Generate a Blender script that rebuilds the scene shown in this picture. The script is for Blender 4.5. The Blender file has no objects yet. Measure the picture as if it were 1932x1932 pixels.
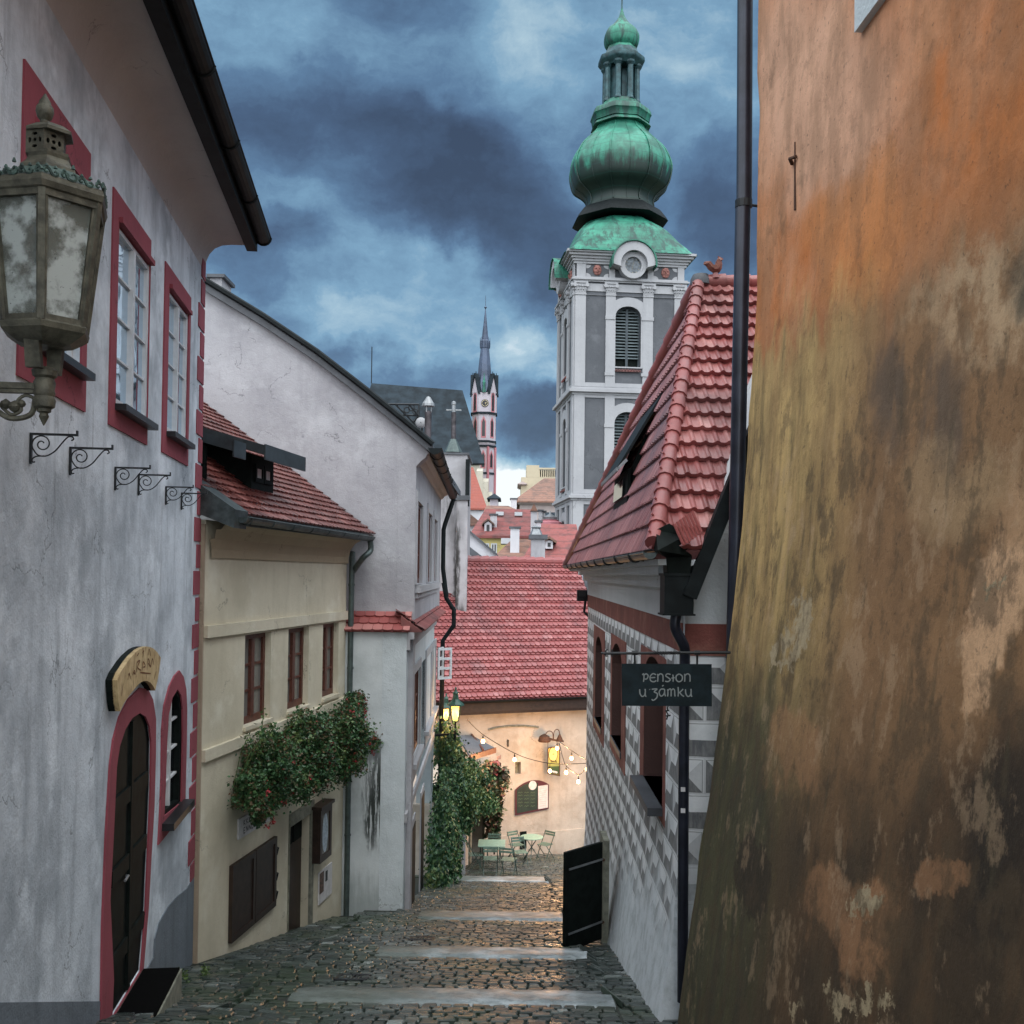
import bpy, math, random
from math import sin, cos, pi, radians, sqrt, atan2, tan, hypot
from mathutils import Vector, Matrix
from mathutils.geometry import tessellate_polygon
random.seed(7)
RND = random.Random(11)
scn = bpy.context.scene
COL = scn.collection
V = Vector

# ------------------------------------------------------------------ camera
FPX, CX, CY = 1900.0, 966.0, 966.0
PITCH, ROLL, SHIFT = 0.019, 0.013, 83.0
_F = V((0, cos(PITCH), sin(PITCH)))
_R0 = V((1, 0, 0)); _U0 = V((0, -sin(PITCH), cos(PITCH)))
_R = _R0*cos(ROLL) + _U0*sin(ROLL)
_U = _U0*cos(ROLL) - _R0*sin(ROLL)
cam_d = bpy.data.cameras.new('camera'); cam = bpy.data.objects.new('camera', cam_d); COL.objects.link(cam)
cam.matrix_world = Matrix(((_R.x, _U.x, -_F.x, 0), (_R.y, _U.y, -_F.y, 0), (_R.z, _U.z, -_F.z, 0), (0, 0, 0, 1)))
cam_d.sensor_width = 36; cam_d.lens = 36*FPX/1932; cam_d.shift_y = SHIFT/1932
cam_d.clip_start = 0.1; cam_d.clip_end = 9000
scn.camera = cam

def ray(x, y):
    return _F + _R*((x-CX)/FPX) + _U*((CY+SHIFT-y)/FPX)
def at(x, y, Y):
    r = ray(x, y); return r*(Y/r.y)
def crop(ox, oy, s):
    return lambda x, y: ((ox+x*s)/1.548654, (oy+y*s)/1.548654)
c1 = crop(0, 0, .46584); c2 = crop(0, 800, .46584); c3 = crop(0, 1700, .66874)
c4 = crop(500, 1500, .43996); c7 = crop(560, 1200, .41408); cS = crop(300, 1850, .15528)
cD = crop(660, 2300, .23292); cR = crop(1200, 1900, .41408); cG = crop(1600, 1500, .41408)
cH = crop(1600, 2200, .40984); cT = crop(1600, 700, .23292); cU = crop(1550, 700, .51775)
cO = crop(1550, 0, .43988); cV = crop(1340, 850, .33639); cN = crop(1050, 850, .43988)
cB = crop(1350, 1300, .19666); cK = crop(1380, 2350, .21739); cF = crop(400, 2400, .77640)

class Wall:
    def __init__(s, x0, y0, dx, dy, sg=1):
        d = V((dx, dy, 0)).normalized(); s.O = V((x0, y0, 0)); s.D = d
        s.N = V((d.y, -d.x, 0))*sg
    def uv(s, p, n=0.0):
        r = ray(*p); O = s.O + s.N*n
        t = O.dot(s.N)/r.dot(s.N); q = r*t
        return ((q-s.O).dot(s.D), q.z)
    def P(s, u, v, n=0.0):
        q = s.O + s.D*u + s.N*n; return V((q.x, q.y, v))
    def poly(s, f, pts, n=0.0):
        return [s.uv(f(*p) if f else p, n) for p in pts]
    def rect(s, a, b, n=0.0):
        (u0, v1), (u1, v0) = s.uv(a, n), s.uv(b, n)
        return min(u0, u1), max(u0, u1), min(v0, v1), max(v0, v1)

# ground profile
def zbase(Y):
    z = -1.81 - .231*min(Y, 27)
    if Y > 27: z -= .18*(min(Y, 60)-27)
    return z
def _yb(y, x=850):
    r = ray(x, y); lo, hi = 3.0, 60.0
    for i in range(50):
        m = (lo+hi)/2
        if r.z*(m/r.y) > zbase(m)+.05: lo = m
        else: hi = m
    return lo
EDG = [(7.2, 6.5)]+[(_yb(a), _yb(b)) for a, b in ((1876, 1903), (1794, 1812), (1724, 1740), (1656, 1666))]
def zg(X, Y):
    z = zbase(Y)
    if -2.4 < X < 1.0:
        p = 5.0
        for e, s in EDG:
            if p <= Y < e:
                z += .10*(Y-p)/(e-p)
            p = e
    t = max(0, min(1, (-X-1.8)/.8))*max(0, min(1, (9.6-Y)/3.0))
    return z + .22*t
def hitg(x, y):
    r = ray(x, y); lo, hi = 3.0, 60.0
    for i in range(60):
        m = (lo+hi)/2; p = r*(m/r.y)
        if p.z > zg(p.x, p.y): lo = m
        else: hi = m
    return r*(lo/r.y)

# ------------------------------------------------------------------ meshes
ORG = {}
class MB:
    def __init__(s): s.v = []; s.f = []; s.t = []
    def face(s, pts, tone=0.5):
        n = len(s.v); s.v += [tuple(p) for p in pts]; s.f.append(tuple(range(n, n+len(pts)))); s.t.append(tone)
    def hexa(s, p, tone=0.5):     # p: 8 points, 0-3 bottom ring, 4-7 top ring
        n = len(s.v); s.v += [tuple(q) for q in p]
        for f in ((3, 2, 1, 0), (4, 5, 6, 7), (0, 1, 5, 4), (1, 2, 6, 5), (2, 3, 7, 6), (3, 0, 4, 7)):
            s.f.append(tuple(n+i for i in f)); s.t.append(tone)
    def box(s, x0, x1, y0, y1, z0, z1, tone=.5):
        s.hexa([(x0, y0, z0), (x1, y0, z0), (x1, y1, z0), (x0, y1, z0), (x0, y0, z1), (x1, y0, z1), (x1, y1, z1), (x0, y1, z1)], tone)
    def wbox(s, W, u0, u1, v0, v1, n0, n1, tone=.5):
        s.hexa([W.P(u0, v0, n1), W.P(u1, v0, n1), W.P(u1, v0, n0), W.P(u0, v0, n0),
                W.P(u0, v1, n1), W.P(u1, v1, n1), W.P(u1, v1, n0), W.P(u0, v1, n0)], tone)
    def bar(s, a, b, w, h, up=V((0, 0, 1)), tone=.5):
        a, b = V(a), V(b); d = (b-a).normalized(); r = d.cross(up)
        if r.length < 1e-4: r = d.cross(V((1, 0, 0)))
        r.normalize(); q = r.cross(d).normalized(); r = r*w/2; q = q*h/2
        s.hexa([a-r-q, a+r-q, a+r+q, a-r+q, b-r-q, b+r-q, b+r+q, b-r+q], tone)
    def plate(s, W, pts, n0, n1, holes=(), back=False, rev=None):
        """polygon on wall W (uv), front at n1, rim back to n0; holes get reveals to depth rev"""
        loops = [[V((p[0], p[1], 0)) for p in pts]] + [[V((p[0], p[1], 0)) for p in h] for h in holes]
        flat = [q for l in loops for q in l]
        for tri in tessellate_polygon(loops):
            s.face([W.P(flat[i].x, flat[i].y, n1) for i in tri])
            if back: s.face([W.P(flat[i].x, flat[i].y, n0) for i in reversed(tri)])
        for k, l in enumerate(loops):
            e = n0 if k == 0 or rev is None else n1-rev
            for i in range(len(l)):
                a, b = l[i], l[(i+1) % len(l)]
                s.face([W.P(a.x, a.y, n1), W.P(b.x, b.y, n1), W.P(b.x, b.y, e), W.P(a.x, a.y, e)])
    def prism(s, pts, off):
        pts = [V(p) for p in pts]; off = V(off)
        for tri in tessellate_polygon([pts]):
            s.face([pts[i] for i in tri]); s.face([pts[i]+off for i in reversed(tri)])
        for i in range(len(pts)):
            a, b = pts[i], pts[(i+1) % len(pts)]; s.face([a, b, b+off, a+off])
    def tube(s, pts, r, seg=8, cap=True):
        pts = [V(p) for p in pts]; n0 = len(s.v); up = None
        rr = r if isinstance(r, (list, tuple)) else [r]*len(pts)
        for i, p in enumerate(pts):
            d = (pts[min(i+1, len(pts)-1)]-pts[max(i-1, 0)]).normalized()
            if up is None:
                up = V((0, 0, 1)) if abs(d.z) < .9 else V((0, 1, 0))
            a = up - d*up.dot(d)
            if a.length < 1e-5: a = d.orthogonal()
            a.normalize(); up = a; b = d.cross(a)
            for k in range(seg):
                t = 2*pi*k/seg; s.v.append(tuple(p + (a*cos(t)+b*sin(t))*rr[i]))
        for i in range(len(pts)-1):
            for k in range(seg):
                k2 = (k+1) % seg
                s.f.append((n0+i*seg+k, n0+i*seg+k2, n0+(i+1)*seg+k2, n0+(i+1)*seg+k)); s.t.append(.5)
        if cap:
            s.f.append(tuple(n0+k for k in reversed(range(seg)))); s.t.append(.5)
            s.f.append(tuple(n0+(len(pts)-1)*seg+k for k in range(seg))); s.t.append(.5)
    def lathe(s, prof, c=(0, 0), seg=16, rad=None, ph=0.0, cap=True):
        """prof [(r,z)], centre c; rad(theta,z)->radius factor"""
        n0 = len(s.v)
        for (r, z) in prof:
            for k in range(seg):
                t = 2*pi*k/seg + ph; q = r*(rad(t, z) if rad else 1)
                s.v.append((c[0]+q*cos(t), c[1]+q*sin(t), z))
        for i in range(len(prof)-1):
            for k in range(seg):
                k2 = (k+1) % seg
                s.f.append((n0+i*seg+k, n0+i*seg+k2, n0+(i+1)*seg+k2, n0+(i+1)*seg+k)); s.t.append(.5)
        if cap:
            s.f.append(tuple(n0+k for k in range(seg))); s.t.append(.5)
            s.f.append(tuple(n0+(len(prof)-1)*seg+k for k in range(seg))); s.t.append(.5)
    def build(s, name, m, parent=None, smooth=False, label=None, org=None, fix=True):
        o0 = ORG.get(parent.name, V((0, 0, 0))) if parent else (V(org) if org else V((0, 0, 0)))
        me = bpy.data.meshes.new(name)
        me.from_pydata([(p[0]-o0.x, p[1]-o0.y, p[2]-o0.z) for p in s.v], [], s.f)
        at_ = me.attributes.new('tone', 'FLOAT', 'FACE'); at_.data.foreach_set('value', s.t)
        me.materials.append(m)
        if smooth: me.polygons.foreach_set('use_smooth', [True]*len(me.polygons))
        me.update()
        if fix:
            import bmesh
            b = bmesh.new(); b.from_mesh(me)
            bmesh.ops.remove_doubles(b, verts=b.verts, dist=1e-5)
            bmesh.ops.recalc_face_normals(b, faces=b.faces); b.to_mesh(me); b.free()
        o = bpy.data.objects.new(name, me); COL.objects.link(o)
        if smooth and smooth != 'all':
            me.polygons.foreach_set('use_smooth', [True]*len(me.polygons))
            try:
                me.set_sharp_from_angle(angle=radians(40))
            except Exception: pass
        if parent: o.parent = parent; ORG[o.name] = o0
        else: o.location = o0; ORG[o.name] = o0
        if label: o['label'] = label
        return o

def tag(o, label, cat, group=None):
    o['label'] = label; o['category'] = cat
    if group: o['group'] = group
    return o
def thing(name, label, cat, loc=(0, 0, 0), group=None):
    o = bpy.data.objects.new(name, None); COL.objects.link(o); o.location = loc; o.empty_display_size = .2
    ORG[o.name] = V(loc); return tag(o, label, cat, group)
def struct(o): o['kind'] = 'structure'; return o
def copy_tree(o, parent=None):
    c = o.copy(); COL.objects.link(c); c.parent = parent
    for ch in list(o.children): copy_tree(ch, c)
    return c

def frange(a, b, n): return [a+(b-a)*i/(n-1) for i in range(n)]
def arc(cx, cy, r, a0, a1, n, ry=None):
    ry = r if ry is None else ry
    return [(cx+r*cos(radians(a0+(a1-a0)*i/(n-1))), cy+ry*sin(radians(a0+(a1-a0)*i/(n-1)))) for i in range(n)]
def smoothline(pts, k=6):
    """catmull-rom through 2d/3d points"""
    P = [V(p) if len(p) == 3 else V((p[0], p[1], 0)) for p in pts]; out = []
    for i in range(len(P)-1):
        p0, p1, p2, p3 = P[max(i-1, 0)], P[i], P[i+1], P[min(i+2, len(P)-1)]
        for j in range(k):
            t = j/k
            out.append(.5*((2*p1)+(p2-p0)*t+(2*p0-5*p1+4*p2-p3)*t*t+(3*p1-p0-3*p2+p3)*t**3))
    out.append(P[-1]); return out

# ------------------------------------------------------------------ materials
class NT:
    def __init__(s, nt): s.nt = nt; s.n = nt.nodes; s.l = nt.links
    def new(s, t, **k):
        n = s.n.new(t)
        for a, b in k.items(): setattr(n, a, b)
        return n
    def put(s, sock, v):
        if hasattr(v, 'is_linked') or isinstance(v, bpy.types.NodeSocket): s.l.new(v, sock)
        elif isinstance(v, (tuple, list)) and len(v) == 3 and sock.type == 'RGBA': sock.default_value = (*v, 1)
        else: sock.default_value = v
    def math(s, op, a, b=0.0, c=None, clamp=False):
        n = s.new('ShaderNodeMath', operation=op, use_clamp=clamp); s.put(n.inputs[0], a); s.put(n.inputs[1], b)
        if c is not None: s.put(n.inputs[2], c)
        return n.outputs[0]
    def vm(s, op, a, b=None, out=0):
        n = s.new('ShaderNodeVectorMath', operation=op); s.put(n.inputs[0], a)
        if b is not None: s.put(n.inputs[1], b)
        return n.outputs[out]
    def scale(s, vec, sc):
        return s.vm('MULTIPLY', vec, sc)
    def noise(s, vec, sc=5.0, det=5.0, rough=.6, out=0):
        n = s.new('ShaderNodeTexNoise'); s.put(n.inputs['Vector'], vec)
        n.inputs['Scale'].default_value = sc; n.inputs['Detail'].default_value = det; n.inputs['Roughness'].default_value = rough
        return n.outputs[out]
    def mr(s, v, a, b, c=0.0, d=1.0, smooth=True):
        n = s.new('ShaderNodeMapRange', interpolation_type='SMOOTHSTEP' if smooth else 'LINEAR'); n.clamp = True
        s.put(n.inputs[0], v)
        for i, q in enumerate((a, b, c, d)): s.put(n.inputs[i+1], q)
        return n.outputs[0]
    def mix(s, f, a, b, mode='MIX'):
        n = s.new('ShaderNodeMix', data_type='RGBA', blend_type=mode); s.put(n.inputs[0], f); s.put(n.inputs[6], a); s.put(n.inputs[7], b)
        return n.outputs[2]
    def ramp(s, f, stops):
        n = s.new('ShaderNodeValToRGB'); e = n.color_ramp.elements
        while len(e) > 1: e.remove(e[-1])
        e[0].position = stops[0][0]; e[0].color = (*stops[0][1], 1)
        for p, c in stops[1:]:
            q = e.new(p); q.color = (*c, 1)
        s.put(n.inputs[0], f); return n.outputs[0]
    def blob(s, vec, c, A, B, soft=1.0):
        """elliptic mask: c centre, A and B axis vectors already divided by radius"""
        d = s.vm('SUBTRACT', vec, tuple(c)); a = s.vm('DOT_PRODUCT', d, tuple(A), 1); b = s.vm('DOT_PRODUCT', d, tuple(B), 1)
        r = s.math('ADD', s.math('MULTIPLY', a, a), s.math('MULTIPLY', b, b))
        return s.mr(r, 1.0, max(0.0, 1-soft), 0, 1)
    def sep(s, v):
        n = s.new('ShaderNodeSeparateXYZ'); s.put(n.inputs[0], v); return n.outputs
def newmat(name):
    m = bpy.data.materials.new(name); m.use_nodes = True
    t = NT(m.node_tree); b = t.n['Principled BSDF']
    return m, t, b
def pos(t): return t.new('ShaderNodeNewGeometry').outputs['Position']
def bump(t, b, h, st=.3, dist=.02):
    n = t.new('ShaderNodeBump'); n.inputs['Strength'].default_value = st; n.inputs['Distance'].default_value = dist
    t.put(n.inputs['Height'], h); t.l.new(n.outputs[0], b.inputs['Normal'])
def simple(name, col, rough=.6, var=.12, sc=8.0, metal=0.0, bmp=0.0, spec=None, tone=0.0):
    m, t, b = newmat(name); p = pos(t); n = t.noise(p, sc, 6)
    c = t.mix(t.mr(n, .3, .7), tuple(x*(1-var) for x in col), tuple(min(1, x*(1+var)) for x in col))
    if tone:
        a = t.new('ShaderNodeAttribute', attribute_name='tone').outputs['Fac']
        c = t.mix(1.0, c, t.ramp(a, [(0, (1-tone,)*3), (1, (1+tone,)*3)]), 'MULTIPLY')
    t.put(b.inputs['Base Color'], c); b.inputs['Roughness'].default_value = rough; b.inputs['Metallic'].default_value = metal
    if spec is not None: b.inputs['IOR'].default_value = spec
    if bmp: bump(t, b, t.noise(p, sc*4, 6), bmp, .01)
    return m
def plaster(name, col, dark, light=None, streak=.5, patch=.5, grime=0.0, gcol=(.05, .05, .045), bmp=.25, sc=1.0):
    """limewashed render: cloudy patches, vertical rain streaks, optional grime blotches"""
    m, t, b = newmat(name); p = pos(t)
    n1 = t.noise(p, .9*sc, 8, .65); n2 = t.noise(t.scale(p, (2.6*sc, 2.6*sc, .32*sc)), 1.6, 7, .62); n3 = t.noise(p, 14*sc, 5)
    c = t.mix(t.math('MULTIPLY', t.mr(n1, .38, .68), patch), col, dark)
    c = t.mix(t.math('MULTIPLY', t.mr(n2, .48, .72), streak), c, dark)
    if light: c = t.mix(t.math('MULTIPLY', t.mr(t.noise(t.vm('ADD', p, (7, 3, 9)), 1.7*sc, 7), .5, .7), .7), c, light)
    c = t.mix(t.math('MULTIPLY', t.mr(n3, .45, .8), .18), c, dark)
    if grime:
        g = t.noise(t.scale(t.vm('ADD', p, (3, 8, 1)), (3.2, 3.2, .5)), 1.5, 9, .7)
        c = t.mix(t.math('MULTIPLY', t.mr(g, .60, .74), grime), c, gcol)
    # sparse hairline cracks
    vo = t.new('ShaderNodeTexVoronoi', feature='DISTANCE_TO_EDGE'); vo.inputs['Scale'].default_value = 1.1*sc
    t.put(vo.inputs['Vector'], t.vm('ADD', p, t.vm('MULTIPLY', t.vm('SUBTRACT', t.noise(p, 4*sc, 6, out=1), (.5, .5, .5)), (.5/sc,)*3)))
    ck = t.math('MULTIPLY', t.mr(vo.outputs[0], .009, .002), t.mr(t.noise(t.vm('ADD', p, (1, 6, 2)), 1.3*sc, 4), .54, .60))
    c = t.mix(t.math('MULTIPLY', ck, .6), c, tuple(x*.35 for x in dark))
    c = t.mix(t.math('MULTIPLY', t.mr(t.noise(p, 55, 4, .8), .60, .72), .30), c, tuple(x*.5 for x in dark))
    t.put(b.inputs['Base Color'], c); b.inputs['Roughness'].default_value = .85
    bump(t, b, t.math('ADD', t.math('ADD', t.noise(p, 45, 6), t.math('MULTIPLY', t.noise(p, 4, 7, .6), 3.0)), t.math('MULTIPLY', ck, -.6)), bmp*1.6, .016)
    return m
M = {}
M['plaster_left'] = plaster('limewash', (.68, .735, .79), (.31, .35, .39), (.86, .92, .98), .68, .9, .6, (.17, .18, .20))
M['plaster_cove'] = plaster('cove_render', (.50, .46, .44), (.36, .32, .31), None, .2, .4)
M['red_paint'] = plaster('red_paint', (.30, .060, .080), (.20, .040, .055), None, .25, .6, bmp=.1)
M['grey_plinth'] = plaster('grey_plinth', (.17, .20, .23), (.09, .11, .13), None, .6, .5)
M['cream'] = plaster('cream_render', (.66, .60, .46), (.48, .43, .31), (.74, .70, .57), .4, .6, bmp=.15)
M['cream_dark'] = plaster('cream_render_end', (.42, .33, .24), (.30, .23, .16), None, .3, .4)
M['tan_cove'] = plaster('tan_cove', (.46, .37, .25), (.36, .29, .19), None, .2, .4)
M['white_mid'] = plaster('white_render', (.40, .395, .415), (.27, .265, .285), (.48, .48, .50), .4, .7, .45, (.19, .18, .19))
M['white_low'] = plaster('white_render_low', (.62, .67, .69), (.42, .47, .48), None, .4, .6, .35, (.13, .15, .14))
M['white_dirty'] = plaster('white_render_dirty', (.38, .37, .39), (.24, .225, .24), None, .6, .6, .9, (.07, .06, .06))
M['warm_wall'] = plaster('tavern_render', (.52, .46, .39), (.34, .28, .22), (.60, .54, .47), .35, .7, .25, (.30, .22, .17))
M['white_gable'] = plaster('gable_render', (.60, .62, .63), (.48, .50, .50), None, .4, .5, .25, (.25, .25, .22))
M['tower_white'] = plaster('tower_stucco', (.39, .39, .405), (.28, .28, .295), None, .4, .4, .2, (.3, .3, .3), sc=.25)
M['tower_grey'] = plaster('tower_grey', (.105, .110, .122), (.065, .07, .08), (.145, .15, .165), .3, .6, sc=.4)
M['church_pink'] = plaster('church_wall', (.44, .40, .44), (.36, .32, .36), None, .3, .4, sc=.2)
M['church_cream'] = plaster('church_cream', (.50, .46, .38), (.36, .33, .27), None, .4, .5, .4, (.15, .14, .12), sc=.2)
M['church_rose'] = simple('rose_trim', (.42, .16, .18), .8, .1, .5)
M['palace'] = plaster('palace_wall', (.52, .45, .32), (.40, .34, .25), None, .3, .5, sc=.2)
M['palace_pink'] = plaster('palace_low', (.46, .38, .36), (.38, .31, .3), None, .3, .5, sc=.2)
M['yellow'] = plaster('yellow_wall', (.60, .50, .20), (.5, .4, .16), None, .3, .4, sc=.3)
M['far_white'] = plaster('far_white', (.60, .59, .62), (.45, .44, .46), None, .4, .5, .3, (.2, .19, .18), sc=.4)
M['metal_dark'] = simple('dark_iron', (.016, .018, .020), .45, .3, 12, .3)
M['gutter_dark'] = simple('painted_gutter', (.008, .011, .012), .6, .35, 6, .0, 0, 1.25)
M['gutter_zinc'] = simple('weathered_zinc', (.065, .08, .08), .5, .35, 9, .4)
M['pipe_green'] = simple('grey_green_pipe', (.075, .10, .095), .45, .25, 9, .3)
M['pipe_violet'] = simple('dark_pipe', (.020, .022, .034), .33, .3, 6, .3)
M['bronze'] = simple('patinated_bronze', (.085, .080, .058), .62, .45, 16, .25, .4)
M['bronze_green'] = simple('green_bronze', (.05, .085, .072), .6, .6, 22, .25, .5)
M['white_paint'] = simple('white_window_paint', (.62, .63, .64), .45, .06, 12)
M['wood_red'] = simple('red_brown_wood', (.10, .032, .020), .5, .3, 14)
M['wood_dark'] = simple('dark_brown_wood', (.030, .017, .012), .5, .35, 9)
M['wood_black'] = simple('black_stained_wood', (.006, .009, .008), .65, .4, 8, 0, 0, 1.2)
M['slate'] = simple('slate_roof', (.016, .024, .031), .8, .45, .35, 0, 0, 1.3)
M['dormer_zinc'] = simple('dormer_zinc', (.024, .031, .034), .5, .4, 5)
M['slate_near'] = simple('slate_edge', (.07, .075, .085), .55, .25, 3)
M['curtain'] = simple('lace_curtain', (.30, .29, .27), .8, .25, 14)
M['stone_frame'] = simple('stone_frame', (.20, .20, .155), .8, .3, 9, bmp=.3)
M['rust'] = simple('rusty_iron', (.07, .03, .015), .8, .4, 30)
M['bright_metal'] = simple('galvanised', (.26, .27, .28), .45, .2, 10, .6)
M['copper_trim'] = simple('copper_trim', (.40, .16, .12), .6, .3, 4)
M['dish'] = simple('grey_dish', (.30, .30, .31), .6, .1, 9)
M['paper'] = simple('paper', (.62, .60, .60), .8, .1, 9)
M['mint'] = simple('mint_painted_steel', (.24, .38, .31), .4, .15, 12)
M['black_mat'] = simple('rubber_mat', (.004, .004, .004), .9, .2, 30, 0, 0, 1.1)
def glass(name, col, rough=.04, ior=1.9):
    m, t, b = newmat(name); b.inputs['Base Color'].default_value = (*col, 1); b.inputs['Roughness'].default_value = rough
    b.inputs['IOR'].default_value = ior
    bump(t, b, t.noise(pos(t), 2.2, 2), .06, .05); return m
M['glass_sky'] = glass('window_glass', (.52, .70, .86), .02, 1.5); M['glass_sky'].node_tree.nodes['Principled BSDF'].inputs['Metallic'].default_value = .9
M['glass_dark'] = glass('dark_window_glass', (.008, .010, .011), .06, 1.7)
M['glass_curtain'] = glass('curtained_glass', (.17, .165, .15), .1, 1.6)
M['far_glass'] = glass('far_glass', (.02, .02, .022), .3, 1.5)
def emis(name, col, st):
    m, t, b = newmat(name); b.inputs['Base Color'].default_value = (*col, 1)
    b.inputs['Emission Color'].default_value = (*col, 1); b.inputs['Emission Strength'].default_value = st; return m
M['bulb'] = emis('lit_bulb', (1.0, .52, .20), 10)
M['flame'] = emis('lit_lamp_glass', (1.0, .42, .10), 1.0)
M['flame_core'] = emis('flame_core', (1.0, .50, .14), 6)

def tilemat(name, c1, c2, c3, moss=(.10, .055, .05), ms=.4, rough=.42, nsc=.8):
    m, t, b = newmat(name); p = pos(t)
    a = t.new('ShaderNodeAttribute', attribute_name='tone').outputs['Fac']
    c = t.ramp(a, [(0, c1), (.5, c2), (1, c3)])
    n = t.noise(p, nsc, 8, .65)
    c = t.mix(t.math('MULTIPLY', t.mr(n, .45, .7), ms), c, moss)
    c = t.mix(t.math('MULTIPLY', t.mr(t.noise(p, 11, 6), .5, .75), .35), c, moss)
    if name.startswith('far'):
        zf_ = t.math('FRACT', t.math('ADD', t.math('MULTIPLY', t.sep(p)[2], 2.1), t.math('MULTIPLY', t.noise(p, .6, 3), .4)))
        c = t.mix(t.math('MULTIPLY', t.mr(zf_, .30, .05), .45), c, tuple(x*.5 for x in moss))
        c = t.mix(t.math('MULTIPLY', t.mr(t.noise(t.scale(p, (1, 1, .35)), .9, 9, .7), .48, .60), .6), c, tuple(x*.8 for x in moss))
    t.put(b.inputs['Base Color'], c); b.inputs['Roughness'].default_value = rough
    t.put(b.inputs['Roughness'], t.mr(t.noise(p, 3, 4), .3, .7, rough-.12, rough+.15))
    bump(t, b, t.noise(p, 40, 5), .25, .006); return m
M['tile_pink'] = tilemat('clay_tile_tavern', (.22, .055, .055), (.29, .080, .078), (.40, .17, .165), (.16, .075, .078), .75)
M['tile_near'] = tilemat('clay_tile_near', (.20, .045, .040), (.32, .085, .078), (.52, .23, .205), (.15, .065, .06), .75)
M['tile_side'] = tilemat('clay_tile_side', (.17, .06, .065), (.27, .11, .11), (.38, .18, .18), (.13, .075, .085), .8, .36)
M['tile_cream'] = tilemat('clay_tile_cream_house', (.085, .022, .018), (.14, .038, .030), (.26, .10, .085), (.06, .025, .022), .7, .35)
M['tile_far'] = tilemat('far_clay_roof', (.22, .058, .052), (.26, .075, .068), (.31, .105, .092), (.10, .055, .052), .95, .75, .22)
M['tile_orange'] = tilemat('far_orange_roof', (.24, .055, .036), (.27, .066, .044), (.30, .08, .052), (.28, .08, .06), .5, .7, .15)
M['tile_brown'] = tilemat('far_brown_roof', (.20, .10, .07), (.26, .13, .09), (.30, .14, .10), (.12, .08, .065), .8, .7, .1)

# copper green dome with dark weathering
m, t, b = newmat('verdigris_copper'); p = pos(t)
n = t.noise(p, .5, 8, .65); n2 = t.noise(t.scale(p, (1.2, 1.2, .18)), 1.2, 8, .7)
c = t.mix(t.mr(n, .35, .65), (.010, .105, .070), (.035, .25, .165))
c = t.mix(t.math('MULTIPLY', t.mr(n2, .46, .60), .85), c, (.008, .035, .030))
zz = t.sep(p)[2]
c = t.mix(t.math('MULTIPLY', t.mr(t.math('FRACT', t.math('MULTIPLY', zz, 1.25)), .0, .12, 1, 0), .6), c, (.012, .06, .05))
t.put(b.inputs['Base Color'], c); b.inputs['Roughness'].default_value = .55
M['copper'] = m
m, t, b = newmat('stained_copper'); p = pos(t)
n = t.noise(p, .6, 8, .65); n2 = t.noise(t.scale(p, (.9, .9, .35)), .9, 8, .7)
zz = t.math('ADD', t.sep(p)[2], t.math('MULTIPLY', t.noise(t.scale(p, (1.5, 1.5, .3)), 1.0, 6), 5.0))
c = t.mix(t.mr(n, .35, .65), (.011, .11, .074), (.04, .27, .18))
c = t.mix(t.math('MULTIPLY', t.mr(n2, .55, .7), .5), c, (.015, .06, .05))
c = t.mix(t.math('MULTIPLY', t.mr(zz, 37.3, 35.9), .97), c, (.010, .022, .018))
c = t.mix(t.math('MULTIPLY', t.mr(t.math('FRACT', t.math('MULTIPLY', t.sep(p)[2], 1.25)), .0, .12, 1, 0), .6), c, (.012, .06, .05))
t.put(b.inputs['Base Color'], c); b.inputs['Roughness'].default_value = .5
M['copper_bulb'] = m

# cobbles / slabs
m, t, b = newmat('wet_cobble'); p = pos(t)
a = t.new('ShaderNodeAttribute', attribute_name='tone').outputs['Fac']
c = t.ramp(a, [(0, (.020, .028, .025)), (.5, (.040, .054, .050)), (.8, (.085, .105, .098)), (1, (.20, .23, .22))])
c = t.mix(t.math('MULTIPLY', t.mr(t.noise(p, .8, 6), .45, .65), .75), c, (.034, .055, .030))
c = t.mix(t.math('MULTIPLY', t.mr(t.noise(p, 30, 6), .5, .8), .4), c, (.02, .022, .02))
t.put(b.inputs['Base Color'], c); t.put(b.inputs['Roughness'], t.mr(t.noise(p, 2, 5), .3, .7, .24, .48))
bump(t, b, t.noise(p, 60, 6), .5, .006); M['cobble'] = m
m, t, b = newmat('worn_step_slab'); p = pos(t)
n = t.noise(p, 2.5, 8, .65)
c = t.mix(t.mr(n, .38, .66), (.17, .20, .205), (.44, .49, .51)); c = t.mix(t.math('MULTIPLY', t.mr(t.math('ADD', t.sep(p)[0], t.noise(p, 1.7, 6)), .35, -.9), .85), c, (.085, .105, .085)); c = t.mix(t.math('MULTIPLY', t.mr(t.noise(p, 14, 8, .7), .5, .68), .6), c, (.05, .058, .05))
t.put(b.inputs['Base Color'], c); t.put(b.inputs['Roughness'], t.mr(t.noise(p, 4, 5), .3, .7, .3, .6)); bump(t, b, t.noise(p, 14, 8, .7), .8, .014); M['slab'] = m
M['grout'] = simple('mossy_grout', (.018, .024, .016), .7, .4, 9, bmp=.4)
M['terrain'] = simple('far_ground', (.05, .06, .035), .9, .4, .02)
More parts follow.
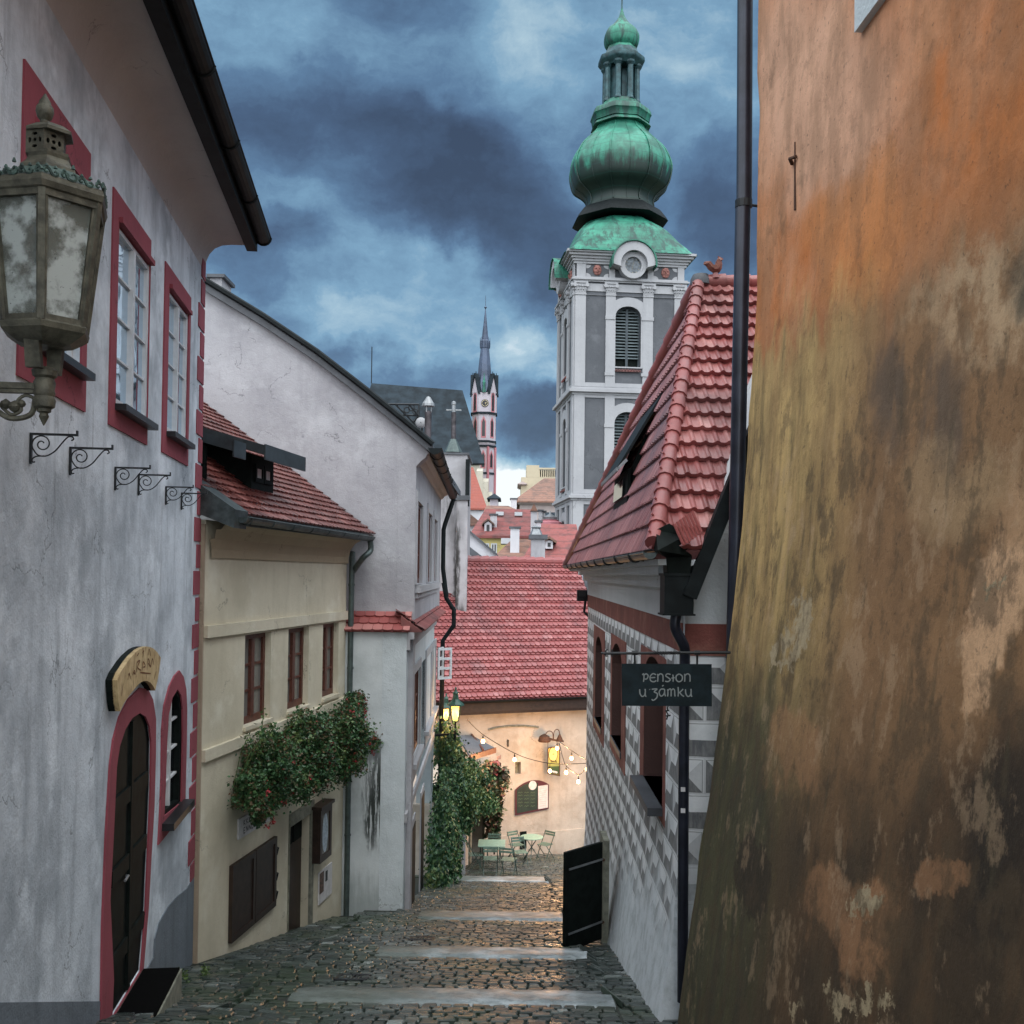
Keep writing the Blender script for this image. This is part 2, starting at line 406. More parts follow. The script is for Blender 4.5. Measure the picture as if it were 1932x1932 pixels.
# ------------------------------------------------------------------ building helpers
def window(W, u0, u1, v0, v1, parent, fm, gm, rec=.12, fw=.05, cols=2, rows=3, name='window', mull=None, bar=.022, label=None):
    """frame with glazing bars set back in the wall, glass as its sub-part"""
    mull = mull or fw*1.2
    f = MB(); a, b = -rec, -rec+.045
    f.wbox(W, u0, u0+fw, v0, v1, a, b); f.wbox(W, u1-fw, u1, v0, v1, a, b)
    f.wbox(W, u0+fw, u1-fw, v0, v0+fw*1.3, a, b); f.wbox(W, u0+fw, u1-fw, v1-fw, v1, a, b)
    iu0, iu1, iv0, iv1 = u0+fw, u1-fw, v0+fw*1.3, v1-fw
    cw = (iu1-iu0-mull*(cols-1))/cols
    for i in range(cols):
        x0 = iu0+i*(cw+mull)
        if i: f.wbox(W, x0-mull, x0, iv0, iv1, a, b+.012)
        for j in range(1, rows):
            y = iv0+(iv1-iv0)*j/rows; f.wbox(W, x0, x0+cw, y-bar/2, y+bar/2, a+.004, b-.012)
    o = f.build(name, fm, parent, label=label)
    g = MB(); g.wbox(W, u0+fw*.5, u1-fw*.5, v0+fw*.5, v1-fw*.5, a-.02, a+.012); g.build('pane', gm, o)
    return o
def surround(W, u0, u1, v0, v1, iu0, iu1, iv0, iv1, parent, m, n=.014, name='window_surround'):
    s = MB(); s.plate(W, [(u0, v0), (u1, v0), (u1, v1), (u0, v1)], 0, n, [[(iu0, iv0), (iu0, iv1), (iu1, iv1), (iu1, iv0)]])
    return s.build(name, m, parent)
def tilefield(mb, P0, U, Vv, N, lim, rows, rh, tw, kind='beaver', th=.022, over=1.08, jit=.35):
    """rows of roof tiles from the eave at P0 up along Vv; lim(v)->(umin,umax)"""
    P0, U, Vv, N = V(P0), V(U).normalized(), V(Vv).normalized(), V(N).normalized()
    for i in range(rows):
        v0 = i*rh; l0 = lim(v0+rh*.5); 
        if l0[1]-l0[0] < .02: continue
        layers = [(0, 0)] if kind != 'crown' else [(0, 0), (.22, .5)]
        for (dv, sh) in layers:
            k0 = int(math.floor(min(lim(v0)[0], l0[0])/tw))-1; k1 = int(math.ceil(max(lim(v0)[1], l0[1])/tw))+1
            for k in range(k0, k1):
                a = (k+(sh if kind == 'crown' else (.5*(i % 2) if kind == 'beaver' else 0)))*tw; b = a+tw
                if b <= l0[0] or a >= l0[1]: continue
                tone = max(0, min(1, .5+RND.gauss(0, jit*.6)))
                dz = RND.uniform(-.003, .003)
                if kind == 'pan':
                    us = [0, .12, .22, .34, .50, .80, 1.0]; hs = [.006, .020, .026, .020, .003, 0, .006]; bl = [0]*7
                else:
                    us = [0.02, .14, .5, .86, .98]; hs = [0, 0, 0, 0, 0]; bl = [.30, .08, 0, .08, .30]
                    if kind == 'beaver': bl = [.14, .04, 0, .04, .14]
                low, top, bot = [], [], []
                for q, h, e in zip(us, hs, bl):
                    vb = v0+dv*rh+e*tw; vt = v0+rh*over+dv*rh*.3
                    lb = lim(min(vb, rows*rh)); lt = lim(min(vt, rows*rh-1e-3))
                    ub = max(lb[0], min(lb[1], a+q*tw)); ut = max(lt[0], min(lt[1], a+q*tw))
                    base = th*(2.1 if dv else 1.0)
                    low.append(P0+U*ub+Vv*vb+N*(base+th+h+dz)); bot.append(P0+U*ub+Vv*vb+N*(base-th*.55+h*.6+dz)); top.append(P0+U*ut+Vv*vt+N*(h*.8+.004))
                for j in range(len(us)-1):
                    mb.face([low[j], low[j+1], top[j+1], top[j]], tone)
                    mb.face([bot[j], bot[j+1], low[j+1], low[j]], tone*.6)
def gutter(mb, a, b, r=.07, seg=8, wall=.006, N=None):
    """half round channel open upwards between a and b"""
    a, b = V(a), V(b); d = (b-a).normalized(); s = d.cross(V((0, 0, 1))).normalized()
    P = []
    for p in (a, b):
        P.append([p+s*r*cos(pi+pi*k/seg)+V((0, 0, r*sin(pi+pi*k/seg))) for k in range(seg+1)])
    for k in range(seg):
        mb.face([P[0][k], P[0][k+1], P[1][k+1], P[1][k]])
        mb.face([q+V((0, 0, wall)) for q in (P[1][k], P[1][k+1], P[0][k+1], P[0][k])])
    for p in (P[0], P[1]): mb.face(p)
    for k in (0, seg): mb.tube([P[0][k], P[1][k]], .009, 6)
STK = [0]
def stroke(mb, W, pts, w=.006, n0=.0, n1=.004, k=5):
    """brush stroke along uv points on wall W"""
    L = smoothline(pts, k); STK[0] = (STK[0]+1) % 23; n1 += STK[0]*.00007; prev = None
    for i in range(len(L)):
        d = L[min(i+1, len(L)-1)]-L[max(i-1, 0)]
        if d.length < 1e-6: continue
        d.normalize(); q = V((-d.y, d.x, 0))*w/2*(.75 if i in (0, len(L)-1) else 1); cur = (W.P(*(L[i]-q).xy, n1), W.P(*(L[i]+q).xy, n1))
        if prev: mb.face([prev[0], cur[0], cur[1], prev[1]])
        prev = cur

def foliage(mb, centers, n, size, tones=(0, 1), droop=.3, stemdir=None):
    """centers: [(c, rx, ry, rz, weight)]; leaf-sized folded faces through the volume, clumped"""
    tot = sum(c[4] for c in centers)
    for (c, rx, ry, rz, w) in centers:
        clumps = []
        for k in range(max(6, int(26*w/tot*len(centers)))):
            while True:
                q = V((RND.uniform(-1, 1), RND.uniform(-1, 1), RND.uniform(-1, 1)))
                if .25 < q.length <= 1: break
            clumps.append((q*.92, RND.gauss(0, .22)))
        for i in range(int(n*w/tot)):
            (q, ct) = RND.choice(clumps); sp = .20
            p = V((q.x+RND.gauss(0, sp), q.y+RND.gauss(0, sp), q.z+RND.gauss(0, sp)))
            P = V(c)+V((p.x*rx, p.y*ry, p.z*rz))
            s = size*RND.uniform(.6, 1.35)
            d = V((RND.gauss(0, 1), RND.gauss(0, 1), RND.gauss(-droop, .7))).normalized()
            e = d.orthogonal().normalized(); ang = RND.uniform(0, 2*pi); e = (Matrix.Rotation(ang, 3, d) @ e)
            f = d.cross(e)*.25
            tn = max(0, min(1, RND.uniform(*tones)+ct))
            mb.face([P, P+d*s*.45+e*s*.34+f*s*.4, P+d*s, P+d*s*.45-e*s*.34+f*s*.4], tn)
def leafmat(name, stops, rough=.45):
    m, t, b = newmat(name)
    a = t.new('ShaderNodeAttribute', attribute_name='tone').outputs['Fac']
    c = t.ramp(a, stops); t.put(b.inputs['Base Color'], c); b.inputs['Roughness'].default_value = rough
    b.inputs['Subsurface Weight'].default_value = 0
    return m
M['leaf_planter'] = leafmat('planter_leaves', [(0, (.018, .060, .022)), (.35, (.035, .10, .035)), (.62, (.07, .15, .05)), (.70, (.14, .06, .03)), (.76, (.05, .11, .04)), (.96, (.06, .15, .05)), (.985, (.05, .12, .04)), (1, (.11, .075, .035))])
M['leaf_vine'] = leafmat('vine_leaves', [(0, (.012, .045, .018)), (.5, (.035, .10, .035)), (.85, (.09, .16, .05)), (1, (.16, .20, .07))])
M['leaf_oleander'] = leafmat('dark_leaves', [(0, (.02, .045, .02)), (.6, (.05, .08, .035)), (.8, (.16, .03, .035)), (1, (.20, .17, .10))])
M['weed'] = leafmat('weed_leaves', [(0, (.05, .10, .03)), (1, (.12, .18, .05))])

# ------------------------------------------------------------------ street
g = MB()
xs = [-4.6, -3.4, -2.6, -2.4, -2.395, -1.5, -.5, .3, .995, 1.0, 1.6, 2.6, 4.6]
ys = [-2, 1, 3, 5, 5.001]
for e, s in EDG: ys += [ys[-1]+(s-ys[-1])*.5, s, e-.0005, e+.0005]
ys += [28, 31, 34, 38, 60]
for i in range(len(xs)-1):
    for j in range(len(ys)-1):
        q = [(xs[i], ys[j]), (xs[i+1], ys[j]), (xs[i+1], ys[j+1]), (xs[i], ys[j+1])]
        g.face([(x, y, zg(x, y)-.012) for x, y in q])
struct(g.build('street', M['grout'], fix=True))
g = MB(); RC = random.Random(5)
def cobble(mb, x0, x1, y0, y1, rc=RC, rot=0):
    g_ = .007; x0 += g_; x1 -= g_; y0 += g_; y1 -= g_
    cx, cy = (x0+x1)/2, (y0+y1)/2; h = rc.uniform(.000, .016); z = zg(cx, cy)
    sx, sy = (zg(cx+.03, cy)-zg(cx-.03, cy))/.06*.5, (zg(cx, cy+.02)-zg(cx, cy-.02))/.04
    if abs(sy) > .6: sy = -.231
    sx += rc.uniform(-.05, .05); sy += rc.uniform(-.06, .06)
    J = [(rc.uniform(-.010, .010), rc.uniform(-.008, .008)) for _ in range(4)]
    c = [(x0, y0), (x1, y0), (x1, y1), (x0, y1)]; c = [(a+j[0], b+j[1]) for (a, b), j in zip(c, J)]
    Z = lambda a, b: z+(a-cx)*sx+(b-cy)*sy
    n = len(mb.v)
    for (ins, hh) in ((0, -.03), (.004, h+.002), (.016, h+.014)):
        for a, b in c:
            d = hypot(a-cx, b-cy); k = 1-ins/d; A, B = cx+(a-cx)*k, cy+(b-cy)*k
            mb.v.append((A, B, Z(A, B)+hh))
    tn = max(0, min(1, rc.gauss(.42, .22)))
    for r in (0, 4):
        for k in range(4):
            k2 = (k+1) % 4; mb.f.append((n+r+k, n+r+k2, n+r+4+k2, n+r+4+k)); mb.t.append(tn)
    mb.f.append((n+8, n+9, n+10, n+11)); mb.t.append(tn)
def leftedge(y): return -3.56-.13*(y-11.2)-.02 if y < 11.25 else min(-3.40+.115*(y-11.3), -1.2) if y < 16.5 else (-1.75 if y < 25 else -2.3)
XLS = dict(zip([q[1] for q in EDG], (-2.0, -1.98, -1.55, -1.42, -1.25)))
y = 5.2
while y < 36:
    rh = RC.uniform(.085, .125) if y < 20 else RC.uniform(.10, .14)
    slab = any(s-.02 < y+rh*.5 < e+.01 for e, s in EDG)
    if slab:
        e, s = [q for q in EDG if q[1]-.02 < y+rh*.5 < q[0]+.01][0]
        xl = XLS[s]; xr = .97
    x = leftedge(y)-.1
    while x < 2.1:
        w = RC.uniform(.10, .19)
        if x > .86 and y < 26: w = RC.uniform(.13, .24)
        if x < -1.9: w = RC.uniform(.12, .22)
        if not (slab and x+w*.5 > xl and x+w*.5 < xr+.0): cobble(g, x, x+w, y, y+rh)
        x += w
    y += rh
struct(g.build('street_cobbles', M['cobble'], fix=False))
for (e, s), xl in zip(EDG, (-2.0, -1.95, -1.55, -1.42, -1.25)):
    g = MB(); x = xl
    while x < .93:
        x2 = .97
        z = lambda a, b: zg(a, b)+.020
        n_ = 26; xs_ = [xl+(x2-xl)*i/n_ for i in range(n_+1)]; lo_ = [s+RC.uniform(-.03, .03) for _ in xs_]; hi_ = [e-.004-abs(RC.gauss(0, .012)) for _ in xs_]
        lo_[0] += .12; hi_[0] -= .10
        jz = [[RC.uniform(-.006, .006) for _ in range(4)] for _ in xs_]
        for i in range(n_):
            for j in range(3):
                q = []
                for (k, m_) in ((i, j), (i+1, j), (i+1, j+1), (i, j+1)):
                    yy = lo_[k]+(hi_[k]-lo_[k])*m_/3; q.append((xs_[k], yy, z(xs_[k], min(yy, e-.001))+jz[k][m_]-(.012 if m_ in (0, 3) else 0)))
                g.face(q)
            for (A_, m_) in ((lo_, 0), (hi_, 3)):
                a_, b_ = (xs_[i], A_[i]), (xs_[i+1], A_[i+1]); za = z(a_[0], min(a_[1], e-.001))+jz[i][m_]-.012; zb = z(b_[0], min(b_[1], e-.001))+jz[i+1][m_]-.012
                g.face([(*a_, za), (*b_, zb), (*b_, zb-.15), (*a_, za-.15)])
        x = x2
    struct(g.build('street_step', M['slab'], smooth='all'))
# far terrain
g = MB(); 
for i in range(14):
    for j in range(16):
        X0, X1 = -700+100*i, -600+100*i; Y0, Y1 = [38+8*j*j*.9, 38+8*(j+1)*(j+1)*.9]
        hh = lambda x, y: -16 - min(14, (y-38)*.14) + 6*sin(x*.011)*min(1, (y-38)/500)
        g.face([(X0, Y0, hh(X0, Y0)), (X1, Y0, hh(X1, Y0)), (X1, Y1, hh(X1, Y1)), (X0, Y1, hh(X0, Y1))])
struct(g.build('terrain', M['terrain'], smooth='all'))
# drain grates
for (px, py, w, lab) in ((665, 1848, .30, 'square iron drain grate in the cobbles below the cream house'), (796, 1774, .30, 'square iron drain grate in the cobbles beside the third stone step')):
    p = hitg(px, py); t_ = thing('drain_grate', lab, 'drain grate', (p.x, p.y, p.z+.01), 'drain grates in the street')
    f = MB(); s_ = -.231
    def zz_(y): return p.z+.014+s_*(y-p.y)
    for k in range(9):
        x = p.x-w/2+w*k/8; f.bar((x, p.y-w/2, zz_(p.y-w/2)), (x, p.y+w/2, zz_(p.y+w/2)), .016, .02)
    f.build('bars', M['metal_dark'], t_)
    f = MB()
    for a, b in (((-1, -1), (1, -1)), ((1, -1), (1, 1)), ((1, 1), (-1, 1)), ((-1, 1), (-1, -1))):
        f.bar((p.x+a[0]*w/2, p.y+a[1]*w/2, zz_(p.y+a[1]*w/2)), (p.x+b[0]*w/2, p.y+b[1]*w/2, zz_(p.y+b[1]*w/2)), .04, .03)
    f.build('grate_rim', M['metal_dark'], t_)

# ================================================================== LEFT HOUSE
WL = Wall(-3.56, 11.2, -.13, 1)
LH = thing('corner_house', 'tall lime-washed house with red painted window surrounds and red corner blocks on the left', 'house', (-4.0, 9, -4))
rc = lambda *a: a
# opening rects (uv)
W0o = WL.rect(c1(143, 368), c2(525, 868)); 
W1o = WL.rect((212, 352), (275, 840)); W2o = WL.rect(c1(1032, 1637), c2(1172, 1207))
W1i = WL.rect(c1(738, 1372), c2(917, 925)); W2i = WL.rect(c1(1056, 1770), c2(1162, 1080))
W0i = (W0o[0]+.22, W0o[1]-.12, W0o[2]+.26, W0o[3]-.22)
W0i = (W0o[0]+.20, W0o[1]-.12, WL.uv(*[c2(500, 640)])[1]-.03, W0o[3]-.26)
W1i = (W1i[0], W1i[1], WL.uv(c2(705, 800))[1]-.06, WL.uv(c1(738, 1372))[1])
W2i = (W2i[0], W2i[1], WL.uv(c2(1035, 985))[1]-.05, WL.uv(c1(1056, 1790))[1])
door_out = [(185, 1990), (187, 1932)] + [c3(*p) for p in ((440, 1500), (456, 1100), (474, 800), (488, 690), (515, 590), (555, 512), (605, 463), (640, 470), (662, 515), (675, 600), (674, 760), (668, 980), (655, 1200), (643, 1420), (620, 1690))] 
door_in = [(205, 1990), (208, 1932)] + [c3(*p) for p in ((468, 1400), (484, 1100), (498, 800), (512, 710), (538, 635), (570, 585), (605, 563), (632, 578), (650, 620), (658, 690), (656, 900), (645, 1150), (632, 1450), (612, 1690))]
do = [WL.uv(p) for p in door_out]; di = [WL.uv(p) for p in door_in]
vb = WL.uv(c3(615, 1690))[1]
do[0] = (do[0][0], vb-.05); do[1] = (do[1][0], vb+.3); di[0] = (di[0][0], vb); di[1] = (di[1][0], vb+.3)
do[-1] = (do[-1][0], vb-.05); di[-1] = (di[-1][0], vb)
aw_out = WL.poly(c3, [(686, 1150), (694, 1000), (700, 850), (702, 650), (712, 540), (735, 455), (757, 410), (778, 387), (797, 415), (808, 470), (812, 560), (809, 750), (803, 1005)])
aw_in = WL.poly(c3, [(707, 1035), (713, 900), (720, 700), (728, 580), (745, 505), (771, 465), (788, 490), (796, 550), (797, 700), (791, 965)])
hol = [[(r[0], r[2]), (r[0], r[3]), (r[1], r[3]), (r[1], r[2])] for r in (W0i, W1i, W2i)] + [di, aw_in]
far_v = lambda y: WL.uv((WL_x(y), y))
WTOP = 3.5
UEL = .46
w = MB(); w.plate(WL, [(-17, -7.5), (UEL, -7.5), (UEL, WTOP), (-17, WTOP)], -6, 0, hol, rev=.14)
w.wbox(WL, -17, UEL, -7.5, WTOP+1, -6.2, -6)
w.build('wall', M['plaster_left'], LH)
# cove and soffit
cp = [(0, WTOP-.02), (.015, WTOP+.10), (.05, WTOP+.19), (.11, WTOP+.26), (.19, WTOP+.30), (.30, WTOP+.315), (.54, WTOP+.32)]
w = MB()
for i in range(len(cp)-1):
    (n0, v0), (n1, v1) = cp[i], cp[i+1]
    w.face([WL.P(-17, v0, n0), WL.P(UEL, v0, n0), WL.P(UEL, v1, n1), WL.P(-17, v1, n1)])
for uu in (-17, UEL):
    w.face([WL.P(uu, v, n) for n, v in cp]+[WL.P(uu, WTOP+.5, .54), WL.P(uu, WTOP+.5, -.5), WL.P(uu, WTOP-.02, -.5)])
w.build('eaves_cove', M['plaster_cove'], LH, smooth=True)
w = MB(); w.wbox(WL, -17, UEL+.03, WTOP+.26, WTOP+.50, .47, .59)
w.hexa([WL.P(-17, WTOP+.50, .62), WL.P(UEL+.05, WTOP+.50, .62), WL.P(UEL+.05, WTOP+3.2, -4), WL.P(-17, WTOP+3.2, -4),
        WL.P(-17, WTOP+.56, .62), WL.P(UEL+.05, WTOP+.56, .62), WL.P(UEL+.05, WTOP+3.26, -4), WL.P(-17, WTOP+3.26, -4)])
w.build('roof', M['gutter_dark'], LH)
w = MB(); gutter(w, WL.P(-17, WTOP+.42, .66), WL.P(UEL+.05, WTOP+.42, .66), .085)
for k in range(9): 
    u = UEL-1.35*k; w.tube([WL.P(u, WTOP+.42+.092*sin(t_), .66+.092*cos(t_)) for t_ in frange(pi, 2*pi, 8)], .010, 5)
w.build('gutter', M['gutter_dark'], LH)
for (o, i_, nm) in ((W0o, W0i, 0), (W1o, W1i, 1), (W2o, W2i, 2)):
    surround(WL, o[0], o[1], o[2], o[3], i_[0], i_[1], i_[2], i_[3], LH, M['red_paint'])
    wn = window(WL, i_[0], i_[1], i_[2]+.06, i_[3]-.05, LH, M['white_paint'], M['glass_sky'], rec=.05 if nm else .09, fw=.034, cols=2, rows=4 if nm else 3, mull=.06, bar=.016)
    s = MB(); s.wbox(WL, i_[0]-.02, i_[1]+.03, i_[2]+.0, i_[2]+.05, -.14, .10); s.build('sill', M['metal_dark'], wn)
    s = MB(); s.wbox(WL, i_[0]-.01, i_[1]+.03, i_[3]-.03, i_[3]+.012, -.10, .045); s.build('drip_ledge', M['red_paint'], wn)
# arched door
umm = sum(p[0] for p in di)/len(di); di_s = [(umm+(p[0]-umm)*.95, p[1]-(.02 if p[1] > vb+1 else 0)) for p in di]
s = MB(); s.plate(WL, do, 0, .016, [di_s]); s.build('door_surround', M['red_paint'], LH)
dz = MB(); dz.plate(WL, di, -.13, -.014)
um = sum(p[0] for p in di)/len(di); u0d, u1d = min(p[0] for p in di), max(p[0] for p in di); umd = (u0d+u1d)/2
dr = dz.build('door', M['wood_black'], LH)
s = MB(); s.wbox(WL, umd-.04, umd+.04, vb+.02, max(p[1] for p in di)-.06, -.014, .012)
for vv in (vb+.35, vb+1.05, vb+1.62): 
    s.wbox(WL, u0d+.12, umd-.06, vv, vv+.13, -.014, .008); s.wbox(WL, umd+.06, u1d-.13, vv, vv+.13, -.014, .008)
s.build('door_rail', M['wood_black'], dr)
s = MB(); s.tube([WL.P(umd-.09, vb+1.0, -.045), WL.P(umd-.09, vb+1.0, .01), WL.P(umd-.2, vb+.99, .01)], .011); s.build('handle', M['bright_metal'], dr)
# arched window
uc = sum(p[0] for p in aw_in)/len(aw_in); vc = sum(p[1] for p in aw_in)/len(aw_in)
s = MB(); s.plate(WL, aw_out, 0, .016, [[(uc+(p[0]-uc)*.9, vc+(p[1]-vc)*.98) for p in aw_in]]); s.build('window_surround', M['red_paint'], LH)
uc = sum(p[0] for p in aw_in)/len(aw_in); vc = sum(p[1] for p in aw_in)/len(aw_in)
inn = [(uc+(p[0]-uc)*.80, vc+(p[1]-vc)*.93) for p in aw_in]
s = MB(); s.plate(WL, aw_in, -.08, -.006, [inn]); aw = s.build('arched_window', M['wood_black'], LH)
s = MB(); s.plate(WL, aw_in, -.13, -.065); s.build('pane', M['glass_dark'], aw)
va0, va1 = min(p[1] for p in inn), max(p[1] for p in inn); ua0, ua1 = min(p[0] for p in inn), max(p[0] for p in inn)
s = MB(); s.wbox(WL, uc-.02, uc+.02, va0, va1-.02, -.064, -.025)
for k in (1, 2, 3): s.wbox(WL, ua0+.01, ua1-.01, va0+(va1-va0)*k/4-.01, va0+(va1-va0)*k/4+.01, -.064, -.035)
s.build('glazing_bars', M['white_paint'], aw)
s = MB(); s.wbox(WL, ua0+.05, uc-.03, va0+.07, va0+.36, -.064, -.058); s.build('note_sheet', M['paper'], aw)
sl = WL.rect(c3(700, 1035), c3(812, 985)); 
s = MB(); s.wbox(WL, min(p[0] for p in aw_in)-.06, max(p[0] for p in aw_in)+.06, va0-.10, va0-.03, -.1, .13); s.build('sill', M['metal_dark'], aw)
# quoins
q = MB(); v = WL.uv(c1(1300, 1640))[1]; k = 0
vend = WL.uv(c3(815, 1335))[1]
ph = .303
v = WL.uv((383, 583))[1]+ph
v0q = v
while v > vend:
    wq = .36 if k % 2 else .21
    if k == 0: wq = .22
    q.wbox(WL, UEL-wq-.012*RND.random(), UEL+.002, max(v-ph+.035, vend), v, 0, .013)
    v -= ph; k += 1
q.wbox(WL, UEL-.22, UEL+.002, v0q+.035, v0q+.50, 0, .013)
q.build('corner_blocks', M['red_paint'], LH)
# plinth
s = MB(); pl = WL.poly(c3, [(640, 1688), (668, 1640), (672, 1560), (690, 1490), (730, 1420), (770, 1375), (812, 1342)])
ue = UEL
s.plate(WL, [(pl[0][0], -4.6)]+pl+[(ue-.002, pl[-1][1]), (ue-.002, -4.6)], 0, .010)
ul = WL.uv((186, 1932))[0]; vl = WL.uv((184, 1893))[1]; va_ = WL.uv((2, 1891)); kk = (vl-va_[1])/(ul-va_[0])
s.plate(WL, [(-8.5, vl+kk*(-8.5-ul)), (ul-.005, vl), (ul-.005, -4.6), (-8.5, -4.6)], 0, .010)
s.build('plinth', M['grey_plinth'], LH)
# threshold slab and mat
A, B = WL.uv(c3(470, 1932)), WL.uv(c3(612, 1692))
s = MB(); s.wbox(WL, A[0]-2.6, B[0]+.02, vb-1.0, vb-.012, .016, .36); s.build('doorstep', M['stone_frame'], LH)
mt = MB(); mt.wbox(WL, A[0]-2.5, B[0]-.0, vb-.010, vb+.010, .03, .345)
tag(mt.build('doormat', M['black_mat']), 'long black rubber mat on the raised step of the arched black door', 'doormat')

# carved board over the door
bd = [(275, 885), (330, 745), (400, 640), (470, 530), (560, 420), (680, 310), (760, 268), (830, 250), (900, 262), (960, 290), (1030, 360), (1095, 462), (1060, 740), (1030, 900), (990, 1080), (960, 1010), (900, 930), (840, 900), (790, 895), (730, 920), (660, 980), (560, 1100), (460, 1230), (400, 1320), (330, 1470), (300, 1300), (285, 1100)]
bu = WL.poly(cS, bd, .09)
NB = .09
m, t, b = newmat('carved_pale_wood'); p = pos(t)
c = t.mix(t.mr(t.noise(p, 9, 8), .35, .7), (.46, .33, .16), (.62, .47, .25)); c = t.mix(t.math('MULTIPLY', t.mr(t.noise(t.scale(p, (9, 9, 3)), 2.5, 8, .7), .52, .66), .7), c, (.20, .09, .03))
t.put(b.inputs['Base Color'], c); b.inputs['Roughness'].default_value = .6; M['board'] = m
TS = thing('wooden_sign', 'arched pale carved wooden sign board above the black arched door', 'sign', tuple(WL.P(bu[12][0], bu[-4][1], 0)))
s = MB(); s.plate(WL, bu, .05, NB); s.build('board', M['board'], TS)
s = MB(); s.plate(WL, bu, .002, .055, back=True); s.build('backing', M['wood_black'], TS)
s = MB()
for L in ([(470, 880), (490, 760), (520, 860), (500, 740)], [(560, 790), (590, 700), (610, 770), (580, 740)], [(640, 740), (640, 560), (700, 520), (650, 640), (720, 700)], [(740, 700), (760, 540), (800, 620), (760, 640)], [(830, 690), (850, 480), (900, 640), (850, 560)], [(900, 640), (930, 480), (960, 600)],
          [(640, 430), (680, 370)], [(740, 380), (770, 330), (750, 460)], [(850, 420), (870, 300), (900, 430)], [(960, 880), (1000, 720)], [(350, 1180), (380, 950)], [(700, 740), (900, 760)]):
    stroke(s, WL, WL.poly(cS, L, NB), .012, n1=NB+.002)
s.build('faded_lettering', simple('faded_brown', (.16, .06, .02), .7), TS)

# scroll brackets
def spiral(c0, r0, r1, a0, a1, n):
    return [(c0[0]+(r0+(r1-r0)*i/(n-1))*cos(radians(a0+(a1-a0)*i/(n-1))), c0[1]+(r0+(r1-r0)*i/(n-1))*sin(radians(a0+(a1-a0)*i/(n-1)))) for i in range(n)]
def bracket(name, label, group):
    t_ = thing(name, label, 'bracket', (0, 0, 0), group)       # local: X out from the wall, Z up, unit size .30
    T = lambda L: [(x, 0, z) for x, z in L]
    s = MB(); s.box(.0, .013, -.012, .012, -.205, .0); s.build('back_bar', M['metal_dark'], t_)
    s = MB(); s.box(.013, .30, -.011, .011, -.014, .0); s.box(.289, .30, -.011, .011, 0, .022); s.build('arm', M['metal_dark'], t_)
    s = MB()
    s.tube(T(spiral((.075, -.072), .066, .012, 215, -330, 40)), .0048, 6)
    s.tube(T([(p.x, p.y) for p in smoothline([(.022, -.11), (.05, -.145), (.10, -.150), (.155, -.118), (.20, -.062), (.235, -.022), (.262, -.018), (.272, -.034), (.258, -.044)], 5)]), .0048, 6)
    s.tube(T([(p.x, p.y) for p in smoothline([(.09, -.150), (.04, -.155), (.016, -.172), (.018, -.192), (.034, -.190)], 5)]), .0046, 6)
    s.build('scroll', M['metal_dark'], t_)
    return t_
BR = [((187, 997), (490, 1000), 'nearest the lantern'), ((435, 1085), (708, 1085), 'second from the lantern'), ((718, 1210), (943, 1210), 'third from the lantern, overlapped by its neighbour'),
      ((865, 1255), (1070, 1255), 'fourth from the lantern, below the middle window'), ((1037, 1332), (1217, 1332), 'second from the red corner blocks'), ((1135, 1372), (1300, 1372), 'closest to the red corner blocks')]
ords = ['first and largest of the row', 'second', 'third', 'fourth', 'fifth', 'sixth']
b0 = None
for i, (a, e, wd) in enumerate(BR):
    pa = WL.P(*WL.uv(c2(*a)), .003); lab = 'black wrought-iron scroll bracket on the lime-washed wall, '+wd
    o = bracket('scroll_bracket', lab, 'empty scroll brackets on the lime-washed wall') if b0 is None else copy_tree(b0)
    if b0 is None: b0 = o
    o.location = pa; o['label'] = lab
    o.rotation_euler = (0, 0, atan2(WL.N.y, WL.N.x))
    # arm length from the photograph: find the reach along the wall normal
    tgt = c2(*e); best = min(((abs((lambda q: CX+FPX*(q.dot(_R))/(q.dot(_F)))(pa+WL.N*d)-tgt[0])), d) for d in frange(.15, .6, 60))
    sc = max(.24, min(.34, best[1]))/.30; o.scale = (sc, sc, sc)

# weeds by the corner
p = hitg(348, 1850)
s = MB(); 
for k in range(8):
    s_p = V((p.x+RND.uniform(-.12, .22), p.y+RND.uniform(-.25, .25), zg(p.x, p.y)+.02))
    foliage(s, [(s_p, .05, .05, RND.uniform(.03, .09), 1)], 45, .035, droop=-.5)
tag(s.build('weeds', M['weed'], fix=False), 'tuft of green weeds at the foot of the red-blocked house corner', 'weeds')

# ================================================================== CREAM HOUSE
WC = Wall(-3.568, 11.72, .148, 1)
CHs = thing('cream_house', 'cream rendered house with three brown windows, flower box and small tiled roof', 'house', (-4, 13, -4.5))
UE = (17.0-11.72)/WC.D.y
wr = [WC.rect(c4(492, 808), c4(655, 1400)), WC.rect(c4(780, 768), c4(908, 1270)), WC.rect(c4(1010, 733), c4(1106, 1200))]
vt = [WC.uv(c4(490, 808))[1], WC.uv(c4(780, 770))[1], WC.uv(c4(1010, 738))[1]]; vbm = [WC.uv(c4(475, 1440))[1], WC.uv(c4(765, 1330))[1], WC.uv(c4(1000, 1232))[1]]
VT, VB = sum(vt)/3, sum(vbm)/3
wr = [(r[0], r[1], VB, VT) for r in wr]
dA = WC.uv(cD(782, 505)); dB = WC.uv(cD(1040, 345)); 
dop = (WC.uv(cD(785, 1000))[0], WC.uv(cD(1040, 900))[0], -5.6, dA[1])
eY = WC.uv(c4(240, 293))[1]; EAV = WC.uv(c4(700, 250))[1]
print('cream', VT, VB, eY, EAV, dop, wr)
holes = [[(r[0], r[2]), (r[0], r[3]), (r[1], r[3]), (r[1], r[2])] for r in wr+[dop]]
GZ = .60
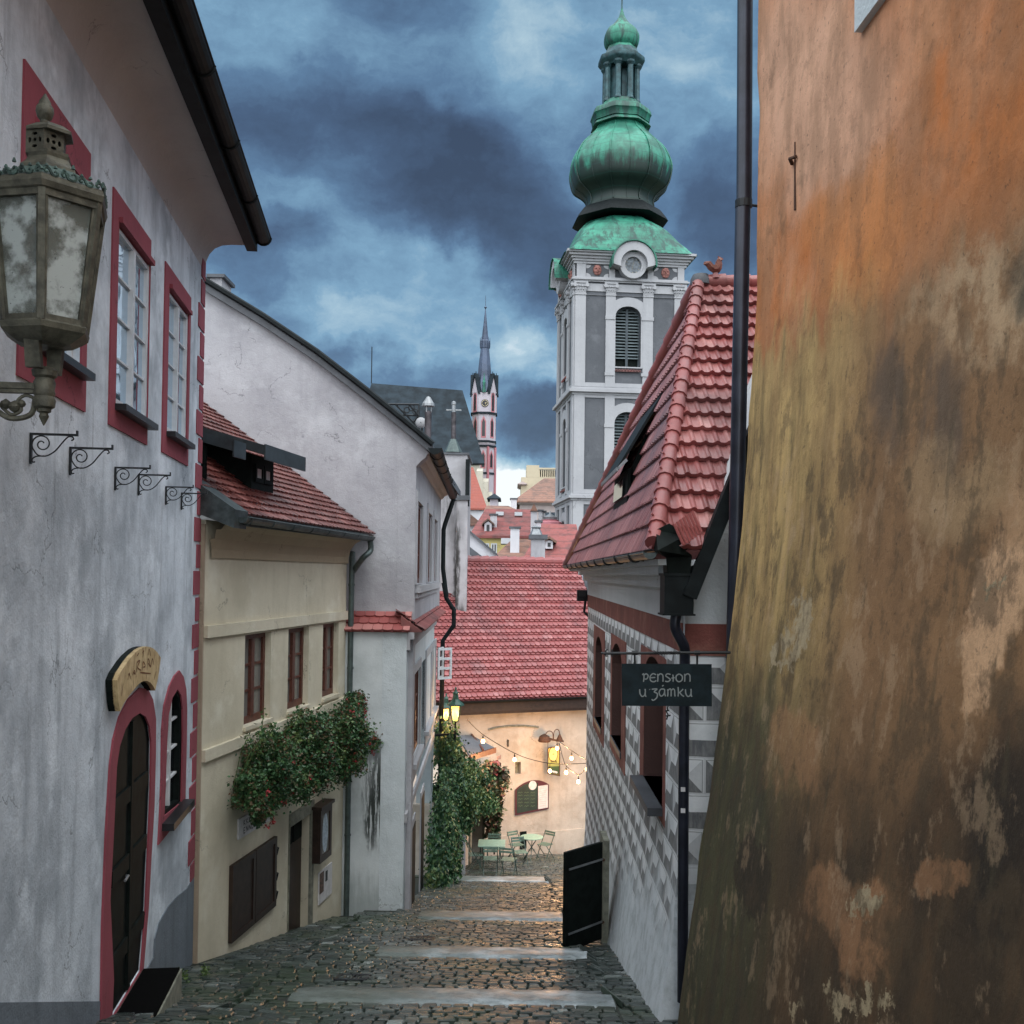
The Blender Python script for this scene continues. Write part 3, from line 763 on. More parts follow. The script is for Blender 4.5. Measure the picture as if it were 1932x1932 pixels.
w = MB(); w.plate(WC, [(0, -6.5), (UE, -6.5), (UE, GZ), (0, GZ)], -5, 0, holes, rev=.16); w.build('wall', M['cream'], CHs)
# end pilaster strip facing up the street
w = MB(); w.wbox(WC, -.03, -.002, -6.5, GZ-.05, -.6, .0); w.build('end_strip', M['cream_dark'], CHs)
def band(a, b, n):
    v1_, v0_ = sum(WC.uv(c4(*q), n)[1] for q in a)/2, sum(WC.uv(c4(*q), n)[1] for q in b)/2
    w = MB(); w.wbox(WC, .003, UE-.02, v0_, v1_, 0, n); w.build('string_band', M['cream'], CHs); return v0_, v1_
print(band([(225, 755), (1160, 645)], [(230, 838), (1165, 700)], .045), band([(205, 1590), (470, 1478)], [(205, 1670), (470, 1550)], .045))
# cove under the eaves
cp = [(.03, eY), (.03, eY+.10), (.06, eY+.22), (.14, eY+.33), (.26, eY+.40), (.34, eY+.43)]
w = MB()
for i in range(len(cp)-1):
    (n0, v0), (n1, v1) = cp[i], cp[i+1]; w.face([WC.P(.10, v0, n0), WC.P(UE, v0, n0), WC.P(UE, v1, n1), WC.P(-.02+.0, v1, n1)] if i else [WC.P(.10, v0, n0), WC.P(UE, v0, n0), WC.P(UE, v1, n1), WC.P(.08, v1, n1)])
w.face([WC.P(.10, eY, .03), WC.P(UE, eY, .03), WC.P(UE, eY, 0), WC.P(.10, eY, 0)])
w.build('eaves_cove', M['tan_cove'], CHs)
# roof plane
gz = eY+.50
E0 = WC.P(-.12, gz, .38); E1 = WC.P(UE+.34, gz, .38)
rs = radians(37); RV = (-WC.N*cos(rs)+V((0, 0, sin(rs)))); RN = (WC.N*sin(rs)+V((0, 0, cos(rs))))
w = MB(); L_ = (E1-E0).length; nrow = 26
w.hexa([E0-RN*.10, E1-RN*.10, E1+RV*4.4-RN*.10, E0+RV*4.4-RN*.10, E0-RN*.02, E1-RN*.02, E1+RV*4.4-RN*.02, E0+RV*4.4-RN*.02])
roofC = w.build('roof', M['wood_dark'], CHs)
t_ = MB(); tilefield(t_, E0, WC.D, RV, RN, lambda v: (0, L_), nrow, .165, .17, 'beaver', th=.018, over=1.3)
t_.build('roof_tiles', M['tile_cream'], CHs, fix=False)
w = MB(); w.wbox(WC, -.1, UE, gz-.12, gz+.0, .34, .37); 
e1 = WC.uv(c7(75, 600)); 
w.build('eaves_board', M['gutter_zinc'], CHs)
w = MB(); gutter(w, WC.P(-.02, gz-.03, .45), WC.P(UE-.12, gz-.06, .45), .07)
for k in range(8): u = .1+.7*k; w.tube([WC.P(u, gz-.04+.076*sin(a), .45+.076*cos(a)) for a in frange(pi, 2*pi, 8)], .008, 5)
w.build('gutter', M['gutter_zinc'], CHs)
# corner end flashing
w = MB(); w.prism([WC.P(-.13, gz+.52, -.3), WC.P(-.13, gz+.10, -.3), WC.P(-.14, gz-.16, .40), WC.P(-.13, gz+.05, .42)], WC.D*.35); w.build('end_flashing', M['gutter_zinc'], CHs)
# downpipe
ud = WC.uv((650, 1400))[0]
pts = [WC.P(UE-.16, gz-.12, .45), WC.P(UE-.14, gz-.28, .45), WC.P(UE-.24, gz-.40, .36), WC.P(ud+.05, gz-.62, .10), WC.P(ud, gz-.78, .08), WC.P(ud, -5.95, .08)]
w = MB(); w.tube([p for p in smoothline(pts, 6)], .048, 12)
for vv in (-.2, -1.6, -3.0, -4.4): w.lathe([(.056, vv-.02), (.056, vv+.02)], WC.P(ud, 0, .08).xy, 12)
w.build('downpipe', M['pipe_green'], CHs, smooth=True)
for r in wr:
    o = window(WC, r[0], r[1], r[2]+.02, r[3], CHs, M['wood_red'], M['glass_curtain'], rec=.13, fw=.07, cols=2, rows=3, mull=.10, bar=.03)
    s = MB(); s.wbox(WC, r[0]-.03, r[1]+.03, r[2]-.03, r[2]+.018, -.13, .04); s.build('sill', M['cream'], o)
# shutters
s4 = [WC.uv(cD(*q), .03) for q in ((80, 990), (640, 600), (600, 1530), (45, 1932))]
su0, su1 = (s4[0][0]+s4[3][0])/2, (s4[1][0]+s4[2][0])/2; sv1, sv0 = (s4[0][1]+s4[1][1])/2, (s4[2][1]+s4[3][1])/2
print('shutter', s4)
um_ = (su0+su1)/2
for a, b in ((su0, um_-.008), (um_+.008, su1)):
    sh = MB(); sh.wbox(WC, a, b, sv0, sv1, .0, .035)
    sh = sh.build('shutter', M['wood_dark'], CHs)
    s = MB()
    s.wbox(WC, a, a+.07, sv0, sv1, .035, .052); s.wbox(WC, b-.07, b, sv0, sv1, .035, .052); s.wbox(WC, a+.07, b-.07, sv0, sv0+.08, .035, .052); s.wbox(WC, a+.07, b-.07, sv1-.08, sv1, .035, .052)
    s.build('shutter_frame', M['wood_dark'], sh)
for vv in (sv1-.15, sv1-.5, sv0+.2): s = MB(); s.tube([WC.P(su1, vv, .04), WC.P(su1+.05, vv-.02, .05), WC.P(su1+.04, vv-.12, .03)], .012, 6); s.build('hinge', M['metal_dark'], sh)
# door
du0, du1, dv0, dv1 = dop
s = MB(); s.plate(WC, [(du0-.13, -5.4), (du1+.15, -5.4), (du1+.15, dv1+.20), (du0-.13, dv1+.20)], 0, .03, [[(du0, -5.5), (du0, dv1), (du1, dv1), (du1, -5.5)]] if False else [])
s = MB(); s.wbox(WC, du0-.02, du0, -5.4, dv1, 0, .02); s.wbox(WC, du1, du1+.14, -5.4, dv1+.18, 0, .03); s.wbox(WC, du0-.02, du1, dv1, dv1+.18, 0, .03); s.build('door_frame', M['stone_frame'], CHs)
s = MB(); s.wbox(WC, du0, du1, -5.5, dv1, -.16, -.12); d_ = s.build('door', M['wood_dark'], CHs)
s = MB(); s.wbox(WC, du0+.05, (du0+du1)/2-.03, -4.0, dv1-.1, -.12, -.10); s.wbox(WC, (du0+du1)/2+.03, du1-.05, -4.0, dv1-.1, -.12, -.10); s.build('door_panel', M['wood_black'], d_)
s = MB(); hv = WC.uv(cD(805, 960))[1]; s.wbox(WC, du0+.02, du0+.05, hv-.12, hv+.05, -.12, -.05); s.build('handle', M['bright_metal'], d_)
# notice case
nc = [WC.uv(cD(*q), .16) for q in ((1195, 300), (1335, 180), (1325, 840), (1180, 975))]
nu0, nu1, nv1, nv0 = (nc[0][0]+nc[3][0])/2, (nc[1][0]+nc[2][0])/2, (nc[0][1]+nc[1][1])/2, (nc[2][1]+nc[3][1])/2
NC = thing('display_case', 'dark brown glazed notice case on the cream wall right of the house door', 'notice case', tuple(WC.P(nu0, nv0, 0)))
s = MB(); s.wbox(WC, nu0, nu1, nv0, nv1, 0.002, .13); s.wbox(WC, nu0-.05, nu1+.04, nv1+.002, nv1+.05, 0.002, .19); s.build('case', M['wood_dark'], NC)
s = MB(); s.plate(WC, [(nu0, nv0), (nu1, nv0), (nu1, nv1), (nu0, nv1)], .132, .16, [[(nu0+.09, nv0+.10), (nu0+.09, nv1-.1), (nu1-.09, nv1-.1), (nu1-.09, nv0+.1)]]); s.build('case_frame', M['wood_dark'], NC)
s = MB(); s.wbox(WC, nu0+.08, nu1-.08, nv0+.09, nv1-.09, .131, .14); s.build('pane', M['glass_curtain'], NC)
s = MB(); ccx, ccy = (nu0+nu1)/2, (nv0+nv1)/2; s.plate(WC, [(ccx+.13*cos(a), ccy+.30*sin(a)) for a in frange(0, 2*pi*.97, 20)], .1405, .143); s.build('pale_notice', simple('pale_notice', (.35, .42, .48), .6, .3, 20), NC)
# white panel with small pictures
pc = [WC.uv(cD(*q), .03) for q in ((1175, 1085), (1345, 930), (1330, 1310), (1175, 1500))]
pu0, pu1, pv1, pv0 = (pc[0][0]+pc[3][0])/2, (pc[1][0]+pc[2][0])/2, (pc[0][1]+pc[1][1])/2, (pc[2][1]+pc[3][1])/2
NP = thing('notice_panel', 'small pale panel with a framed picture on the cream wall below the notice case', 'notice panel', tuple(WC.P(pu0, pv0, 0)))
s = MB(); s.wbox(WC, pu0, pu1, pv0, pv1, .002, .022); s.build('board', M['paper'], NP)
s = MB(); s.wbox(WC, pu0+.02, pu0+.20, pv0+.16, pv1-.02, .022, .030); s.build('picture', simple('dark_picture', (.10, .05, .035), .5, .8, 30), NP)
s = MB(); s.wbox(WC, pu0+.30, pu0+.38, pv0+.28, pv1-.06, .022, .030); s.build('small_plate', M['metal_dark'], NP)
# sign board half hidden under the plants
b4 = [WC.uv(cD(*q), .03) for q in ((150, 420), (560, 180), (560, 410), (185, 655))]
su_0, su_1, sv_1, sv_0 = (b4[0][0]+b4[3][0])/2, b4[1][0], (b4[0][1]+b4[1][1])/2, (b4[2][1]+b4[3][1])/2
SG = thing('name_board', 'pale board with dark hand lettering half hidden beneath the hanging plants', 'sign', tuple(WC.P(su_0, sv_0, 0)))
s = MB(); s.wbox(WC, su_0, su_1, sv_0, sv_1, .002, .025); s.build('board', M['paper'], SG)
s = MB(); hh = (sv_1-sv_0)
for r_ in range(2):
    uu = su_0+.14
    while uu < su_1-.35:
        y0 = sv_0+hh*(.18+.40*r_); h_ = hh*.27; k = RND.choice([0, 1, 2, 3]); w_ = .05
        L = {0: [[(0, 0), (0, 1)], [(0, 1), (1, 0)], [(1, 0), (1, 1)]], 1: [[(0, 0), (0, 1)], [(0, .5), (1, 1)], [(0, .5), (1, 0)]], 2: [[(0, 0), (0, 1)], [(0, 1), (1, 1)], [(0, .5), (.8, .5)], [(0, 0), (1, 0)]], 3: [[(0, 1), (0, 0)], [(0, 0), (1, 0)]]}[k]
        for l in L: stroke(s, WC, [(uu+w_*a, y0+h_*b) for a, b in l], .014, n1=.028, k=2)
        uu += .085
s.build('lettering', M['metal_dark'], SG)
# planter
pa, pb = WC.uv((455, 1455), .3), WC.uv((690, 1375), .3)
print('planter', pa, pb)
pu0, pu1 = WC.uv((470, 1450), .3)[0], UE-.25; pv = WC.uv((560, 1430), .3)[1]
PL = thing('window_box', 'long window box brimming with dark green and reddening geraniums under the brown windows', 'flower box', tuple(WC.P(pu0, pv-.2, .1)))
s = MB(); s.wbox(WC, pu0+.1, pu1-.1, pv-.22, pv-.02, .05, .27); s.build('trough', M['wood_dark'], PL)
s = MB(); cen = []
for (px, py, rr, ww) in ((515, 1435, .40, 1.2), (478, 1490, .24, .5), (515, 1500, .26, .5), (585, 1400, .40, 1.1), (590, 1450, .36, .9), (570, 1480, .26, .4), (655, 1375, .40, 1.1), (672, 1330, .22, .35), (655, 1430, .34, .7), (692, 1400, .24, .4), (500, 1535, .17, .25)):
    uv = WC.uv((px, py), .38); q = WC.P(uv[0], uv[1], .36); cen.append((q, rr*.9, rr*.95, rr*1.05, ww))
foliage(s, cen, 30000, .050)
s.build('foliage', M['leaf_planter'], PL, fix=False)
M['blossom'] = simple('red_blossom', (.30, .012, .020), .6, .4, 30)
s = MB()
for (c_, rx_, ry_, rz_, w_) in cen:
    for k in range(int(7+10*(c_.y > 15.2))):
        a_ = RND.uniform(0, 2*pi); f_ = RND.uniform(-.8, .8); q_ = c_+V((rx_*cos(a_)*sqrt(1-f_*f_)*.95, ry_*sin(a_)*sqrt(1-f_*f_)*.95, rz_*f_))
        if q_.x < c_.x-.1: q_.x = 2*c_.x-q_.x
        foliage(s, [(q_, .030, .030, .030, 1)], 9, .030)
s.build('blossoms', M['blossom'], PL, fix=False)
for k in range(26):
    s = MB(); uv = WC.uv((RND.uniform(470, 695), RND.uniform(1380, 1470)), .4); a = WC.P(uv[0], pv, .2); b = WC.P(uv[0]+RND.uniform(-.2, .2), uv[1]+RND.uniform(-.1, .45), RND.uniform(.3, .75))
    s.tube([a, (a+b)/2+V((0, 0, .1)), b], .005, 4)
    foliage(s, [(b, .05, .05, .07, 1)], 14, .05); s.build('sprig', M['weed'], PL, fix=False)
# dormers
def dormer(px0, px1, pyb, pyt, lab, lip=.45):
    # front bottom line lies on the roof plane
    def hit(x, y):
        r = ray(x, y); O = E0+RN*.03; return r*(O.dot(RN)/r.dot(RN))
    a = hit(px0, pyb[0]); b = hit(px1, pyb[1]); ua = (a-WC.O).dot(WC.D); ub = (b-WC.O).dot(WC.D)
    na = (a-WC.O).dot(WC.N); zb = a.z
    rr = b-a; h = (pyb[0]-pyt)/FPX*a.y
    d_ = MB(); back = 1.7
    for uu in (ua, ub-.03):
        d_.hexa([WC.P(uu, zb-.15, na), WC.P(uu+.03, zb-.15, na), WC.P(uu+.03, zb+.9, na-back), WC.P(uu, zb+.9, na-back), WC.P(uu, zb+h, na), WC.P(uu+.03, zb+h, na), WC.P(uu+.03, zb+h+.5, na-back), WC.P(uu, zb+h+.5, na-back)])
    d_.wbox(WC, ua+.03, ub-.03, zb-.15, zb+h, na-.03, na)
    dd = d_.build('dormer', M['wood_black'], CHs, label=lab)
    r_ = MB(); r_.hexa([WC.P(ua-lip, zb+h-.06, na+.35), WC.P(ub+.26, zb+h-.06, na+.35), WC.P(ub+.26, zb+h+.52, na-back), WC.P(ua-lip, zb+h+.52, na-back),
             WC.P(ua-lip, zb+h+.06, na+.35), WC.P(ub+.26, zb+h+.06, na+.35), WC.P(ub+.26, zb+h+.64, na-back), WC.P(ua-lip, zb+h+.64, na-back)])
    r_.build('dormer_roof', M['dormer_zinc'], dd)
    f = MB(); uw = (ub-ua)
    f.wbox(WC, ua-lip, ub+.26, zb+h-.13, zb+h+.07, na+.355, na+.375); f.build('dormer_fascia', M['dormer_zinc'], dd)
    return ua, ub, zb, h, na, dd
ua, ub, zb_, h_, na, dd = dormer(474, 518, (922, 933), 856, 'dark boarded dormer with a small two-pane window')
Wd = Wall(*(WC.O+WC.N*na).xy, WC.D.x, WC.D.y)
fr = MB()
for k in range(2):
    w0 = ua+.08+(ub-ua-.16)*k*.5; w1 = w0+(ub-ua-.16)*.46
    fr.plate(Wd, [(w0, zb_+.10), (w1, zb_+.10), (w1, zb_+h_-.12), (w0, zb_+h_-.12)], .0, .03, [[(w0+.05, zb_+.16), (w0+.05, zb_+h_-.18), (w1-.05, zb_+h_-.18), (w1-.05, zb_+.16)]])
fr = fr.build('window', M['wood_black'], dd)
for k in range(2):
    w0 = ua+.08+(ub-ua-.16)*k*.5; w1 = w0+(ub-ua-.16)*.46; s = MB(); s.wbox(Wd, w0+.05, w1-.05, zb_+.16, zb_+h_-.18, .002, .014); s.build('pane', M['paper'], fr)
dormer(388, 402, (905, 915), 842, 'dark boarded dormer half hidden by the red corner blocks', .05)
# ================================================================== MIDDLE WHITE HOUSE
YG = 17.35
WG = Wall(0, YG, 1, 0)                      # gable wall facing up the street
MH = thing('gabled_house', 'big white rendered house with a long slanting gable edge and two storeys of brown windows', 'house', (-2.5, 18, -5.8))
ucor = WG.uv((783, 1000))[0]
WM = Wall(ucor, YG, -.024, 1)               # street front of the upper floors
stripz = WG.uv((715, 1178))[1]
vg = lambda *pts: [WG.uv(p) for p in pts]
top = vg((330, 492), (395, 537), (500, 601), (600, 668), (700, 745), (790, 818), (818, 842))
top = [(-9.5, top[0][1]+2.6)] + top
over = top[-1][0]-ucor
w = MB(); w.plate(WG, [(-9.5, -8), (ucor, -8), (ucor, WG.uv((785, 880))[1]), (ucor+.10, WG.uv((785, 868))[1]), (ucor+.16, WG.uv((785, 868))[1]+.04), (ucor+.20, WG.uv((785, 855))[1]), (ucor+.22, top[-1][1]-.12)] + [(u, v-.10) for u, v in reversed(top[:-1])], -.35, 0)
# street front is a separate face with window openings, 5 mm proud of the body
w.build('gable_wall', M['white_mid'], MH)
up = [WM.rect(c7(1580, 612), c7(1620, 1228)), WM.rect(c7(1658, 688), c7(1687, 1218)), WM.rect(c7(1703, 735), c7(1724, 1195))]
VTu = WM.uv(c7(1590, 640))[1]; VBu = WM.uv(c7(1590, 1218))[1]
up = [(r[0]+.12*(r[1]-r[0]), r[1]-.12*(r[1]-r[0])) for r in up]
UL = 9.2
print('mid up', up, VTu, VBu)
w = MB(); ev = WG.uv((785, 868))[1]
w.plate(WM, [(-.0, stripz-.1), (UL, stripz-.1), (UL, ev), (-.0, ev)], -.3, .006, [[(a, VBu), (a, VTu), (b, VTu), (b, VBu)] for a, b in up], rev=.12)
w.build('street_wall', M['white_mid'], MH)
for a, b in up:
    o = window(WM, a, b, VBu, VTu, MH, M['wood_red'], M['glass_dark'], rec=.07, fw=.07, cols=2, rows=3)
    surround(WM, a-.16, b+.16, VBu-.02, VTu+.18, a, b, VBu, VTu, MH, M['tower_white'], n=.035)
w = MB(); w.wbox(WM, .15, up[-1][1]+.5, VBu-.16, VBu-.03, 0, .10); w.wbox(WM, .2, up[-1][1]+.45, VBu-.26, VBu-.16, 0, .05); w.build('long_sill', M['tower_white'], MH)
# eaves cove along the street
ez = top[-1][1]; w = MB(); cp = [(0.006, ev), (.06, ev+.02), (.10, ev+.09), (.20, ev+.13), (.20, ev+.20), (over-.04, ez-.13)]
for i in range(len(cp)-1):
    (n0, v0), (n1, v1) = cp[i], cp[i+1]; w.face([WM.P(0.002, v0, n0), WM.P(UL, v0, n0), WM.P(UL, v1, n1), WM.P(0.002, v1, n1)])
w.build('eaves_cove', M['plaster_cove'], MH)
# roof: slab along the verge
w = MB(); P = [V((u, YG-.12, v)) for u, v in top]; 
for i in range(len(P)-1):
    a, b = P[i], P[i+1]; q = V((0, 9.4, 0)); d = V((0, 0, -.16))
    sh = lambda X: X+q+WM.D*0
    w.hexa([a+d, b+d, b+d+q, a+d+q, a, b, b+q, a+q])
w.build('roof', M['slate_near'], MH)
w = MB(); w.tube([a+V((0, -.03, .02)) for a in P], .05, 6); w.build('verge_flashing', M['gutter_dark'], MH)
w = MB(); gn = over+.04; g0, g1 = WM.P(-.25, ez-.06, gn), WM.P(UL-.1, ez-.14, gn-.02); gutter(w, g0, g1, .11)
for k in range(8): 
    u = .3+1.2*k; w.tube([WM.P(u, ez-.08+.118*sin(a), gn+.118*cos(a)) for a in frange(pi, 2*pi, 8)], .010, 5)
w.build('gutter', M['gutter_dark'], MH)
w = MB(); ue_ = UL-.35
pts = [WM.P(ue_+.2, ez-.22, gn), WM.P(ue_+.15, ez-.34, gn-.03), WM.P(ue_, ez-.92, .13), WM.P(ue_, ez-1.05, .10), WM.P(ue_, VBu+.3, .10), WM.P(ue_, VBu-.4, .20), WM.P(ue_, stripz+.65, .12), WM.P(ue_, stripz+.25, .20), WM.P(ue_, stripz-.05, .40), WM.P(ue_, stripz-.45, .40), WM.P(ue_, stripz-.85, .12), WM.P(ue_, -7.6, .10)]
w.tube(pts, .06, 10); w.build('downpipe', M['gutter_dark'], MH, smooth=True)
# lower storey: stands a little proud, tile strips on its shoulder
YL = 17.02
WGl = Wall(0, YL, 1, 0); ulow = WGl.uv((764, 1400))[0]; Wl = Wall(ulow, YL, -.024, 1)
zs = WGl.uv((700, 1192))[1]
low_r = []
lt = [((1605, 1045), (1640, 1612)), ((1690, 950), (1716, 1450)), ((1730, 890), (1746, 1330))]
for a, b in lt: low_r.append(Wl.rect(c4(*a), c4(*b)))
vtl = Wl.uv(c4(1612, 1062))[1]; vbl = Wl.uv(c4(1598, 1640))[1]
print('mid low', low_r, vtl, vbl, ulow, ucor, stripz)
dl = Wl.rect(cF(1016, 80), cF(1036, 330))
ld = [[(a, vbl), (a, vtl), (b, vtl), (b, vbl)] for a, b, _, _ in low_r]
UL2 = 8.9
w = MB(); w.plate(WGl, [(-4.2, -8), (ulow, -8), (ulow, zs), (-4.2, zs)], -.36, 0)
m, t, b = newmat('streaked_render'); M['white_streaked'] = m; p = pos(t)
n1 = t.noise(p, .9, 8, .65); c = t.mix(t.mr(n1, .35, .68), (.66, .70, .71), (.46, .50, .505))
sk = t.noise(t.scale(p, (7, 7, .55)), 2.6, 8, .7)
for (x, y, rx, ry, s_) in ((722, 1500, 50, 120, 1.0), (744, 1450, 18, 160, 1.0), (700, 1560, 14, 60, .9)):
    a = WGl.uv((x, y)); ax = rx/FPX*YL; az = ry/FPX*YL
    bm = t.blob(t.vm('ADD', p, t.vm('MULTIPLY', t.vm('SUBTRACT', t.noise(p, 3, 6, out=1), (.5, .5, .5)), (.3, 0, .4))), (a[0], YL, a[1]), (1/ax, 0, 0), (0, 0, 1/az), 1.0)
    c = t.mix(t.math('MULTIPLY', t.math('MULTIPLY', bm, t.mr(sk, .42, .52)), s_), c, (.016, .022, .018))
zz = t.sep(p)[2]; c = t.mix(t.math('MULTIPLY', t.mr(t.math('ADD', zz, t.math('MULTIPLY', t.math('SUBTRACT', sk, .5), 1.2)), zbase(YL)+.9, zbase(YL)+.1), .6), c, (.22, .26, .25))
t.put(b.inputs['Base Color'], c); b.inputs['Roughness'].default_value = .85; bump(t, b, t.noise(p, 30, 6), .3, .012)
w.build('lower_gable_wall', M['white_streaked'], MH)
w = MB(); w.plate(Wl, [(.0, -8.5), (UL2, -8.5), (UL2, zs), (.0, zs)], -.4, .004, ld, rev=.10)
w.build('lower_street_wall', M['white_low'], MH)
for a, b, _, _ in low_r:
    window(Wl, a, b, vbl, vtl, MH, M['wood_red'], M['glass_dark'], rec=.06, fw=.07, cols=2, rows=3)
    surround(Wl, a-.15, b+.15, vbl-.02, vtl+.17, a, b, vbl, vtl, MH, M['tower_white'], n=.035)
    s = MB(); s.wbox(Wl, a-.2, b+.2, vbl-.12, vbl-.03, .004, .11); s.wbox(Wl, a-.12, b+.12, vbl-.42, vbl-.14, .004, .03); s.build('sill', M['tower_white'], MH)
w = MB(); w.wbox(Wl, .0, UL2, zs-.30, zs-.12, .005, .06); w.wbox(Wl, .0, UL2, zs-.12, zs, .005, .13); w.wbox(Wl, .0, UL2, vbl-.75, vbl-.6, .005, .05); w.build('string_course', M['tower_white'], MH)
# low doors on the street front
for (a, b) in ((dl[0], dl[1]), (dl[1]+1.9, dl[1]+2.7)):
    s = MB(); s.wbox(Wl, a-.12, b+.12, -7.6, dl[3]+.14, .005, .03); f_ = s.build('door_frame', M['tower_white'], MH)
    s = MB(); s.wbox(Wl, a, b, -7.6, dl[3], .031, .045); s.build('door', M['wood_black'], f_)
# tile strips
t_ = MB(); P0 = V((-4.2, YL-.10, zs+.01)); U = V((1, 0, 0)); Vv = V((0, .42, .30)).normalized(); N = U.cross(Vv)
if N.z < 0: N = -N
tilefield(t_, P0, U, Vv, N, lambda v: (0, ulow+4.2+.06), 3, .19, .17, 'beaver', th=.02, over=1.3)
t_.hexa([(-4.2, YL-.06, zs), (ulow+.03, YL-.06, zs), (ulow+.03, YG+.02, zs), (-4.2, YG+.02, zs), (-4.2, YL-.05, zs+.02), (ulow+.03, YL-.05, zs+.02), (ulow+.03, YG+.02, zs+.30), (-4.2, YG+.02, zs+.30)])
t_.build('tile_ledge', M['tile_near'], MH, fix=False)
t_ = MB(); P0 = Wl.P(0, zs+.01, .30); Vv = (-Wl.N*.42+V((0, 0, .30))).normalized(); N = (Wl.N*.30+V((0, 0, .42))).normalized()
tilefield(t_, P0, Wl.D, Vv, N, lambda v: (.05, UL2-.3), 3, .19, .17, 'beaver', th=.02, over=1.3)
t_.hexa([Wl.P(0, zs, .26), Wl.P(UL2, zs, .26), Wl.P(UL2, zs, -.1), Wl.P(0, zs, -.1), Wl.P(0, zs+.02, .26), Wl.P(UL2, zs+.02, .26), Wl.P(UL2, zs+.28, -.1), Wl.P(0, zs+.28, -.1)])
t_.build('tile_ledge', M['tile_far'], MH, fix=False)
# chimneys and odds on the roof
def flue(name, px, py0, py1, Y, hw, capm, lab, cone=False):
    a, b = at(px, py1, Y), at(px, py0, Y); r = hw/FPX*Y
    t_ = thing(name, lab, 'flue', (a.x, a.y, a.z), 'metal flues on the roofs')
    s = MB(); s.lathe([(r, a.z), (r, b.z)], (a.x, a.y), 12); s.build('pipe', M['rust_pipe'], t_, smooth=True)
    s = MB()
    if cone:
        s.lathe([(r*3.6, a.z-.02), (r*3.4, a.z+.03), (r*1.25, a.z+.45)], (a.x, a.y), 8); s.build('cone_flashing', M['pipe_green'], t_)
        s = MB(); s.lathe([(r*.8, b.z), (r*.8, b.z+.25), (r*.95, b.z+.27), (r*.95, b.z+.36), (.01, b.z+.40)], (a.x, a.y), 10)
        s.box(a.x-r*3, a.x+r*3, a.y-.03, a.y+.03, b.z+.06, b.z+.10); s.build('cowl', M['bright_metal'], t_)
    else:
        s.lathe([(r*1.9, b.z+.10), (r*1.8, b.z+.15), (r*.6, b.z+.28), (.01, b.z+.30)], (a.x, a.y), 12)
        for k in range(3): s.bar((a.x+r*.9*cos(k*2.1), a.y+r*.9*sin(k*2.1), b.z-.02), (a.x+r*.9*cos(k*2.1), a.y+r*.9*sin(k*2.1), b.z+.14), .02, .02)
        s.build('cowl', M['bright_metal'], t_)
    return t_
M['rust_pipe'] = simple('weathered_flue', (.075, .065, .07), .5, .5, 5, .5)
flue('metal_flue', 807, 776, 838, 20.0, 6.5, None, 'thin steel flue with a flat rain cap above the slanting white gable edge')
t_ = thing('white_chimney', 'small white capped chimney at the upper left end of the slanting gable edge', 'chimney', tuple(at(407, 545, 18.2)))
a, b_ = at(396, 524, 18.2), at(418, 560, 18.2); w = MB(); w.box(a.x, b_.x, 18.2, 18.8, b_.z-.8, a.z); w.build('stack', M['white_mid'], t_)
w = MB(); w.box(a.x-.05, b_.x+.06, 18.15, 18.86, a.z, a.z+.06); w.build('cap', M['slate_near'], t_)
# narrow fire wall house rising through the tavern roof
YN = 34.6
WN = Wall(0, YN, 1, 0)
NH = thing('fire_wall_house', 'narrow tall stained white wall behind the gabled house, standing over the red tavern roof', 'house', (-2, 36, -9))
n0, n1 = WN.uv((800, 1000))[0], WN.uv((880, 1000))[0]; nz = WN.uv((860, 858))[1]
m, t, b = newmat('sooty_render'); M['sooty'] = m; p = pos(t)
c = t.mix(t.mr(t.noise(p, .9, 8, .65), .35, .68), (.40, .39, .41), (.28, .27, .28)); sk = t.noise(t.scale(p, (6, 6, .7)), 1.5, 8, .72)
for (x, y, rx, ry, s_) in ((862, 1090, 8, 150, 1.0), (872, 1180, 9, 50, 1.0), (845, 960, 18, 45, .5), (838, 1140, 7, 90, .5), (860, 1000, 22, 40, .35)):
    a = WN.uv((x, y)); ax = rx/FPX*YN; az = ry/FPX*YN
    bm = t.blob(t.vm('ADD', p, t.vm('MULTIPLY', t.vm('SUBTRACT', t.noise(p, 3, 6, out=1), (.5, .5, .5)), (.2, 0, .6))), (a[0], YN, a[1]), (1/ax, 0, 0), (0, 0, 1/az), 1.0)
    c = t.mix(t.math('MULTIPLY', t.math('MULTIPLY', bm, t.mr(sk, .34, .50)), s_), c, (.022, .020, .018))
t.put(b.inputs['Base Color'], c); b.inputs['Roughness'].default_value = .85; bump(t, b, t.noise(p, 20, 6), .3, .02)
w = MB(); w.plate(WN, [(n0, -9), (n1, -9), (n1, nz), (n0, nz)], -3.0, 0); w.build('wall', M['sooty'], NH)
w = MB(); w.box(n0-.05, n1+.06, YN-.06, YN+3.05, nz, nz+.07); w.build('coping', M['slate_near'], NH)
w = MB(); a = WN.uv((866, 945)); w.box(a[0]-.06, n1+.05, YN-.38, YN-.002, -4.6, a[1]); w.build('buttress_wall', M['sooty'], NH)
w = MB(); w.box(a[0]-.14, n1+.10, YN-.44, YN, a[1], a[1]+.16); w.build('slate_cap', M['slate_near'], NH)
w = MB(); a2, b2 = at(882, 905, YN-.3), at(880, 955, YN-.3); w.box(a2.x-.07, a2.x+.07, YN-.3, YN-.14, b2.z, a2.z+.7); w.build('dark_post', M['gutter_dark'], NH)
w = MB(); a2 = at(865, 1228, YN-.5); w.lathe([(.05, a2.z-.14), (.34, a2.z-.10), (.30, a2.z+.10), (.12, a2.z+.24), (.01, a2.z+.28)], (a2.x+.05, YN-.45), 10); w.build('roof_hood', M['slate_near'], NH)
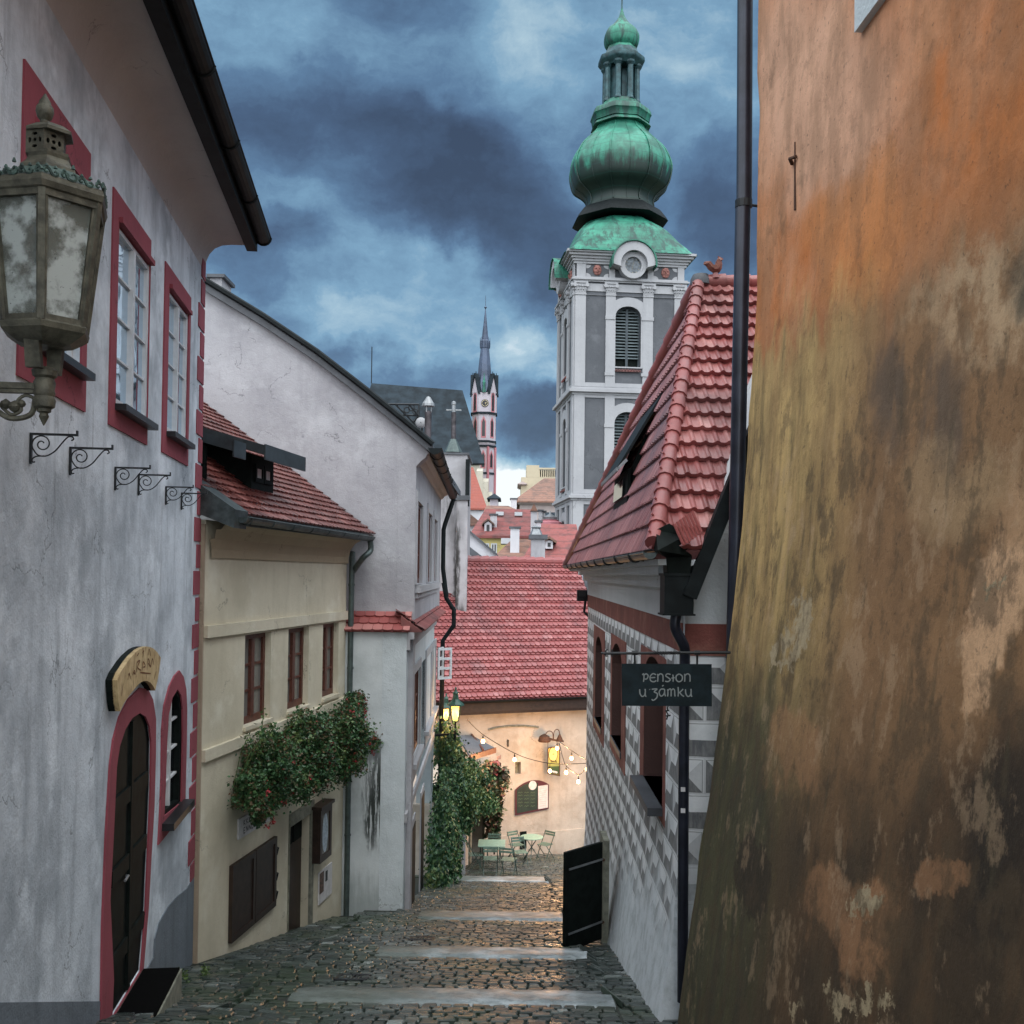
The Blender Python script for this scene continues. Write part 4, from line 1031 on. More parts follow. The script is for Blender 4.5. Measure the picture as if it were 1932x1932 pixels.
flue('metal_flue', 855, 778, 853, YN+.5, 4.8, None, 'steel flue with a crossbar and green cone base on the narrow white wall', True)
# lattice bracket and dish
t_ = thing('iron_lattice', 'black wrought-iron lattice bracket rising behind the slanting gable edge', 'bracket', tuple(at(760, 800, 21)))
q = lambda x, y: at((1050+x*.43988)/1.548654, (850+y*.43988)/1.548654, 21)
s = MB()
for a, b in (((150, 752), (398, 755)), ((396, 752), (396, 920)), ((240, 755), (390, 905)), ((330, 755), (396, 835)), ((396, 830), (345, 890)), ((265, 826), (396, 828))): s.tube([q(*a), q(*b)], .022, 5)
for cx_, cy_, r_ in ((345, 775, 20), (370, 800, 16), (315, 790, 18)): s.tube([q(cx_+r_*cos(a), cy_+r_*sin(a)) for a in frange(0, 2*pi, 13)], .014, 5)
s.build('bars', M['metal_dark'], t_)
a = q(412, 880); t_ = thing('satellite_dish', 'small white satellite dish beside the black iron lattice', 'dish', tuple(a))
s = MB(); n0_ = len(s.v); s.lathe([(.01, -.04), (.05, -.035), (.09, -.02), (.115, .01)], (0, 0), 14, cap=False)
s.v = [(a.x+x, a.y-.1+z_*1, a.z+y_) for x, y_, z_ in s.v]; s.build('reflector', M['dish'], t_, smooth=True)
s = MB(); s.tube([(a.x, a.y-.1, a.z), (a.x, a.y+.2, a.z-.1), (a.x, a.y+.2, a.z-.7)], .02, 6); s.build('mast', M['metal_dark'], t_)
# open white casement at the far end
p0 = at(829, 1250, 25.4); CT = MB()
Wc1 = Wall(at(826, 1250, 25.3).x, 25.3, .78, .62); Wc2 = Wall(at(826, 1250, 25.3).x, 25.4, .25, .97)
zt, zb2 = at(838, 1222, 25.5).z, at(838, 1281, 25.5).z
for Wx, L_ in ((Wc1, .42), (Wc2, .40)):
    CT.plate(Wx, [(0, zb2), (L_, zb2), (L_, zt), (0, zt)], -.02, .02, [[(.05, zb2+.06+(zt-zb2-.06)/3*k), (.05, zb2+(zt-zb2-.06)/3*(k+1)), (L_-.05, zb2+(zt-zb2-.06)/3*(k+1)), (L_-.05, zb2+.06+(zt-zb2-.06)/3*k)] for k in range(3)], back=True, rev=.04)
CT.build('open_casement', M['white_paint'], MH)

# ================================================================== TAVERN at the foot of the street
WR = Wall(at(930, 1500, 32.6).x, 32.6, .925, .38)
TH = thing('tavern_house', 'white tavern wall at the foot of the street under a broad pink-red tiled roof', 'house', (0, 34, -9.4))
uL, uR = -2.9, 4.6
er = WR.uv((970, 1318), .5)[1]
wt = WR.uv(cR(700, 462))[1]
nic = WR.rect(cR(737, 790), cR(777, 873))
w = MB(); w.plate(WR, [(uL, -12), (uR, -12), (uR, wt+.3), (uL, wt+.3)], -6, 0, [[(nic[0], nic[2]), (nic[0], nic[3]), (nic[1], nic[3]), (nic[1], nic[2])]], rev=.2)
w.build('wall', M['warm_wall'], TH)
w = MB(); w.wbox(WR, nic[0]-.01, nic[1]+.01, nic[2]-.01, nic[3]+.01, -.22, -.19); w.build('niche', M['stone_frame'], TH)
pl1 = WR.uv(cR(900, 1285))[1]
w = MB(); w.wbox(WR, uL, uR, -12, pl1, 0, .04); w.build('plinth', M['warm_wall'], TH)
w = MB(); w.tube([WR.P(*WR.uv(cR(*q)), .03) for q in ((548, 560), (600, 545), (700, 533), (800, 532), (900, 542))], .03, 6); w.build('arch_moulding', M['stone_frame'], TH)  # darker stone colour stands in for the shadow line of the relief
w = MB(); w.wbox(WR, uL, uR, er-.48, er-.06, 0, .40); w.wbox(WR, uL, uR, er-.40, er-.02, .41, .46); w.build('eaves_board', M['wood_dark'], TH)
w = MB(); gutter(w, WR.P(uL, er-.02, .56), WR.P(uR, er-.02, .56), .08); w.build('gutter', M['gutter_dark'], TH)
rs = radians(47); RVt = (-WR.N*cos(rs)+V((0, 0, sin(rs)))); RNt = (WR.N*sin(rs)+V((0, 0, cos(rs))))
E0t = WR.P(uL, er, .52); Lr = uR-uL
def tv(x, y): r = ray(x, y); q = r*(E0t.dot(RNt)/r.dot(RNt)); return (q-E0t).dot(RVt)
SL = tv(975, 1060); NR = 21; rh = SL/NR
print('tavern slope', SL, er)
w = MB(); q = WR.D*Lr
w.hexa([E0t-RNt*.12, E0t+q-RNt*.12, E0t+q+RVt*SL-RNt*.12, E0t+RVt*SL-RNt*.12, E0t-RNt*.01, E0t+q-RNt*.01, E0t+q+RVt*SL-RNt*.01, E0t+RVt*SL-RNt*.01])
top0 = E0t+RVt*SL; bk = -WR.N*SL*cos(rs)*1.0+V((0, 0, -SL*sin(rs)*.9))
w.hexa([top0-V((0, 0, .12)), top0+q-V((0, 0, .12)), top0+q+bk-V((0, 0, .12)), top0+bk-V((0, 0, .12)), top0, top0+q, top0+q+bk, top0+bk])
w.build('roof', M['tile_pink'], TH)
t_ = MB(); tilefield(t_, E0t, WR.D, RVt, RNt, lambda v: (0, Lr), NR, rh, .185, 'crown', th=.03, over=1.12, jit=.25); t_.build('roof_tiles', M['tile_pink'], TH, fix=False)
t_ = MB(); u = 0
while u < Lr:
    a = top0+WR.D*u; t_.tube([a+V((0, 0, .03)), a+WR.D*.42+V((0, 0, .06))], [.13, .15], 10); u += .36
t_.build('ridge_tiles', M['tile_pink'], TH, fix=False)
# chalkboard
mp = [(737, 1165), (972, 1118), (974, 948), (962, 938), (935, 925), (905, 917), (870, 916), (835, 922), (800, 937), (768, 957), (748, 973), (737, 987)]
mu = WR.poly(cR, mp, .05)
CB = thing('menu_board', 'arch-topped green chalkboard menu with dark red frame on the tavern wall', 'menu board', tuple(WR.P(*mu[0], 0)))
s = MB(); s.plate(WR, mu, .041, .07); s.build('frame', simple('oxblood_paint', (.085, .018, .025), .5), CB)
inn = WR.poly(cR, [(747, 1150), (892, 1120), (895, 935), (850, 928), (805, 945), (765, 968), (747, 985)], .05)
s = MB(); s.plate(WR, inn, .07, .078); s.build('chalk_surface', simple('green_chalkboard', (.018, .035, .025), .6, .3, 5), CB)
s = MB()
for y0 in (1000, 1020, 1045, 1070, 1095):
    for k in range(3):
        x = 755+k*44; stroke(s, WR, WR.poly(cR, [(x, y0+6), (x+9, y0), (x+16, y0+6), (x+24, y0-1), (x+32, y0+3)], .05), .016, n1=.081, k=3)
s.build('chalk_writing', simple('chalk', (.10, .14, .08), .9), CB)
a = WR.uv(cR(858, 952), .05); s = MB(); s.plate(WR, [(a[0]+.14*cos(t), a[1]+.15*sin(t)) for t in frange(0, 2*pi*.96, 20)], .07, .086); s.build('round_badge', M['paper'], CB)
s = MB(); s.plate(WR, WR.poly(cR, [(897, 1120), (965, 1108), (965, 948), (897, 958)], .05), .07, .088); sh = s.build('menu_sheet', M['paper'], CB)
s = MB()
for k in range(9): stroke(s, WR, WR.poly(cR, [(908, 978+k*15), (950, 972+k*15)], .05), .008, n1=.090, k=1)
s.build('menu_lines', simple('grey_print', (.3, .29, .29), .8), sh)
# hanging tavern sign
q = lambda x, y, d=.45: WR.P(*WR.uv(cR(x, y), d), d)
SGN = thing('tavern_sign', 'tall green and yellow tavern sign with round emblem hanging under two gooseneck lamps', 'sign', tuple(q(1008, 880)))
s = MB(); s.plate(WR, WR.poly(cR, [(968, 868), (1050, 888), (1050, 705), (1038, 692), (1015, 684), (990, 684), (968, 695)], .45), .42, .45, back=True)
m, t, b = newmat('green_yellow_sign'); p = pos(t); zz = t.sep(p)[2]
z1, z0 = q(1008, 690).z, q(1008, 880).z
f = t.mr(zz, z0, z1, smooth=False)
t.put(b.inputs['Base Color'], t.ramp(f, [(0, (.10, .07, .02)), (.06, (.03, .055, .02)), (.30, (.035, .07, .025)), (.34, (.25, .27, .08)), (.55, (.40, .38, .10)), (1, (.62, .46, .10))])); M['signface'] = m
s.build('sign_panel', M['signface'], SGN)
s = MB(); s.tube([q(968, 868), q(968, 695), q(990, 684), q(1015, 684), q(1050, 705), q(1050, 888), q(968, 868)], .018, 6); s.build('sign_frame', M['rust'], SGN)
s = MB(); cc = WR.uv(cR(1005, 733), .45)
s.plate(WR, [(cc[0]+.17*cos(t_), cc[1]+.24*sin(t_)) for t_ in frange(0, 2*pi*.97, 28)], .45, .456); rd = s.build('round_emblem', simple('yellow_disc', (.75, .56, .20), .6), SGN)
s = MB(); s.tube([WR.P(cc[0]+.16*cos(a), cc[1]+.235*sin(a), .457) for a in frange(0, 2*pi, 29)], .010, 5); s.tube([WR.P(cc[0]+.03, cc[1], .457), WR.P(cc[0]-.03, cc[1]+.01, .457)], .012, 5); s.build('emblem_ring', M['rust'], rd)
s = MB()
for L in ([(990, 792), (993, 775), (1000, 780), (996, 792)], [(1003, 790), (1008, 778), (1012, 790)], [(1018, 792), (1024, 778), (1030, 794)]): stroke(s, WR, WR.poly(cR, L, .45), .018, n1=.456, k=3)
s.build('script_line', M['metal_dark'], SGN)
s = MB()
for k in range(5): stroke(s, WR, WR.poly(cR, [(992+9*k, 862+2*k), (994+9*k, 846+2*k), (999+9*k, 858+2*k)], .45), .022, n1=.456, k=2)
s.build('white_script', M['white_paint'], SGN)
s = MB(); s.tube([q(940, 622), q(1078, 643)], .03, 6); s.tube([q(968, 640), q(968, 695)], .007, 4); s.tube([q(1045, 645), q(1045, 700)], .007, 4); s.tube([q(1008, 632), WR.P(*WR.uv(cR(1008, 632), .45), .0)], .03, 6); s.build('bracket', M['rust'], SGN)
for pts, r0 in ([(1005, 628), (1003, 590), (990, 572), (970, 572), (955, 588), (950, 602)], 0), ([(1008, 628), (1010, 585), (1022, 562), (1040, 560), (1050, 580), (1051, 598)], 1):
    s = MB(); s.tube([V(x) for x in smoothline([tuple(q(*p_)) for p_ in pts], 4)], .014, 6); lm = s.build('gooseneck', M['rust'], SGN)
    e = q(*pts[-1]); s = MB()
    if r0: s.lathe([(.02, e.z+.03), (.05, e.z-.03), (.13, e.z-.20)], (e.x, e.y), 12, cap=False)
    else: s.lathe([(.02, e.z+.06), (.16, e.z-.02), (.21, e.z-.16), (.19, e.z-.20), (.06, e.z-.22)], (e.x-.03, e.y), 14)
    s.build('lamp_shade', M['rust'], lm, smooth=True)
# ironwork speck and small wall hook
s = MB(); a = WR.uv(cR(685, 652)); s.wbox(WR, a[0]-.02, a[0]+.02, a[1]-.12, a[1]+.10, 0, .06); s.build('wall_hook', M['metal_dark'], TH)
s = MB(); a0, a1 = WR.uv(cR(775, 1360), .1), WR.uv(cR(820, 1300), .1)
ES = MB(); ES.wbox(WR, a0[0], a1[0], a0[1]-.2, a1[1]+.1, .05, .08, .5); tag(ES.build('chalk_stand', M['wood_black']), 'small black board leaning on the tavern wall behind the round table', 'board')

# vine-covered side wall between the gabled house and the tavern
P1, P2 = V((-2.0, 25.7, 0)), WR.P(-.10, 0, 0.0)
WV = Wall(P1.x, P1.y, P2.x-P1.x, P2.y-P1.y)
LV = (P2-P1).to_2d().length if False else hypot(P2.x-P1.x, P2.y-P1.y)
VH = thing('side_annex', 'low whitewashed annex with a dark doorway half buried under climbing greenery', 'annex', tuple(WV.P(2, -9, -1)))
za = WR.uv(cR(430, 740))[1]
dvr = WV.rect(cR(415, 1195), cR(502, 1480)); print('annex', LV, dvr, za)
dzt = WV.uv(cR(455, 1150))[1]
d0, d1 = WV.uv(cR(418, 1300))[0], WV.uv(cR(505, 1300))[0]
w = MB(); w.plate(WV, [(0, -11), (LV-.02, -11), (LV-.02, za-.1), (0, za-.1)], -3, 0, [[(d0, -10.5), (d0, dzt), (d1, dzt), (d1, -10.5)]], rev=.5); w.build('wall', M['warm_wall'], VH)
s = MB(); s.wbox(WV, d0, d1, -10.6, dzt, -.55, -.5); s.build('doorway', M['wood_black'], VH)
s = MB(); s.wbox(WV, d0-.16, d0, -10.5, dzt+.1, 0, .06); s.wbox(WV, d1, d1+.16, -10.5, dzt+.1, 0, .06); s.build('door_frame', M['stone_frame'], VH)
# little canopy roof
cz = lambda x, y, Y: at((1200+x*.41408)/1.548654, (1900+y*.41408)/1.548654, Y)
t_ = MB(); A_, B_, C_, D_ = cz(330, 600, 31.0), cz(420, 745, 29.2), cz(598, 690, 30.6), cz(430, 598, 32.3)
t_.hexa([A_-V((0, 0, .08)), B_-V((0, 0, .08)), C_-V((0, 0, .08)), D_-V((0, 0, .08)), A_, B_, C_, D_]); t_.build('canopy_roof', M['tower_grey'], VH)
t_ = MB(); t_.bar(B_-V((0, 0, .06)), C_-V((0, 0, .06)), .06, .16); t_.bar(D_+V((0, 0, .02)), (B_+C_)/2+V((0, 0, .06)), .05, .05); t_.build('canopy_edge', M['wood_red'], VH)
# pale door jamb nearer the street
a, b = cz(362, 1275, 27.6), cz(385, 1550, 27.6)
s = MB(); s.box(a.x, b.x, 27.5, 27.62, b.z-.1, a.z); s.build('pale_post', M['tower_white'], VH)

# ================================================================== SGRAFFITO HOUSE
WS = Wall(1.50, 8.8, .012, 1, -1)
SH = thing('sgraffito_house', 'white house with grey painted pyramid blocks, red-framed arched windows and steep tiled roof', 'house', (2.5, 14, -4.5))
ZE = .10
def wsP(f, pts, n=0): return WS.poly(f, pts, n)
m, t, b = newmat('sgraffito_blocks')
p = pos(t); X, Y, Z = t.sep(p)
warp = t.noise(p, 1.2, 4)
Zw = t.math('ADD', Z, t.math('MULTIPLY', t.math('SUBTRACT', warp, .5), .05))
BH, BW = .31, .56
row = t.math('DIVIDE', Zw, BH); ri = t.math('FLOOR', row); fv = t.math('FRACT', row)
geo = t.new('ShaderNodeNewGeometry'); nrm = t.sep(geo.outputs['Normal'])
side = t.math('GREATER_THAN', t.math('ABSOLUTE', nrm[1]), .7)
co = t.math('ADD', t.math('MULTIPLY', Y, t.math('SUBTRACT', 1.0, side)), t.math('MULTIPLY', X, side))
col = t.math('ADD', t.math('DIVIDE', co, BW), t.math('MULTIPLY', t.math('MODULO', t.math('ABSOLUTE', ri), 2.0), .5))
fu = t.math('FRACT', col)
# inside a block: trompe l'oeil diamond painted in grey and white facets; u runs away from the viewer
du_ = t.math('MULTIPLY', fu, BW/BH)                      # in block heights, 0..1.95
lft, rgt = du_, t.math('SUBTRACT', BW/BH, du_); bt, tp = fv, t.math('SUBTRACT', 1.0, fv)
mn = t.math('MINIMUM', t.math('MINIMUM', lft, rgt), t.math('MINIMUM', bt, tp))
isb = t.math('LESS_THAN', t.math('ABSOLUTE', t.math('SUBTRACT', mn, bt)), .0005)
isn = t.math('LESS_THAN', t.math('ABSOLUTE', t.math('SUBTRACT', mn, lft)), .0005)
isf = t.math('LESS_THAN', t.math('ABSOLUTE', t.math('SUBTRACT', mn, rgt)), .0005)
wh = t.mix(t.mr(t.noise(p, 3, 7), .35, .7), (.92, .93, .94), (.74, .76, .77))
gy = t.mix(t.mr(t.noise(t.scale(p, (9, 9, 2)), 4, 7), .3, .7), (.15, .155, .165), (.30, .30, .295))
c = t.mix(t.math('MULTIPLY', isb, 1.0), wh, gy); c = t.mix(t.math('MULTIPLY', isn, .95), c, gy); c = t.mix(t.math('MULTIPLY', isf, .30), c, gy)
jl = t.math('MAXIMUM', t.math('LESS_THAN', mn, .045), 0.0)
c = t.mix(t.math('MULTIPLY', jl, .75), c, (.80, .81, .82)); 
jd = t.math('LESS_THAN', t.math('ABSOLUTE', t.math('SUBTRACT', mn, .055)), .012)
c = t.mix(t.math('MULTIPLY', jd, .6), c, (.16, .16, .155))
# worn away towards the base: damp plaster shows
wear = t.math('ADD', Z, t.math('ADD', t.math('MULTIPLY', Y, .231), t.math('MULTIPLY', t.math('SUBTRACT', t.noise(p, 1.8, 7), .5), 2.2)))
c = t.mix(t.mr(wear, -.35, -1.15), c, t.mix(t.mr(t.noise(p, 5, 7), .4, .7), (.70, .74, .77), (.50, .54, .55)))
st = t.noise(t.scale(p, (3, 3, .6)), 2.2, 8, .7)
c = t.mix(t.math('MULTIPLY', t.mr(st, .58, .70), .55), c, (.20, .21, .18))
c = t.mix(t.math('MULTIPLY', t.mr(t.noise(p, 8, 8), .62, .72), .5), c, (.10, .10, .09))
t.put(b.inputs['Base Color'], c); b.inputs['Roughness'].default_value = .85
bump(t, b, t.noise(p, 30, 7), .35, .012); M['sgraffito'] = m
M['sg_red'] = plaster('sgraffito_red', (.23, .070, .055), (.13, .045, .038), (.34, .15, .11), .5, .6, sc=1.6)
M['sg_reveal'] = plaster('reveal_brown', (.13, .065, .055), (.08, .045, .04), None, .4, .6)
# windows
def arch_pts(u0, u1, vb_, vs, vtop, n=9, point=.0):
    uc_ = (u0+u1)/2; r = (u1-u0)/2; out = [(u0, vb_), (u0, vs)]
    for i in range(1, n): 
        a = pi-pi*i/n; out.append((uc_+r*cos(a), vs+(vtop-vs)*sin(a)**.8))
    return out+[(u1, vs), (u1, vb_)]
S1 = WS.rect(cG(330, 783), cG(398, 1600)); S2 = WS.rect(cG(452, 842), cG(548, 1785)); S3 = WS.rect(cG(665, 920), cG(838, 2010))
vS1 = (WS.uv(cG(330, 1510))[1], WS.uv(cG(330, 783))[1]); vS2 = (WS.uv(cG(445, 1650))[1], WS.uv(cG(455, 845))[1]); 
vS3 = (WS.uv(cH(682, 250))[1], WS.uv(cG(665, 925))[1])
wins = []
for (S, vs_, il, ir, ap, ib) in ((S1, vS1, cG(341, 1100), cG(388, 1100), cG(362, 866), cG(340, 1440)), (S2, vS2, cG(459, 1150), cG(528, 1150), cG(495, 920), cG(458, 1572)), (S3, vS3, cG(686, 1500), cG(822, 1500), cG(735, 1000), cG(675, 1840))):
    iu = sorted((WS.uv(il)[0], WS.uv(ir)[0])); vt_ = WS.uv(ap)[1]; vb_ = WS.uv(ib)[1]
    wins.append((S[0], S[1], vs_[0], vs_[1], iu[0], iu[1], vb_, vt_))
print('sgraff wins', [[round(x, 2) for x in w_] for w_ in wins])
LS = 13.0
zf = lambda u: zbase(8.8+u)
NF = .30
inn = [arch_pts(w_[4], w_[5], w_[6], w_[7]-.35, w_[7]) for w_ in wins]
# upper wall, flat
w = MB(); w.plate(WS, [(0, zf(0)+1.75), (LS, zf(LS)+1.75), (LS, ZE), (0, ZE)], -4.5, 0, inn, rev=.30)
w.build('wall', M['sgraffito'], SH)
# battered foot with the cellar opening
du = (WS.uv((1137, 1700), .2)[0], WS.uv((1148, 1700), .2)[0])
w = MB(); N_ = 40; R_ = 7
def ft(u, k):
    f = k/R_; z1, z0 = zf(u)+1.75, zf(u)-.35
    z = z1+(z0-z1)*f; n = NF*(max(0, f-.05))**1.7 + .012*sin(u*3+k)*(k > 1) 
    return WS.P(u-(.10*(f**2) if u <= 0 else 0), z, n)
for i in range(N_):
    for k in range(R_):
        a, b_ = LS*i/N_, LS*(i+1)/N_; w.face([ft(a, k), ft(b_, k), ft(b_, k+1), ft(a, k+1)])
for k in range(R_):
    p0_, p1_ = ft(0, k), ft(0, k+1); w.face([p0_, p1_, V((2.6, 8.75, p1_.z)), V((2.6, 8.75, p0_.z))])
w.build('battered_foot', M['sgraffito'], SH, smooth=True)
for w_, ip in zip(wins, inn):
    s = MB(); s.plate(WS, [(w_[0], w_[2]), (w_[1], w_[2]), (w_[1], w_[3]), (w_[0], w_[3])], 0, .012, [ip]); sr = s.build('window_surround', M['sg_red'], SH)
    s = MB()    # red reveal lining
    for i in range(len(ip)):
        a, b_ = ip[i], ip[(i+1) % len(ip)]; cu = (w_[4]+w_[5])/2; sc = .996
        s.face([WS.P(cu+(a[0]-cu)*sc, a[1], .010), WS.P(cu+(b_[0]-cu)*sc, b_[1], .010), WS.P(cu+(b_[0]-cu)*sc, b_[1], -.26), WS.P(cu+(a[0]-cu)*sc, a[1], -.26)])
    s.build('reveal', M['sg_reveal'], sr)
    hl = [((w_[4]+w_[5])/2+(p_[0]-(w_[4]+w_[5])/2)*.86, (w_[6]+w_[7])/2+(p_[1]-(w_[6]+w_[7])/2)*.94) for p_ in ip]
    s = MB(); s.plate(WS, ip, -.27, -.22, [hl]); cu = (w_[4]+w_[5])/2
    s.wbox(WS, cu-.03, cu+.03, w_[6]+.04, w_[7]-.05, -.26, -.21)
    for k in (1, 2): s.wbox(WS, w_[4]+.06, w_[5]-.06, w_[6]+(w_[7]-w_[6])*k/3-.012, w_[6]+(w_[7]-w_[6])*k/3+.012, -.26, -.22)
    o = s.build('window', M['wood_dark'], SH)
    s = MB(); s.plate(WS, ip, -.30, -.265); s.build('pane', M['glass_dark'], o)
    s = MB(); s.wbox(WS, w_[4]-.04, w_[5]+.04, w_[6]-.08, w_[6], -.22, .16 if w_ is wins[2] else .03); s.build('sill', M['slate_near'], o)
# red band under the frieze, along street and around the corner
rb1, rb0 = (WS.uv(cG(300, 597))[1]+WS.uv(cG(870, 705))[1])/2, (WS.uv(cG(290, 682))[1]+WS.uv(cG(905, 903))[1])/2
print('band', rb0, rb1)
WF = Wall(1.50, 8.8, 1, 0)
s = MB(); s.wbox(WS, -.012, LS, rb0, rb1, .002, .013); s.wbox(WF, -.0, 2.5, rb0-.02, rb1-.0, .102, .113); s.build('red_band', M['sg_red'], SH)
s = MB(); s.wbox(WS, -.004, LS, rb1+.003, ZE, .003, .02); s.wbox(WS, 0, LS, ZE-.20, ZE+.02, .02, .10); s.wbox(WS, 0, LS, ZE-.08, ZE+.06, .10, .22); s.build('frieze', M['white_gable'], SH)
# front gable facing up the street
w = MB(); ga, gb = WF.uv((1292, 1118), .1), WF.uv((1388, 878), .1)
w.plate(WF, [(0.0, -6), (2.6, -6), (2.6, rb0), (0, rb0)], -1, .10); w.build('front_wall', M['sgraffito'], SH)
sl = (gb[1]-ga[1])/(gb[0]-ga[0])
w = MB(); w.plate(WF, [(0.0, rb0), (2.6, rb0), (2.6, ga[1]+sl*(2.6-ga[0])), (ga[0], ga[1]), (0, ga[1]-.05)], -1, .10); w.build('front_gable', M['white_gable'], SH)
d = V((1, 0, sl)).normalized(); a = WF.P(ga[0]-.02, ga[1]-.03, .55); 
w = MB(); w.bar(a+V((0, .14, 0)), a+V((0, .14, 0))+d*4, .12, .12, up=V((0, 0, 1))); w.build('verge_board', M['gutter_dark'], SH)
# roof
X0r, Y0r, Y1r = 1.20, 8.35, 21.3
A = at(1240, 1046, Y0r); 
e0 = V((X0r, Y0r, ZE+.12)); e1 = V((X0r+.0, Y1r, ZE+.12)); ap = at(1322, 522, 11.6)-V((0, 0, .10))
print('apex', ap)
def hipplane(Pa, Pb, Pc):
    U = (Pb-Pa).normalized(); W_ = Pc-Pa; Vv = (W_-U*W_.dot(U)).normalized(); N = U.cross(Vv)
    if N.z < 0: N = -N
    return U, Vv, N
# left slope: triangle e0,e1,apex ; slightly flared eave handled by under boards
U, Vv, N = hipplane(e0, e1, ap); Lu = (e1-e0).length; ua_, va_ = (ap-e0).dot(U), (ap-e0).dot(Vv)
lim = lambda v: (ua_*min(1, v/va_), Lu+(ua_-Lu)*min(1, v/va_)) if v < va_ else (ua_, ua_)
w = MB(); w.prism([e0, e1, ap], -N*.10); 
nr = 13
t_ = MB(); tilefield(t_, e0, U, Vv, N, lim, nr, va_/nr, .155, 'pan', th=.022, over=1.05, jit=.3); t_.build('side_slope_tiles', M['tile_side'], SH, fix=False)
e2 = V((5.5, Y0r, e0.z)); ap2 = V((5.5, ap.y, ap.z)); U2, V2, N2 = hipplane(e0, e2, ap); L2 = 4.3; u2, v2 = (ap-e0).dot(U2), (ap-e0).dot(V2)
def pj(q): return (CX+FPX*q.dot(_R)/q.dot(_F), CY+SHIFT-FPX*q.dot(_U)/q.dot(_F))
def lim2(v):
    q = e0+V2*v; y_ = pj(q)[1]; lo_ = u2*min(1, v/v2)
    if y_ < 868: return (lo_, L2)
    xb = 1292+(1118-y_)*95/245; return (lo_, max(lo_+.02, min(L2, at(xb, y_, q.y).x-e0.x)))
vk = next(v for v in frange(0, v2, 80) if pj(e0+V2*v)[1] < 875); w.prism([e0, e0+U2*(lim2(0)[1]+.0), e0+V2*vk+U2*(lim2(vk-.03)[1]), e0+V2*vk+U2*L2, ap2, ap], -N2*.10); w.prism([ap, ap2, V((5.5, Y1r, e0.z)), e1], V((0, 0, -.1))); w.build('roof', M['tile_side'], SH)
nr = 19
t_ = MB(); tilefield(t_, e0, U2, V2, N2, lim2, nr, v2/nr, .112, 'pan', th=.026, over=1.05, jit=.4); t_.build('front_slope_tiles', M['tile_near'], SH, fix=False)
def hiptiles(a, b, n, r, mb, off):
    d = (b-a)/n
    for k in range(n):
        p = a+d*k+off; mb.tube([p, p+d*.5, p+d*1.12], [r*1.18, r*1.06, r*.92], 10)
        mb.tube([p+off*.9+d*.30, p+off*2.2+d*.30], .010, 5)
t_ = MB(); hiptiles(e0+(ap-e0)*.01, ap, 21, .070, t_, (N+N2).normalized()*.045); t_.build('hip_tiles', M['tile_near'], SH, smooth=True, fix=False)
t_ = MB(); hiptiles(e1, ap, 24, .085, t_, (N+V((0, .3, .3))).normalized()*.04); t_.build('far_hip_tiles', M['tile_near'], SH, smooth=True, fix=False)
t_ = MB(); hiptiles(ap2, ap, 12, .085, t_, V((0, 0, .04))); t_.build('ridge_tiles', M['tile_near'], SH, smooth=True, fix=False)
s = MB(); s.lathe([(.12, ap.z+.0), (.12, ap.z+.06), (.09, ap.z+.12), (.02, ap.z+.14)], ap.xy, 12); s.build('ridge_cap', M['slate_near'], SH, smooth=True)
# shed dormer on the side slope
def onslope(x, y):
    r = ray(x, y); return r*(e0.dot(N)/r.dot(N))
dC, dA = onslope(*cU(560, 1480)), onslope(*cU(748, 1000)); yd = dC.y; dA = V((dA.x, yd, 0)); kz = -(N.x)/N.z
zsl = lambda x, y: e0.z-(N.x*(x-e0.x)+N.y*(y-e0.y))/N.z
xa = at(*cU(752, 992), yd).x; za_ = zsl(xa, yd); tip = at(*cU(488, 1312), yd-.1); fb = at(*cU(578, 1290), yd)
print('dormer', dC, xa, za_, tip, fb)
w = MB(); w.prism([(fb.x, yd, zsl(fb.x, yd)-.1) if False else (dC.x, yd, dC.z-.05), (fb.x-.02, yd, fb.z+.0), (xa, yd, za_)], (0, .06, 0))
w.prism([(dC.x, yd+1.5, dC.z-.05), (fb.x-.02, yd+1.5, fb.z+.0), (xa, yd+1.5, za_)], (0, .06, 0))
w.hexa([(dC.x-.04, yd, dC.z-.1), (dC.x+.02, yd, dC.z-.1), (dC.x+.02, yd+1.56, dC.z-.1), (dC.x-.04, yd+1.56, dC.z-.1), (fb.x-.06, yd, fb.z), (fb.x, yd, fb.z), (fb.x, yd+1.56, fb.z), (fb.x-.06, yd+1.56, fb.z)])
dq = w.build('dormer', M['wood_black'], SH)
w = MB(); tz = za_+.06
w.hexa([(tip.x, yd-.22, tip.z), (xa+.05, yd-.22, tz), (xa+.05, yd+1.8, tz), (tip.x, yd+1.8, tip.z), (tip.x, yd-.22, tip.z+.06), (xa+.05, yd-.22, tz+.06), (xa+.05, yd+1.8, tz+.06), (tip.x, yd+1.8, tip.z+.06)]); w.build('dormer_roof', M['gutter_dark'], dq)
w = MB(); w.bar((tip.x, yd-.23, tip.z+.03), (tip.x+.10, yd-.23, tip.z+.075+.06), .02, .035); w.bar((tip.x-.01, yd-.24, tip.z+.02), (tip.x-.01, yd+1.82, tip.z+.02), .02, .05); w.build('dormer_edge', M['bright_metal'], dq)
w = MB(); w.hexa([(dC.x-.07, yd+.25, dC.z+.08), (dC.x-.04, yd+.25, dC.z+.08), (dC.x-.04, yd+1.3, dC.z+.08), (dC.x-.07, yd+1.3, dC.z+.08), (fb.x-.09, yd+.25, fb.z-.1), (fb.x-.06, yd+.25, fb.z-.1), (fb.x-.06, yd+1.3, fb.z-.1), (fb.x-.09, yd+1.3, fb.z-.1)]); w.build('window', M['glass_dark'], dq)
